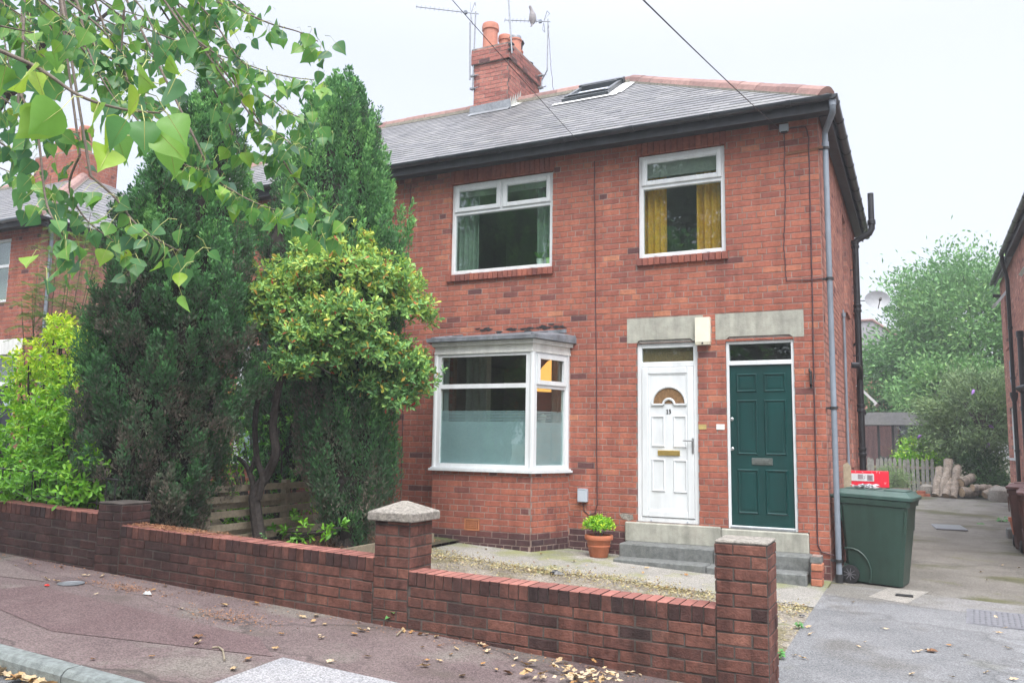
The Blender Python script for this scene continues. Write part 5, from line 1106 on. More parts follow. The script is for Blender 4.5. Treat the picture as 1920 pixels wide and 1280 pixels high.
mb = MB(); mb.mesh([(QX-.2, 1.9, 6.16), (QX-.2, 11.7, 6.16), (QX+3.4, 8.3, 8.5), (QX+3.4, 5.3, 8.5), (QX+7, 1.9, 6.16), (QX+7, 11.7, 6.16)], [(0, 1, 2, 3), (0, 3, 4), (1, 5, 2), (3, 2, 5, 4)]); mb.mesh([(QX-.18, 11.7, 6.04), (QX-.18, 15.1, 6.04), (QX+3, 15.1, 7.6), (QX+3, 11.7, 7.6)], [(0, 1, 2, 3)]); mb.build('roof', m_slate, rh)
gutter((QX-.21, 1.9, 6.12), (QX-.21, 11.7, 6.12), (-1, 0, 0), joint=.9, r=.06, parent=rh); gutter((QX-.19, 11.8, 6.0), (QX-.19, 15.0, 6.0), (-1, 0, 0), joint=1.2, parent=rh)
PY = 12.1
mb = MB(); mb.tube([(QX-.21, 11.6, 6.08), (QX-.21, 11.65, 5.95), (QX-.12, PY-.1, 5.72), (QX-.08, PY, 5.55), (QX-.08, PY, -.1)], .045, 10)
for z in (4.4, 3.2, 1.5): mb.lathe([(.057, -.03), (.057, .03)], (QX-.08, PY, z), 12)
mb.lathe([(.05, -.1), (.09, .05), (.09, .12)], (QX-.08, PY, 2.75), 10); mb.build('drainpipe', m_bpipe, rh, smooth=True)
mb = MB(); mb.tube([(QX-.09, 10.1, -.1), (QX-.09, 10.1, 4.0)], .06, 12); mb.lathe([(.072, -.07), (.077, .0), (.072, .07)], (QX-.09, 10.1, 4.0), 14); mb.lathe([(.072, -.05), (.072, .05)], (QX-.09, 10.1, 2.4), 14); mb.tube([(QX-.09, 10.1, 2.75), (QX-.2, 9.9, 2.82), (QX-.02, 9.6, 2.86)], .05, 10); mb.build('soil_pipe', m_bpipe, rh, smooth=True)
mb = MB(); mb.tube([(QX-.04, 13.0, 3.7), (QX-.05, 12.8, 3.2), (QX-.06, 12.3, 2.8)], .026, 8); mb.build('waste_pipe', m_pipe, rh, smooth=True)
mb = MB(); mb.tube([(QX-.02, 14.7, 5.6), (QX-.2, 14.7, 5.62)], .05, 8); mb.build('flood_lamp', m_dark, rh)
tp = thing('terracotta_pot', 'plain terracotta pot on the ground behind the far brown bin', 'pot', (2.55, 6.6, gz(2.5)+rise(6.6))); mb = MB(); mb.lathe([(.13, 0), (.19, .34), (.21, .35), (.21, .42), (.18, .42), (.17, .3)], (0, 0, 0), 20); mb.build('pot', m_clay, tp, smooth=True)
mb = MB(); mb.box(2.35, 2.62, 7.0, 7.3, gz(2.5)-.03, gz(2.5)+.20, b=.02); tag(mb.build('concrete_block', m_conc), 'grey concrete block beside the far brown bin', 'block')

# ------------------------------------------------------------------ back yard: picket fence, logs, shed, far house
m_gwood = mat('grey_timber', stops=[(0, (.15, .15, .135)), (1, (.24, .24, .22))], rough=.9, nscale=14, namt=.3, bump=.4, bscale=30)
pf_ = thing('picket_fence', 'weathered grey wooden picket fence at the end of the drive', 'fence', (0, 17.6, 0)); R_ = random.Random(6)
for k in range(15):
    x = -.45+k*.125; h = .98+R_.uniform(-.03, .03); z = gz(0)+rise(17.6); mb = MB(); tl = R_.uniform(-.02, .02)
    mb.prism([(x-.045, z), (x+.045, z), (x+.045+tl, z+h), (x+tl, z+h+.06), (x-.045+tl, z+h)], -.012, .012, 'y', t=R_.uniform(.6, 1)); mb.build('picket', m_gwood, pf_)
mb = MB()
for zz in (.35, .8): mb.box(-.55, 1.45, .013, .05, zz+.1, zz+.18, t=.5)
mb.build('rail', m_wood, pf_)
m_bark = mat('bark', (.22, .185, .15), rough=.95, nscale=9, namt=.5, bump=1., bscale=25, grime=.9, gscale=13, gcol=(.40, .37, .33)); m_end = mat('log_end', (.38, .29, .19), rough=.9, nscale=20, namt=.3)
def log(a, b, r, label, seed):
    a, b = Vector(a), Vector(b); R = random.Random(seed); n = 7; mb = MB(); s = (b-a).orthogonal().normalized()
    mb.tube([a.lerp(b, i/n)+s*R.uniform(-.03, .03) for i in range(n+1)], [r*R.uniform(.88, 1.14) for _ in range(n+1)], 12, cap=False)
    o = mb.build('log', m_bark, smooth=True); tag(o, label, 'log', 'logs piled at the end of the drive')
    mb = MB(); d = (b-a).normalized(); mb.tube([a, a-d*.004], r*.93, 12); mb.tube([b, b+d*.004], r*.93, 12); mb.build('cut_end', m_end, o)
LZ = gz(1.8)+rise(17)
LG = [((1.36, 16.6, .0), (1.52, 17.2, .80), .13, 'thick upright log at the left end of the log pile'), ((1.55, 16.5, .0), (1.75, 17.1, 1.05), .12, 'tallest upright log leaning at the left of the log pile'), ((1.80, 16.4, .0), (1.98, 17.0, .88), .11, 'pale upright log in front of the tallest log'), ((1.62, 16.35, .05), (1.78, 16.8, .50), .10, 'short forked log at the foot of the upright logs'),
      ((2.0, 16.6, .42), (2.35, 17.1, .58), .13, 'upper lying log right of the upright logs'), ((2.02, 16.5, .16), (2.5, 16.9, .20), .14, 'thick log lying on the ground right of the upright logs'), ((2.30, 16.55, .30), (2.75, 16.9, .30), .11, 'log lying across the middle of the pile'), ((2.6, 16.5, .12), (2.95, 16.9, .30), .11, 'smooth log at the right end of the pile')]
for k, (a, b, r, l) in enumerate(LG): log((a[0], a[1], a[2]+LZ), (b[0], b[1], b[2]+LZ), r, l, k+1)
for k, (x, y, z, l) in enumerate(((.95, 16.5, .0, 'orange brick lying left of the log pile'), (1.1, 16.6, .0, 'paler brick next to the log pile'), (.98, 16.55, .085, 'brick on top of the orange brick by the logs'))):
    mb = MB(); mb.box(x-.12, x+.12, y-.06, y+.06, LZ+z, LZ+z+.08, t=1-.2*k, b=.006); tag(mb.build('loose_brick', m_brick), l, 'brick', 'loose bricks by the log pile')
mb = MB(); mb.lathe([(.28, 0), (.31, .1), (.27, .32), (.15, .42), (.0, .44)], (2.95, 16.2, LZ-.05), 12); tag(mb.build('boulder', m_cap, smooth=True), 'rounded stone at the right of the log pile', 'stone')
mb = MB(); mb.lathe([(.22, 0), (.25, .1), (.2, .3), (.08, .36), (.0, .37)], (1.15, 17.3, LZ-.03), 10); tag(mb.build('boulder', m_cap, smooth=True), 'grey stone between the picket fence and the logs', 'stone')
sh_ = thing('garden_room', 'dark roofed garden room with glass doors behind the picket fence', 'shed', (0, 22, 0)); mb = MB(); mb.prism([(-1.2, 2.33), (1.5, 2.33), (1.5, 2.40), (.9, 2.78), (-.6, 2.78), (-1.2, 2.40)], -.3, 3, 'y'); mb.build('roof', m_slate, sh_)
mb = MB(); mb.box(-1.1, 1.4, .1, 2.8, 0, 2.3); mb.build('wall', mat('grey_cladding', (.22, .24, .26), rough=.7), sh_); mb = MB()
for x in (-1.1, -.35, .12, .75, 1.32): mb.box(x, x+.08, 0, .09, .1, 2.32)
mb.build('door_frame', m_dark, sh_); mb = MB(); mb.box(-1.02, 1.32, .04, .05, .15, 2.3); mb.build('glass_door', glass_mat('shed_glass', tint=(.6, .7, .75), gain=4, add=.35), sh_); mb = MB(); mb.box(-.30, .05, .06, .09, .3, 1.6); mb.build('timber_panel', m_wood, sh_)
fh = thing('far_house', 'distant house with grey slate roof and brick gable edge behind the trees', 'house', (0, 40, 0)); mb = MB(); mb.prism([(-6, 5.5), (1.2, 5.5), (1.2, 6.9), (-1.1, 8.7), (-6, 8.7)], 0, 6, 'y'); mb.build('roof', mat('far_slate', (.27, .27, .29), rough=.8, nscale=3, namt=.2), fh)
mb = MB(); mb.box(-6, 1.1, .1, 5.9, 0, 5.5); mb.build('wall', m_obrick, fh); mb = MB(); mb.tube([(-6, -.02, 8.72), (-1.1, -.02, 8.72), (1.25, -.02, 6.88)], .08, 6); mb.build('ridge_tiles', m_ridge, fh)
# ------------------------------------------------------------------ foliage
def nrm(a): return a/np.maximum(1e-9, np.linalg.norm(a, axis=1, keepdims=True))
T_DIA = (np.array([(0, 0, 0), (.5, .5, .06), (1, 0, 0), (.5, -.5, .06)]), np.array([(0, 2, 1), (0, 3, 2)]))
T_OBO = (np.array([(0, 0, 0), (.3, .22, .05), (.65, .5, .12), (.92, .3, .08), (1, 0, -.04), (.92, -.3, .08), (.65, -.5, .12), (.3, -.22, .05), (.5, 0, -.02)]), np.array([(0, 8, 1), (1, 8, 2), (2, 8, 3), (3, 8, 4), (4, 8, 5), (5, 8, 6), (6, 8, 7), (7, 8, 0)]))
T_DEL = (np.array([(0, 0, 0), (.02, .20, .03), (.10, .40, .07), (.24, .50, .16), (.42, .45, .13), (.62, .31, .07), (.82, .13, .0), (1.04, 0, -.10), (.82, -.13, .0), (.62, -.31, .05), (.42, -.45, .11), (.24, -.50, .14), (.10, -.40, .07), (.02, -.20, .03), (.3, 0, .0), (.62, 0, -.01)]),
         np.array([(0, 14, 1), (1, 14, 2), (2, 14, 3), (3, 14, 4), (4, 14, 15), (4, 15, 5), (5, 15, 6), (6, 15, 7), (7, 15, 8), (8, 15, 9), (9, 15, 10), (10, 15, 14), (10, 14, 11), (11, 14, 12), (12, 14, 13), (13, 14, 0)]))
def leafmesh(name, P, D, N, ln, wd, tone, tpl, m, parent, smooth=False):
    """one mesh of many leaves: base P, direction D, face normal N"""
    tv, tf = tpl; n = len(P); D = nrm(D); S = nrm(np.cross(D, N)); U = np.cross(S, D)
    ln = np.broadcast_to(ln, n)[:, None, None]; wd = np.broadcast_to(wd, n)[:, None, None]
    V = P[:, None]+D[:, None]*ln*tv[None, :, 0:1]+S[:, None]*wd*tv[None, :, 1:2]+U[:, None]*ln*tv[None, :, 2:3]
    F = tf[None]+(np.arange(n)*len(tv))[:, None, None]
    return raw(name, V.reshape(-1, 3), F.reshape(-1, 3), np.repeat(np.clip(tone, 0, 1), len(tf)), m, parent, smooth)
def rv(n, s=1.): return NP.normal(0, s, (n, 3))
def wood(name, paths, m, parent):
    mb = MB()
    for p, r0, r1 in paths: k = len(p); mb.tube(p, [r0+(r1-r0)*i/(k-1) for i in range(k)], 8)
    return mb.build(name, m, parent, smooth=True)
def spline(pts, n=6):
    P = [Vector(p) for p in pts]; o = []
    for i in range(len(P)-1):
        a, b, c, d = P[max(0, i-1)], P[i], P[i+1], P[min(len(P)-1, i+2)]
        for k in range(n): t = k/n; o.append(.5*((2*b)+(c-a)*t+(2*a-5*b+4*c-d)*t*t+(3*b-a-3*c+d)*t**3))
    o.append(P[-1]); return o
m_wd = mat('dark_bark', (.05, .042, .038), rough=.95, nscale=25, namt=.5, bump=1., bscale=40)
m_twig = mat('twig_bark', (.13, .105, .085), rough=.85, nscale=25, namt=.3, bump=.5)
CON = [(0, (.26, .215, .175)), (.2, (.19, .17, .135)), (.36, (.105, .14, .09)), (.55, (.07, .175, .078)), (.75, (.12, .31, .105)), (1, (.26, .52, .16))]
m_con = mat('cypress_spray', stops=CON, rough=.85, nscale=5, namt=.2, trans=.2, spec=.2)
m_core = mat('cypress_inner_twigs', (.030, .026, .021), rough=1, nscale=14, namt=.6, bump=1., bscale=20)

def conifer(label, prof, yc, zb, plumes, per, tonefn, sq=.8, up=1.2, name='cypress', psz=(.16, .34), lsz=.05, fit=.86, clz=.75):
    """prof: list of (v, u_left, u_right) silhouette rows at depth yc -> an uneven, flame-plumed column"""
    rows = []
    for v, a, b in prof:
        p, q = at(a, v, y=yc), at(b, v, y=yc); rows.append(((p[2]+q[2])/2, (p[0]+q[0])/2, (q[0]-p[0])/2*fit))
    rows.sort(); Z = np.array([r[0] for r in rows]); CX = np.array([r[1] for r in rows]); RR = np.array([r[2] for r in rows])
    base = Vector((float(CX[0]), yc, zb)); t = thing(name, label, 'tree', base); B = np.array(base)
    w = np.maximum(RR, .12); zz = np.linspace(Z[0], Z[-1], 400); ww = np.interp(zz, Z, w); cum = np.cumsum(ww); cum /= cum[-1]
    z = np.interp(NP.random(plumes), cum, zz); th = NP.uniform(0, 2*np.pi, plumes)
    # large uneven lobes
    lob = 1+.10*np.sin(3*th+z*2.1+yc)+.07*np.sin(5*th-z*3.3)+.05*np.sin(9*th+z*7)
    r = np.interp(z, Z, RR)*lob; dep = NP.uniform(.80, 1.0, plumes)
    # sprays gather in clumps with dark gaps between them
    nc = int(plumes*.085); cz = np.interp(NP.random(nc), cum, zz); ct = NP.uniform(0, 2*np.pi, nc); ra = np.interp(z, Z, RR)
    dd = np.sqrt(((np.angle(np.exp(1j*(th[:, None]-ct[None])))*ra[:, None])**2+((z[:, None]-cz[None])*clz)**2)); dmin = dd.min(1); cid = dd.argmin(1)
    csz = NP.uniform(.94, 1.10, nc); dep = dep*csz[cid]*(1.04-.34*np.clip(dmin/.24, 0, 1.2)**1.5)
    C = np.stack([np.interp(z, Z, CX)+r*dep*np.cos(th), yc+sq*r*dep*np.sin(th), z], 1)
    out = np.stack([np.cos(th), sq*np.sin(th), np.zeros(plumes)], 1)
    ax = nrm(out*NP.uniform(.25, .7, plumes)[:, None]+np.array([0, 0, up])+rv(plumes, .16))
    L = NP.uniform(psz[0], psz[1], plumes)*np.clip(r/.5, .45, 1.)
    pt = tonefn(C, dep, NP.normal(0, .07, plumes)+NP.normal(0, .09, nc)[cid], th)
    i = np.repeat(np.arange(plumes), per); n = len(i); s = NP.random(n)**.8
    rad = (.075*(1-s)**.8+.010)*NP.random(n)**.5; a2 = NP.uniform(0, 2*np.pi, n); o1 = nrm(np.cross(ax, rv(plumes)+np.array([.3, .1, 0]))); o2 = np.cross(ax, o1)
    off = o1[i]*np.cos(a2)[:, None]+o2[i]*np.sin(a2)[:, None]
    P = C[i]+ax[i]*(s*L[i])[:, None]+off*rad[:, None]-ax[i]*(L[i]*.5)[:, None]
    D = nrm(ax[i]*1.0+off*NP.uniform(.3, .9, n)[:, None]+rv(n, .25))
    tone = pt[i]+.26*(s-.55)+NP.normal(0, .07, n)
    leafmesh('foliage', P-B, D, off+rv(n, .5), NP.uniform(.7, 1.3, n)*lsz, NP.uniform(.7, 1.2, n)*lsz*.42, tone, T_DIA, m_con, t)
    # dense inner twig mass and stems
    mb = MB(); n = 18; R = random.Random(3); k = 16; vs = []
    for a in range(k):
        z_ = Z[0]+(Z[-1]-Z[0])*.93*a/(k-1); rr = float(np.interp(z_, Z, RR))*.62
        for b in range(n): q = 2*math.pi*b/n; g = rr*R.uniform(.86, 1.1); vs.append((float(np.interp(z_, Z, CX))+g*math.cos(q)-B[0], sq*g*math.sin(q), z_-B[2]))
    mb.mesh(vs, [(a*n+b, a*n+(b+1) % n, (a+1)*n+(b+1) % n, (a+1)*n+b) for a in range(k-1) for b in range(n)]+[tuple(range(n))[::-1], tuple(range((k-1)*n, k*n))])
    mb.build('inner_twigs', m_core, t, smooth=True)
    paths = []
    for k in range(9):
        a = R.uniform(0, 6.28); r_ = float(RR[0])*.8; p0 = Vector((.12*math.cos(a), .12*math.sin(a), -.08)); p1 = Vector((r_*.55*math.cos(a), r_*.5*math.sin(a), float(Z[0])-B[2]+.15)); p2 = Vector((r_*1.0*math.cos(a), r_*.8*math.sin(a), float(Z[0])-B[2]+.8))
        paths.append((spline([p0, p1, p2], 4), .035, .012))
    paths.append(([Vector((0, 0, -.1)), Vector((.02, 0, .5)), Vector((0, .02, 1.5))], .09, .05))
    wood('stems', paths, m_wd, t); return t
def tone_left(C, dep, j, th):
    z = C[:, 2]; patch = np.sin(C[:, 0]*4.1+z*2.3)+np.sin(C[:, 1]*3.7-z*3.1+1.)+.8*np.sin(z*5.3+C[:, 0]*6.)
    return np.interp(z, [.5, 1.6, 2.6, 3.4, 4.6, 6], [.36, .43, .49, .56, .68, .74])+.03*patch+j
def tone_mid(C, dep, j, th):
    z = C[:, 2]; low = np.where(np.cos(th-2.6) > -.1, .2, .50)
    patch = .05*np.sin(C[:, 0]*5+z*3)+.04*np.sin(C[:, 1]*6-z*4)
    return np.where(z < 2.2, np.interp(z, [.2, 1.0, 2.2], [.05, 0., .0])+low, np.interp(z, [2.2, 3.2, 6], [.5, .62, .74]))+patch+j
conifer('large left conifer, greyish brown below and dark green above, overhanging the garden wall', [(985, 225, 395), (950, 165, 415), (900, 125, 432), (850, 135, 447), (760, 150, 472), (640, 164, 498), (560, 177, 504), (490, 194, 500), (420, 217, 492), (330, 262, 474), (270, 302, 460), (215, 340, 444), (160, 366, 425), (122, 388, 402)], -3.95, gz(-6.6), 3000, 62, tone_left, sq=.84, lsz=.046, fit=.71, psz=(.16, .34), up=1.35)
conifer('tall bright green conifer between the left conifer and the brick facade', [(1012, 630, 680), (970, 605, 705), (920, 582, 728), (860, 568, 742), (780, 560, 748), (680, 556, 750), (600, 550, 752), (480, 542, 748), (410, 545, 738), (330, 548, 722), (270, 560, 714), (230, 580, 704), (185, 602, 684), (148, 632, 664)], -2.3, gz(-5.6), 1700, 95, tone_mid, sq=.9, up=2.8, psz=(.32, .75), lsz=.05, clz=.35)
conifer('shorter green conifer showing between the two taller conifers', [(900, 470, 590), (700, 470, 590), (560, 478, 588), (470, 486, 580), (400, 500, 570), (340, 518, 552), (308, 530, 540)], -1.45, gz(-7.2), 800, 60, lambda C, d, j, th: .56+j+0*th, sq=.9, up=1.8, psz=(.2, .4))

# -------- broadleaved shrubs: shoots with whorls of leaves
def whorls(P, A, n, ln, ar, spread, jitter=.2, droop=0.):
    """n leaves round each shoot tip (P, axis A)"""
    k = len(P); i = np.repeat(np.arange(k), n); m = len(i); A = nrm(A)
    o1 = nrm(np.cross(A, rv(k)+.01)); o2 = np.cross(A, o1); w = np.tile(np.arange(n)*2.4, k)+np.repeat(NP.uniform(0, 6, k), n)
    off = o1[i]*np.cos(w)[:, None]+o2[i]*np.sin(w)[:, None]; lev = np.tile(np.arange(n)/n, k)
    sp = spread*(1.15-.55*lev)
    D = nrm(A[i]*(1-sp*.55)[:, None]+off*sp[:, None]+rv(m, jitter)+np.array([0, 0, -droop]))
    B = P[i]+A[i]*((lev-.6)*ln*.7)[:, None]
    N = nrm(A[i]*1.0-off*.25+rv(m, jitter)); L = ln*NP.uniform(.65, 1.15, m)
    return B, D, N, L, L*ar, i, lev
PHO = [(0, (.36, .02, .03)), (.06, (.46, .11, .05)), (.10, (.60, .30, .08)), (.16, (.62, .56, .09)), (.3, (.44, .60, .11)), (.45, (.28, .50, .13)), (.65, (.17, .36, .11)), (.85, (.10, .25, .09)), (1, (.07, .18, .075))]
m_pho = mat('glossy_shrub_leaf', stops=PHO, rough=.5, nscale=14, namt=.18, trans=.25, spec=.35)
sx_ = thing('forked_shrub', 'umbrella shaped shrub on a forked dark trunk, with yellow green and a few red leaves', 'shrub', (-5.85, -3.05, gz(-5.85))); B0 = np.array(sx_.location)
yb = -3.05
def q(u, v, y=yb): return Vector(at(u, v, y=y))-Vector(B0)
paths = [(spline([q(487, 1012), q(480, 960), q(478, 925), q(500, 890, -3.0), q(517, 850), q(512, 800), q(520, 740), q(532, 690), q(545, 630, -2.9)], 5), .075, .03),
         (spline([q(484, 935), q(492, 895), q(482, 860), q(478, 800), q(484, 750), q(505, 715), q(520, 690)], 5), .04, .025), (spline([q(480, 930), q(468, 885), q(455, 865), q(440, 855)], 4), .035, .022), (spline([q(467, 890), q(476, 865), q(476, 855)], 3), .028, .02)]
for (u, v, y) in ((600, 640, -2.4), (680, 600, -2.3), (760, 640, -2.0), (640, 520, -2.6), (560, 560, -3.3), (520, 590, -3.4), (700, 520, -2.1), (740, 700, -2.3), (620, 700, -3.3), (540, 650, -3.6)):
    paths.append((spline([q(535, 690), q((535+u)/2, (690+v)/2-15, (yb+y)/2), q(u, v, y)], 4), .022, .006))
wood('trunk', paths, m_wd, sx_)
# crown: lumpy canopy surface of shoots
lumps = [(745, 752, -2.4, .34, .24), (690, 722, -2.6, .34, .28), (550, 690, -3.4, .3, .25), (725, 735, -2.45, .42, .34), (780, 700, -2.3, .3, .3), (505, 560, -3.3, .42, .4), (490, 610, -3.35, .4, .35), (600, 680, -3.1, .5, .3), (640, 520, -2.75, 1.0, .62), (560, 545, -2.9, .75, .55), (700, 540, -2.45, .9, .6), (760, 590, -2.25, .55, .45), (745, 690, -2.35, .62, .48), (690, 660, -2.75, .62, .45), (580, 640, -3.2, .62, .42), (530, 590, -3.15, .5, .45), (640, 600, -3.05, .75, .5), (780, 730, -2.35, .28, .28), (560, 690, -3.35, .28, .22), (600, 475, -2.7, .45, .3), (660, 468, -2.6, .45, .3)]
P, A, TN = [], [], []
for (u, v, y, R, H) in lumps:
    c = at(u, v, y=y); n = int(370*R*(R+.25)); d = nrm(rv(n)); d[:, 2] = np.where(d[:, 2] < -.35, -d[:, 2]*.5, d[:, 2])
    rr = NP.uniform(.62, 1.0, n)[:, None]; p = c+d*np.array([R*.66, R*.66, H*.72])*rr+rv(n, .05); P.append(p); A.append(nrm(d+np.array([0, 0, .45])+rv(n, .3)))
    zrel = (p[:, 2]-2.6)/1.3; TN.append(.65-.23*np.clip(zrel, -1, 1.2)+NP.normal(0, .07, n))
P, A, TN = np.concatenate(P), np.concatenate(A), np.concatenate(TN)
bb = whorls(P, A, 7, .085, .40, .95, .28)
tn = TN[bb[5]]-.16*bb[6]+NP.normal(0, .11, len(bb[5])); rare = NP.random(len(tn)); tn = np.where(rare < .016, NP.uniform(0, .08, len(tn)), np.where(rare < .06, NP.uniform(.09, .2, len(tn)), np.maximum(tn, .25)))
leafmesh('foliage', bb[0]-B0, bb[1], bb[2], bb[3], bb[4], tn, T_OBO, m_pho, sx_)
# golden bush at the left and its darker skirts, and green growth behind the fence
CHO = [(0, (.045, .14, .02)), (.35, (.085, .28, .022)), (.65, (.21, .50, .028)), (.85, (.44, .68, .03)), (1, (.68, .78, .05))]
m_cho = mat('golden_bush_leaf', stops=CHO, rough=.45, nscale=10, namt=.15, trans=.28)
def bush(name, label, lumps, ln, ar, n, tonefn, m, dens=300, cat='bush', base=None, spread=1.0, tpl=T_OBO, stems=True):
    c0 = at(*lumps[0][:2], y=lumps[0][2]); B = np.array(base if base is not None else (c0[0], c0[1], gz(c0[0]))); t = thing(name, label, cat, B)
    P, A = [], []
    for (u, v, y, R, H) in lumps:
        c = at(u, v, y=y); k = int(dens*R*(H+.1)); d = nrm(rv(k)); rr = NP.uniform(.55, 1., k)[:, None]; P.append(c+d*np.array([R, R*.8, H])*rr); A.append(nrm(d+np.array([0, 0, .55])+rv(k, .3)))
    P, A = np.concatenate(P), np.concatenate(A); bb = whorls(P, A, n, ln, ar, spread, .22)
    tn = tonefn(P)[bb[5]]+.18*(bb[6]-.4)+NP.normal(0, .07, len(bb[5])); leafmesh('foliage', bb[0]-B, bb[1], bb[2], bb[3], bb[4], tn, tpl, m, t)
    if stems:
        R = random.Random(len(P)); paths = []
        for (u, v, y, r, h) in lumps:
            c = Vector(at(u, v, y=y))-Vector(B)
            for k in range(3): e = c+Vector((R.uniform(-r, r)*.5, R.uniform(-r, r)*.4, R.uniform(-h, h)*.4)); s = Vector((e.x*.35+R.uniform(-.1, .1), e.y*.35, -.05)); paths.append((spline([s, (s+e)/2+Vector((R.uniform(-.1, .1), 0, .05)), e], 4), .022, .008))
        wood('stems', paths, m_wd, t)
    return t
bush('golden_bush', 'bright yellow green leafy bush at the left edge above the neighbouring wall', [(115, 660, -3.6, .42, .40), (70, 740, -3.7, .55, .45), (140, 740, -3.9, .45, .5), (40, 830, -3.9, .7, .5), (130, 850, -4.2, .6, .5), (50, 900, -4.3, .7, .42), (150, 920, -4.4, .42, .35), (-60, 860, -3.9, .7, .6), (10, 930, -4.7, .5, .25), (70, 915, -4.75, .42, .3), (140, 925, -4.75, .36, .24), (-40, 900, -4.7, .5, .35), (165, 890, -4.75, .25, .3), (100, 790, -4.2, .5, .4), (60, 680, -3.9, .35, .3), (110, 615, -3.6, .25, .22), (165, 650, -3.7, .22, .25)], .085, .42, 6, lambda P: np.clip(.52+.24*(P[:, 2]-1.15), .25, .98)+.06*np.sin(P[:, 0]*6+P[:, 2]*5), m_cho, dens=520)
bush('green_bush', 'leafy green bush growing through the slatted fence', [(440, 880, -1.9, .6, .4), (480, 830, -1.4, .8, .5), (545, 820, -1.6, .5, .5), (420, 950, -2.8, .35, .25), (520, 980, -2.4, .4, .2), (560, 995, -2.9, .22, .14), (630, 992, -3.3, .16, .10), (560, 930, -1.8, .4, .3), (470, 970, -1.9, .4, .2), (450, 760, -1.0, .8, .5)], .085, .42, 6, lambda P: .42+.16*np.sin(P[:, 0]*4+P[:, 1]*3), m_cho, dens=230, base=(-6.9, -1.9, gz(-6.9)))
FEA = [(0, (.10, .20, .05)), (1, (.22, .36, .09))]
m_fea = mat('feathery_leaf', stops=FEA, rough=.6, namt=.2, trans=.3)
ft = thing('feathery_tree', 'slender feathery leaved sapling in front of the left house', 'tree', (-12.3, -1.5, gz(-12.3))); FB = Vector(ft.location)
stems = []; PP, DD, NN = [], [], []
R_ = random.Random(21)
for (u, v) in ((95, 470), (140, 440), (170, 400), (60, 540), (125, 520), (170, 500), (85, 590), (150, 575), (40, 560), (110, 430), (190, 440), (70, 500)):
    e = Vector(at(u, v, y=-1.5+R_.uniform(-.5, .5)))-FB; b = Vector((e.x*.25, e.y*.2, 0)); s = spline([b, (b+e)*.5+Vector((R_.uniform(-.1, .1), 0, .1)), e], 8); stems.append((s, .018, .004))
    for k in range(9, len(s), 1):
        for f in range(4):                             # pinnate fronds
            d = Vector((R_.uniform(-1, 1), R_.uniform(-1, 1), R_.uniform(-.2, .5))).normalized(); l = R_.uniform(.2, .38); sd_ = d.cross(Vector((0, 0, 1))).normalized()
            for j in range(1, 11):
                p = s[k]+d*(l*j/10)+Vector((0, 0, -.10*(j/10)**2))
                for sg in (-1, 1): PP.append(p); DD.append(sd_*sg+d*.45); NN.append((R_.uniform(-.3, .3), R_.uniform(-.3, .3), 1))
wood('stems', stems, m_twig, ft); leafmesh('foliage', np.array(PP), np.array(DD), np.array(NN), .075, .022, NP.random(len(PP)), T_DIA, m_fea, ft)
# potted shrub leaves
n = 330; d = nrm(rv(n)); d[:, 2] = np.abs(d[:, 2])*.9-.1; P = np.array([0, 0, .37])+d*np.array([.21, .21, .18])*NP.uniform(.35, 1, n)[:, None]
bb = whorls(P, d+np.array([0, 0, .6]), 6, .042, .42, .9, .3); leafmesh('foliage', bb[0], bb[1], bb[2], bb[3], bb[4], .58+.2*bb[6]+NP.normal(0, .12, len(bb[5])), T_OBO, m_cho, pp)
wood('stems', [(spline([Vector((0, 0, .2)), Vector((.06*math.cos(a), .06*math.sin(a), .3)), Vector((.15*math.cos(a), .15*math.sin(a), .42))], 3), .008, .003) for a in (0, 1.2, 2.5, 3.7, 5)], m_twig, pp)
# little weeds: a heart-leaved seedling by the wall, tufts
def weed(label, u, v, k, ln, h, seed, off=0., group=None, m=None, y=None):
    p = atg(u, v, off) if y is None else at(u, v, y=y); t = thing('weed', label, 'weed', p, 0, group); R = random.Random(seed); Ps, Ds, Ns, st_ = [], [], [], []
    for i in range(k):
        a = 2.4*i+R.uniform(-.3, .3); z = h*(.3+.7*(i+1)/k); b = Vector((.25*h*math.cos(a), .25*h*math.sin(a), z)); st_.append((spline([Vector((0, 0, -.01)), Vector((.03*h*math.cos(a), .03*h*math.sin(a), z*.6)), b], 3), .003, .0015))
        Ps.append(b); Ds.append((math.cos(a), math.sin(a), R.uniform(-.2, .35))); Ns.append((R.uniform(-.2, .2), R.uniform(-.2, .2)-.35, 1))
    wood('stem', st_, m_leafmid, t); leafmesh('leaves', np.array(Ps), np.array(Ds), np.array(Ns), ln*NP.uniform(.7, 1.1, k), ln*.75, NP.uniform(.3, .9, k), T_DEL, m or m_weed, t); return t
m_weed = mat('weed_leaf', stops=[(0, (.05, .15, .05)), (1, (.12, .34, .09))], rough=.6, namt=.15, trans=.25)
weed('green heart leaved seedling at the foot of the garden wall below the capped pillar', 735, 1172, 7, .055, .12, 1)
weed('small green sprig at the wall foot right of the heart leaved seedling', 938, 1203, 5, .02, .05, 2); weed('tiny green sprig at the wall foot near the leaf pile', 1013, 1218, 5, .018, .04, 3)
weed('small sprout on the wall coping between the two conifers', 494, 1014, 6, .028, .07, 4, y=-4.85)
weed('green tuft in the mossy yard nearest the brown bin', 1880, 985, 9, .12, .16, 5); weed('low green tuft in the yard left of the larger tuft', 1838, 988, 9, .07, .08, 6); weed('green tuft at the gravel edge beside the drive', 1498, 1178, 12, .035, .05, 7); weed('low weeds at the drive edge by the end pillar', 1462, 1236, 12, .045, .06, 8)

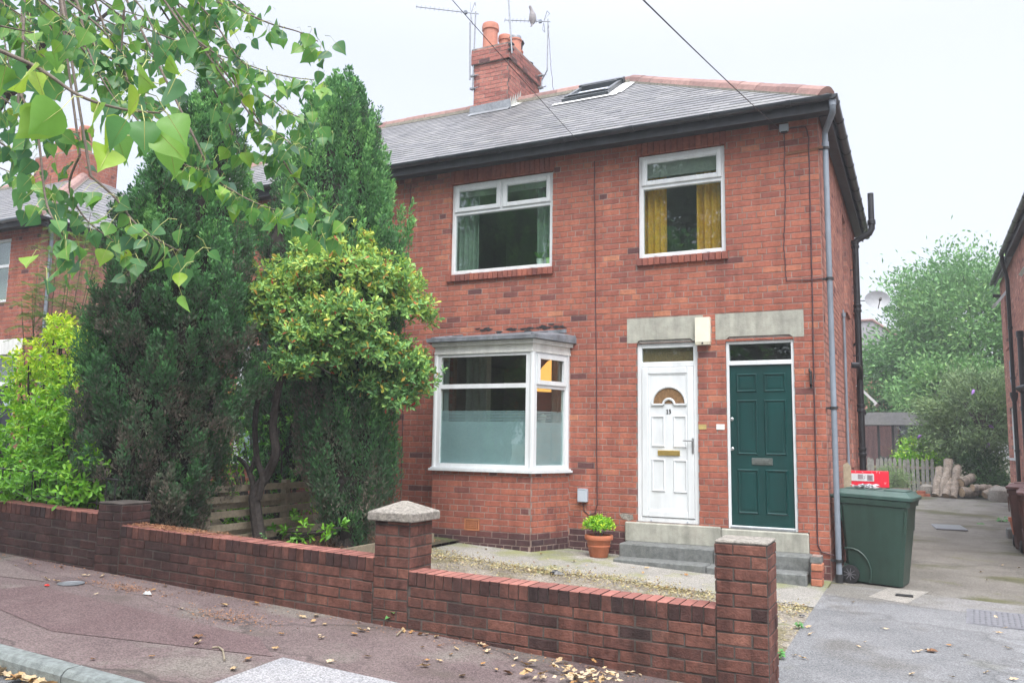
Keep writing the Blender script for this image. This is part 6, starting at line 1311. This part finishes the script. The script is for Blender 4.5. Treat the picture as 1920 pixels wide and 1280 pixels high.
# -------- the street tree whose branches hang into the view
TB = np.array([-7.2, -6.55, gz(-7.2)])
pop = thing('poplar_tree', 'street tree whose heart leaved branches hang into the upper left of the view', 'tree', TB)
def tw(pts): return [Vector(at(u, v, d=d))-Vector(TB) for u, v, d in pts]
tws = [
 [(250, -60, 3.6), (330, 20, 3.5), (380, 85, 3.4), (447, 168, 3.3), (497, 245, 3.25), (551, 333, 3.2), (591, 380, 3.15), (632, 425, 3.1)],
 [(-80, 60, 1.6), (0, 95, 1.5), (75, 130, 1.45), (150, 180, 1.4), (230, 205, 1.36), (300, 212, 1.33)],
 [(380, -50, 3.3), (440, 10, 3.2), (500, 42, 3.1), (560, 60, 3.05), (596, 78, 3.0)],
 [(150, -30, 3.9), (235, 35, 3.8), (340, 80, 3.7), (430, 110, 3.6), (520, 140, 3.5), (588, 150, 3.45)],
 [(330, -40, 3.0), (400, 40, 3.0), (440, 100, 2.95), (475, 135, 2.9)],
 [(40, 180, 2.4), (70, 250, 2.4), (85, 370, 2.35), (105, 420, 2.3), (140, 470, 2.3)],
 [(150, 290, 3.0), (130, 350, 3.0), (160, 410, 2.95), (210, 450, 2.95), (238, 475, 2.9)],
 [(170, 330, 2.6), (215, 370, 2.6), (255, 420, 2.55), (300, 452, 2.5), (335, 470, 2.5)],
 [(370, 270, 3.0), (400, 330, 3.0), (440, 360, 2.95), (490, 385, 2.9), (540, 400, 2.9)],
 [(130, 60, 3.2), (200, 150, 3.2), (270, 240, 3.1), (330, 300, 3.1), (385, 320, 3.0)],
 [(233, 15, 2.8), (230, 60, 2.8), (228, 110, 2.75), (240, 150, 2.7)],
 [(60, -30, 3.4), (130, 60, 3.4), (230, 150, 3.3), (290, 195, 3.3), (360, 250, 3.2)],
 [(-40, 150, 3.0), (40, 210, 2.9), (80, 230, 2.9), (150, 250, 2.9)], [(-40, 240, 2.6), (30, 290, 2.6), (60, 330, 2.6)], [(440, 150, 3.4), (500, 180, 3.35), (540, 210, 3.3), (575, 225, 3.3)], [(480, 230, 3.2), (520, 250, 3.2), (545, 270, 3.15)], [(420, 200, 3.4), (440, 260, 3.4), (470, 290, 3.35)]]
rt_ = random.Random(17)
for k in range(22):
    u, v, d = rt_.uniform(-60, 400), rt_.uniform(-90, 60), rt_.uniform(2.5, 4.6); p = [(u, v, d)]; a = rt_.uniform(.25, 1.1)
    for j in range(4): u += rt_.uniform(25, 55)*math.cos(a)*1.1; v += rt_.uniform(25, 55)*math.sin(a)*.95; a += rt_.uniform(-.2, .3); d -= .03; p.append((u, v, d))
    tws.append(p)
for k in range(8):
    u, v, d = rt_.uniform(-80, 60), rt_.uniform(40, 300), rt_.uniform(2.4, 4.2); p = [(u, v, d)]; a = rt_.uniform(.1, 1.2)
    for j in range(3): u += rt_.uniform(20, 45)*math.cos(a); v += rt_.uniform(20, 45)*math.sin(a); a += rt_.uniform(-.2, .3); p.append((u, v, d))
    tws.append(p)
LIMB = spline([Vector((0, 0, 2.6)), Vector((1.2, -.4, 4.6)), Vector((3.0, -.8, 5.3)), Vector(at(-200, -420, d=4.6))-Vector(TB), Vector(at(60, -360, d=3.9))-Vector(TB)], 8)
paths = [(spline([Vector((0, 0, -.2)), Vector((.05, 0, 1.2)), Vector((-.03, .05, 2.6)), Vector((.1, .1, 4.4)), Vector((.0, .2, 6.5)), Vector((.1, .1, 8.5))], 6), .22, .05), (LIMB, .11, .03)]
for a in range(7): w = a*.9+.3; paths.append((spline([Vector((0, 0, 3.+a*.6)), Vector((.9*math.cos(w), .9*math.sin(w), 4.+a*.65)), Vector((1.7*math.cos(w), 1.7*math.sin(w), 5.2+a*.6))], 4), .06, .015))
wood('trunk', paths, m_wd, pop)
PP, DD, NN, LL, TT = [], [], [], [], []; pet = MB(); twp = []
def addleaf(p, sz, big=False):
    a = rt_.uniform(0, 6.28); drop = rt_.uniform(.02, .06)*(sz/.06); e = p+Vector((math.cos(a)*drop*.9, math.sin(a)*drop*.9, -drop*rt_.uniform(.3, 1.)))
    pet.tube([p, (p+e)/2+Vector((0, 0, .012)), e], [.0011, .0009, .0008], 3, cap=False)
    h = Vector((math.cos(a), math.sin(a), 0)); D_ = None; D = Vector((0, 0, -1))*rt_.uniform(.5, 1.2)+h*rt_.uniform(.0, .9)+Vector((rt_.gauss(0, .3), rt_.gauss(0, .3), 0)); N = Vector((rt_.gauss(0, 1), rt_.gauss(0, 1), rt_.gauss(.5, .6)))
    PP.append(e); DD.append(D); NN.append(N); LL.append(sz*rt_.uniform(.75, 1.15)); TT.append(rt_.gauss(.54, .2)); pet.tube([e, e+D.normalized()*(LL[-1]*.45), e+D.normalized()*(LL[-1]*.9)], [.0009, .0007, .0004], 3, cap=False)
for i, t_ in enumerate(tws):
    s = spline(tw(t_), 6); st0 = s[0]
    ln_ = sum((b-a).length for a, b in zip(s, s[1:])); j = min(LIMB, key=lambda q_: (q_-st0).length)
    full = spline([j, (j+st0)/2+(st0-s[1])*.6, st0], 5)[:-1]+s
    twp.append((full, (.0055 if i else .008), .0016)); 
    acc = 0.; n_before = len(TT)
    sp_ = (.018 if i in (0, 8, 14) else .026 if i < 17 else .033) if i != 1 else .05
    for a, b in zip(s, s[1:]):
        acc += (b-a).length
        while acc > sp_:
            acc -= sp_; f = rt_.random(); p = a.lerp(b, f); addleaf(p, (.058 if i < 17 else .050) if i != 1 else .066)
            if rt_.random() < .35: addleaf(p+Vector((rt_.gauss(0, .02), rt_.gauss(0, .02), 0)), .050)
    for q_ in range(9 if i < 17 else 5): addleaf(s[-1]+Vector((rt_.gauss(0, .045), rt_.gauss(0, .045), rt_.gauss(0, .035))), .058)
    if i == 1:
        for q_ in range(n_before, len(TT)): TT[q_] = rt_.choice((rt_.uniform(.35, .55), rt_.uniform(.7, .9), rt_.uniform(.8, 1.)))
wood('branch', twp, m_twig, pop)
pet.build('leaf_stalks', mat('leaf_stalk', (.35, .38, .12), rough=.6, namt=.1), pop)
POP = [(0, (.065, .15, .095)), (.3, (.09, .225, .10)), (.55, (.12, .30, .09)), (.8, (.20, .42, .07)), (1, (.36, .54, .06))]
m_pop = mat('poplar_leaf', stops=POP, rough=.42, nscale=16, namt=.12, trans=.5, spec=.5)
leafmesh('leaves', np.array(PP), np.array(DD), np.array(NN), np.array(LL), np.array(LL)*.98, np.array(TT), T_DEL, m_pop, pop, smooth=True)
n = 1500; d = nrm(rv(n)); P = np.array([.1, .1, 7.])+d*np.array([2.2, 2.0, 2.2])*NP.uniform(.4, 1., n)[:, None]+rv(n, .2)
n2 = 1500; ii = NP.integers(6, len(LIMB)-5, n2); P2 = np.array([LIMB[i] for i in ii])+rv(n2, .32)+np.array([0, 0, .42]); P = np.concatenate([P, P2]); n = len(P)
leafmesh('crown', P, rv(n)+np.array([0, 0, -.8]), rv(n), .12, .115, NP.normal(.4, .15, n), T_DEL, m_pop, pop)

# -------- trees: trunk, limbs and a crown of leaf clumps
def tree(name, label, base, h, cr, m, trunk_r=.16, clumps=90, per=170, lsz=.11, zc=None, sq=1., seed=1, ar=.45, tone=.5, group=None, crh=None, tpl=T_DIA, cat='tree', spread=.42, lean=0.):
    t = thing(name, label, cat, base, 0, group); R = random.Random(seed); zc = zc or h*.62; crh = crh or h*.4
    C = nrm(rv(clumps)); rad = NP.uniform(.45, 1., clumps)**.6; C = C*rad[:, None]*np.array([cr, cr*sq, crh])+np.array([lean, 0, zc]); C = C[C[:, 2] > .25]; k = len(C)
    lump = 1+.22*np.sin(C[:, 0]*2.3+C[:, 2]*1.9+seed); C[:, :2] *= lump[:, None]
    paths = [(spline([Vector((0, 0, -.3)), Vector((.05, 0, zc*.4)), Vector((-.05+lean*.5, .05, zc*.8)), Vector((lean, 0, zc+crh*.6))], 5), trunk_r, trunk_r*.25)]
    for i in range(0, k, max(1, k//32)):
        e = Vector(C[i]); s = Vector((0, 0, min(zc*.9, max(.2, e.z*.55)))); paths.append((spline([s, s.lerp(e, .5)+Vector((0, 0, .12*cr)), e], 4), trunk_r*.35, .012))
    wood('trunk', paths, m_wd, t)
    i = np.repeat(np.arange(k), per); n = len(i); P = C[i]+rv(n, spread*.5)*np.array([1, 1, .7]); out = nrm(C-np.array([lean, 0, zc-.2*crh]))
    D = nrm(out[i]+rv(n, .7)+np.array([0, 0, -.15])); tn = tone+NP.normal(0, .10, k)[i]+NP.normal(0, .09, n)
    leafmesh('crown', P, D, rv(n)+np.array([0, 0, 1.]), NP.uniform(.7, 1.25, n)*lsz, NP.uniform(.8, 1.2, n)*lsz*ar, tn, tpl, m, t); return t
ASH = [(0, (.045, .12, .045)), (.4, (.095, .24, .078)), (.7, (.17, .35, .115)), (1, (.32, .50, .155))]
m_ash = mat('ash_leaf', stops=ASH, rough=.6, namt=.15, nscale=4, trans=.3)
BUD = [(0, (.06, .11, .05)), (.4, (.12, .20, .085)), (.7, (.20, .30, .12)), (1, (.32, .40, .17))]
m_bud = mat('buddleia_leaf', stops=BUD, rough=.7, namt=.2, nscale=5, trans=.25)
gy = gz(2)+.27
tree('ash_tree', 'large pale green tree rising behind the yard between the two houses', (3.0, 26., gy), 9.2, 3.1, m_ash, .14, 300, 170, .2, zc=5.4, crh=3.7, seed=4, ar=.4, tone=.58, spread=1.0)
tree('ash_tree', 'lower green tree left of the large pale tree, behind the garden room', (.3, 27., gy), 6.0, 2.0, m_ash, .13, 80, 150, .2, zc=3.6, crh=2.1, seed=5, ar=.36, tone=.5, spread=.7)
tree('ash_tree', 'yellowish green leafy tree just behind the picket fence', (1.9, 23., gy), 5.0, 1.7, m_ash, .1, 70, 140, .19, zc=3.1, crh=1.6, seed=6, ar=.4, tone=.66, spread=.6)
tree('flowering_shrub', 'tall grey green flowering shrub arching over the logs', (2.75, 18.2, gy-.05), 4.0, 1.45, m_bud, .07, 95, 190, .15, zc=2.35, crh=1.55, seed=7, ar=.26, tone=.5, cat='shrub', spread=.5)
tree('flowering_shrub', 'lower grey green flowering shrub left of the taller one', (1.75, 18.6, gy-.05), 2.6, .95, m_bud, .05, 50, 170, .14, zc=1.75, crh=.95, seed=8, ar=.28, tone=.55, cat='shrub', spread=.42)
tree('dark_bush', 'dark green bush between the logs and the right hand house', (2.6, 17.8, gy-.1), 1.5, .75, m_leafmid, .05, 45, 130, .11, zc=.7, crh=.62, seed=9, tone=.15, cat='bush', spread=.4)
tree('yard_plant', 'bright green plant behind the picket fence pales', (1.0, 18.4, gy-.1), 1.6, .6, m_cho, .03, 34, 120, .11, zc=1.15, crh=.5, seed=10, tone=.6, cat='bush', spread=.3)
tree('yard_plant', 'grey green herb in front of the picket fence by the side wall', (.15, 16.4, gy-.12), .9, .5, m_bud, .03, 36, 130, .10, zc=.42, crh=.42, seed=11, tone=.6, ar=.2, cat='bush', spread=.3)
# purple flower spikes
R_ = random.Random(14); mb = None
for k, (u, v) in enumerate(((1862, 802), (1852, 838), (1826, 731), (1722, 820))):
    p = at(u, v, y=17.4); mb = MB(); d = Vector((R_.uniform(-.3, .3), -.3, R_.uniform(-.6, .5))).normalized(); mb.tube([Vector(p), Vector(p)+d*.10, Vector(p)+d*.22], [.035, .045, .006], 7); tag(mb.build('flower_spike', mat('lilac_flower', (.32, .17, .5), rough=.8) if k == 0 else bpy.data.materials['lilac_flower']), 'purple flower spike at the tip of a flowering shrub twig', 'flower', 'purple flower spikes on the shrubs')
# trees across the street, seen only in the window glass
m_far = mat('street_tree_leaf', stops=[(0, (.05, .10, .045)), (1, (.13, .21, .085))], rough=.6, namt=.2, trans=.2)
for k, (x, y, h, r, l) in enumerate(((-14.5, -21, 14, 4.2, 'large leafy tree across the street, opposite the left house'), (-7., -20.5, 14.5, 4.2, 'tallest leafy tree across the street, opposite the bay window'), (.6, -21, 12.5, 3.8, 'leafy tree across the street, opposite the front doors'), (-21.5, -21, 12, 4., 'leafy tree across the street at the far left'))):
    tree('street_tree', l, (x, y, gz(x)-.02), h, r, m_far, .28, 130, 260, .22, zc=h*.5, crh=h*.45, seed=30+k, ar=.6, tone=.5, spread=1.15)

# ------------------------------------------------------------------ fallen leaves and litter
m_fall = mat('fallen_leaf', stops=[(0, (.13, .06, .03)), (.3, (.30, .16, .055)), (.6, (.40, .28, .14)), (1, (.47, .38, .26))], rough=.75, nscale=40, namt=.2)
protos = []
for k in range(6):
    R = random.Random(90+k); mb = MB(); s = .038; o_ = []
    for i in range(12): a = 2*math.pi*i/12; r = s*(.85 if i % 2 else 1.12)*R.uniform(.8, 1.15)*(1.25 if i == 0 else 1); o_.append((r*math.cos(a), r*.8*math.sin(a), .004+.011*R.random()+.008*abs(math.sin(a*1.5+k))))
    mb.mesh(o_+[(0, 0, .003)], [(i, (i+1) % 12, 12) for i in range(12)], (.05, .3, .55, .7, .85, 1.)[k]); mb.tube([(s*-.9, 0, .008), (s*-1.7, .004, .004)], .0014, 4, t=.2)
    me = mb.build('fallen_leaf', m_fall); protos.append(me.data); bpy.data.objects.remove(me)
cnt = 0
def fallen(x, y, z, label, group, s=None):
    global cnt
    o = bpy.data.objects.new('fallen_leaf', protos[rnd.choices(range(6), (1, 2, 4, 5, 5, 4))[0]]); COL.objects.link(o); o.location = (x, y, z); o.rotation_euler = (rnd.gauss(0, .22), rnd.gauss(0, .22), rnd.uniform(0, 6.28)); q = s or rnd.uniform(.45, .95); o.scale = (q, q*rnd.uniform(.75, 1.), q); tag(o, label, 'leaf', group); cnt += 1
def onpave(u, v, off=.004): p = atg(u, v, off); return p
G1 = ('dry fallen leaf on the reddish pavement', 'fallen leaves scattered on the pavement')
pts = [(30, 1062), (60, 1058), (85, 1084), (108, 1092), (115, 1066), (157, 1080), (165, 1080), (195, 1080), (212, 1080), (180, 1112), (290, 1108), (314, 1100), (340, 1140), (370, 1196), (372, 1206), (285, 1232), (175, 1238), (420, 1137), (480, 1132), (570, 1155), (585, 1165), (595, 1156), (610, 1171), (660, 1156), (670, 1165), (690, 1178), (715, 1168), (740, 1175), (758, 1182), (770, 1187), (785, 1185), (790, 1190), (800, 1188), (665, 1190), (690, 1230), (520, 1215), (465, 1236), (620, 1240), (440, 1255), (600, 1190), (605, 1196), (675, 1181), (820, 1195), (850, 1193), (905, 1210), (912, 1214), (790, 1215), (845, 1228), (858, 1215), (800, 1240), (822, 1240), (795, 1250), (875, 1192), (915, 1222), (906, 1246), (970, 1235), (990, 1248), (825, 1212), (530, 1190), (1060, 1244), (1115, 1248), (950, 1262), (870, 1268), (930, 1256), (1180, 1262), (1200, 1266), (1215, 1262), (1240, 1270)]
for u, v in pts:
    p = onpave(u+rnd.uniform(-3, 3), v+rnd.uniform(-2, 2))
    if p[1] < -5.03: fallen(p[0], p[1], p[2]+.004, *G1)
for k in range(78):
    u, v = rnd.gauss(1080, 62), rnd.gauss(1268, 13)
    p = onpave(u, v, .012)
    if p[1] < -5.05 and v < 1300: fallen(p[0], p[1], p[2]+.004+rnd.random()*.03, 'dry fallen leaf in the heap at the foot of the wall near the end pillar', 'fallen leaves heaped at the wall foot')
for k in range(34):
    u = rnd.uniform(-5, 150); v = 1243+u*.30+rnd.uniform(-6, 30); p = atg(u, v, -.105); fallen(min(p[0], 0), min(p[1], KY0-.03), p[2]+.002+rnd.random()*.02, 'dry fallen leaf in the gutter below the kerb', 'fallen leaves in the gutter', rnd.uniform(.9, 1.5))
for u, v in ((1515, 1176), (1520, 1190), (1622, 1204), (1610, 1213), (1712, 1223), (1725, 1222), (1740, 1220), (1780, 1211), (1810, 1230), (1890, 1216), (1710, 1265), (1785, 1270), (1850, 1262), (1490, 1230), (1505, 1235), (1868, 1158), (1885, 1178), (1872, 1187), (1840, 1073), (1850, 1088), (1880, 1060), (1910, 1065), (1600, 1130), (1660, 1180), (1900, 1275)):
    p = atg(u, v, .008); fallen(p[0], p[1], p[2]+.006, 'dry fallen leaf on the grey concrete drive', 'fallen leaves on the drive', rnd.uniform(.4, .75))
lb = bpy.data.objects.new('fallen_leaf', protos[0]); COL.objects.link(lb); p = atg(1746, 1221, .01); lb.location = p; lb.scale = (1.1, 1.1, 1.1); tag(lb, 'rust brown fallen leaf, darkest one in the middle of the drive', 'leaf')
for k in range(26):
    x, y = rnd.uniform(-4.4, -.3), rnd.uniform(-2.1, -.75); fallen(x, y, gz(x)+.012, 'dry fallen leaf on the path before the house', 'fallen leaves on the front path', rnd.uniform(.4, .8))
# litter strip along the path, needles under the conifers
def litter(name, label, n, pos, sz, m):
    P = pos(n); o = leafmesh(name, P, rv(n)*np.array([1, 1, .25]), rv(n, .4)+np.array([0, 0, 1.]), NP.uniform(.5, 1.4, n)*sz, NP.uniform(.5, 1.2, n)*sz*.6, NP.random(n), T_DIA, m, None); tag(o, label, 'litter', None, 'stuff'); return o
m_lit = mat('leaf_litter', stops=[(0, (.18, .09, .04)), (.3, (.26, .22, .08)), (.7, (.38, .33, .16)), (1, (.45, .40, .24))], rough=.85, namt=.2)
def strip_pos(n): 
    x = NP.uniform(-4.6, -.05, n); y = -1.88+NP.normal(0, .17, n)+.10*np.sin(x*2.3)-.05*(x+2); return np.stack([x, y, np.array([gz(q_) for q_ in x])+NP.uniform(.004, .022, n)], 1)
litter('leaf_litter', 'strip of leaf litter along the edge of the front path', 5200, strip_pos, .026, m_lit)
def gr_pos(n):
    x = NP.uniform(-4.4, 0.0, n); y = NP.uniform(-4.7, -1.9, n); return np.stack([x, y, np.array([gz(q_) for q_ in x])+NP.uniform(.0, .012, n)], 1)
litter('gravel_litter', 'leaf fragments over the gravel behind the wall', 3800, gr_pos, .022, m_lit)
def nd_pos(n): x = NP.normal(-5.4, .38, n); y = NP.uniform(-4.98, -4.75, n); return np.stack([x, y, .672-.0281*(x+5.85)+NP.uniform(.002, .014, n)], 1)
m_ndl = mat('needle_litter', stops=[(0, (.22, .10, .05)), (1, (.36, .19, .10))], rough=.9, namt=.2)
litter('needle_litter', 'orange brown needles on the coping below the left conifer', 1600, nd_pos, .022, m_ndl)
def soil_pos(n): x = NP.uniform(-6.1, -4.7, n); y = NP.uniform(-4.7, -1.0, n); return np.stack([x, y, np.array([gz(q_) for q_ in x])+.05+NP.uniform(.0, .02, n)], 1)
litter('bark_litter', 'brown needles and leaf litter on the soil under the conifers', 5000, soil_pos, .03, m_ndl)
def pv_pos(n):
    k = n//3; a = np.stack([NP.uniform(-7.5, -.3, k), -5.03-np.abs(NP.normal(0, .10, k))], 1); b = np.stack([NP.normal(-3.9, .25, k), NP.normal(-5.55, .10, k)], 1); c = np.stack([NP.normal(-5.3, .25, n-2*k), NP.normal(-5.35, .06, n-2*k)], 1)
    xy = np.concatenate([a, b, c]); return np.stack([xy[:, 0], xy[:, 1], np.array([gz(q_) for q_ in xy[:, 0]])+NP.uniform(.005, .012, len(xy))], 1)
litter('pavement_litter', 'brown plant debris along the wall foot on the pavement', 1500, pv_pos, .018, m_ndl)
p = atg(412, 1218, .01); mb = MB(); mb.tube([Vector(atg(u, v, .012)) for u, v in ((398, 1213), (410, 1212), (418, 1218), (420, 1230), (421, 1236))], .006, 6); tag(mb.build('fallen_twig', m_wood), 'curved bare twig lying on the pavement left of the pale patch', 'twig')
mb = MB(); mb.tube([Vector(atg(744, 1190, .012)), Vector(atg(756, 1178, .02))], .006, 6); tag(mb.build('fallen_twig', m_wood), 'short straight twig by the heart leaved seedling', 'twig')

# ------------------------------------------------------------------ thin haze volume, added to lift the dark tones
mb = MB(); mb.box(-60, 50, -45, 90, -3.2, 16.)
hz = mb.build('haze', [bpy.data.materials.new('haze_air')]); tag(hz, 'thin pale haze added over the street to lift the dark tones', 'haze', None, 'stuff')
hm = hz.data.materials[0]; hm.use_nodes = True; hn = hm.node_tree; hn.nodes.clear(); pv = hn.nodes.new('ShaderNodeVolumePrincipled'); pv.inputs['Color'].default_value = (.9, .95, 1, 1); pv.inputs['Density'].default_value = .0026; pv.inputs['Anisotropy'].default_value = .2
ho_ = hn.nodes.new('ShaderNodeOutputMaterial'); hn.links.new(pv.outputs[0], ho_.inputs['Volume'])
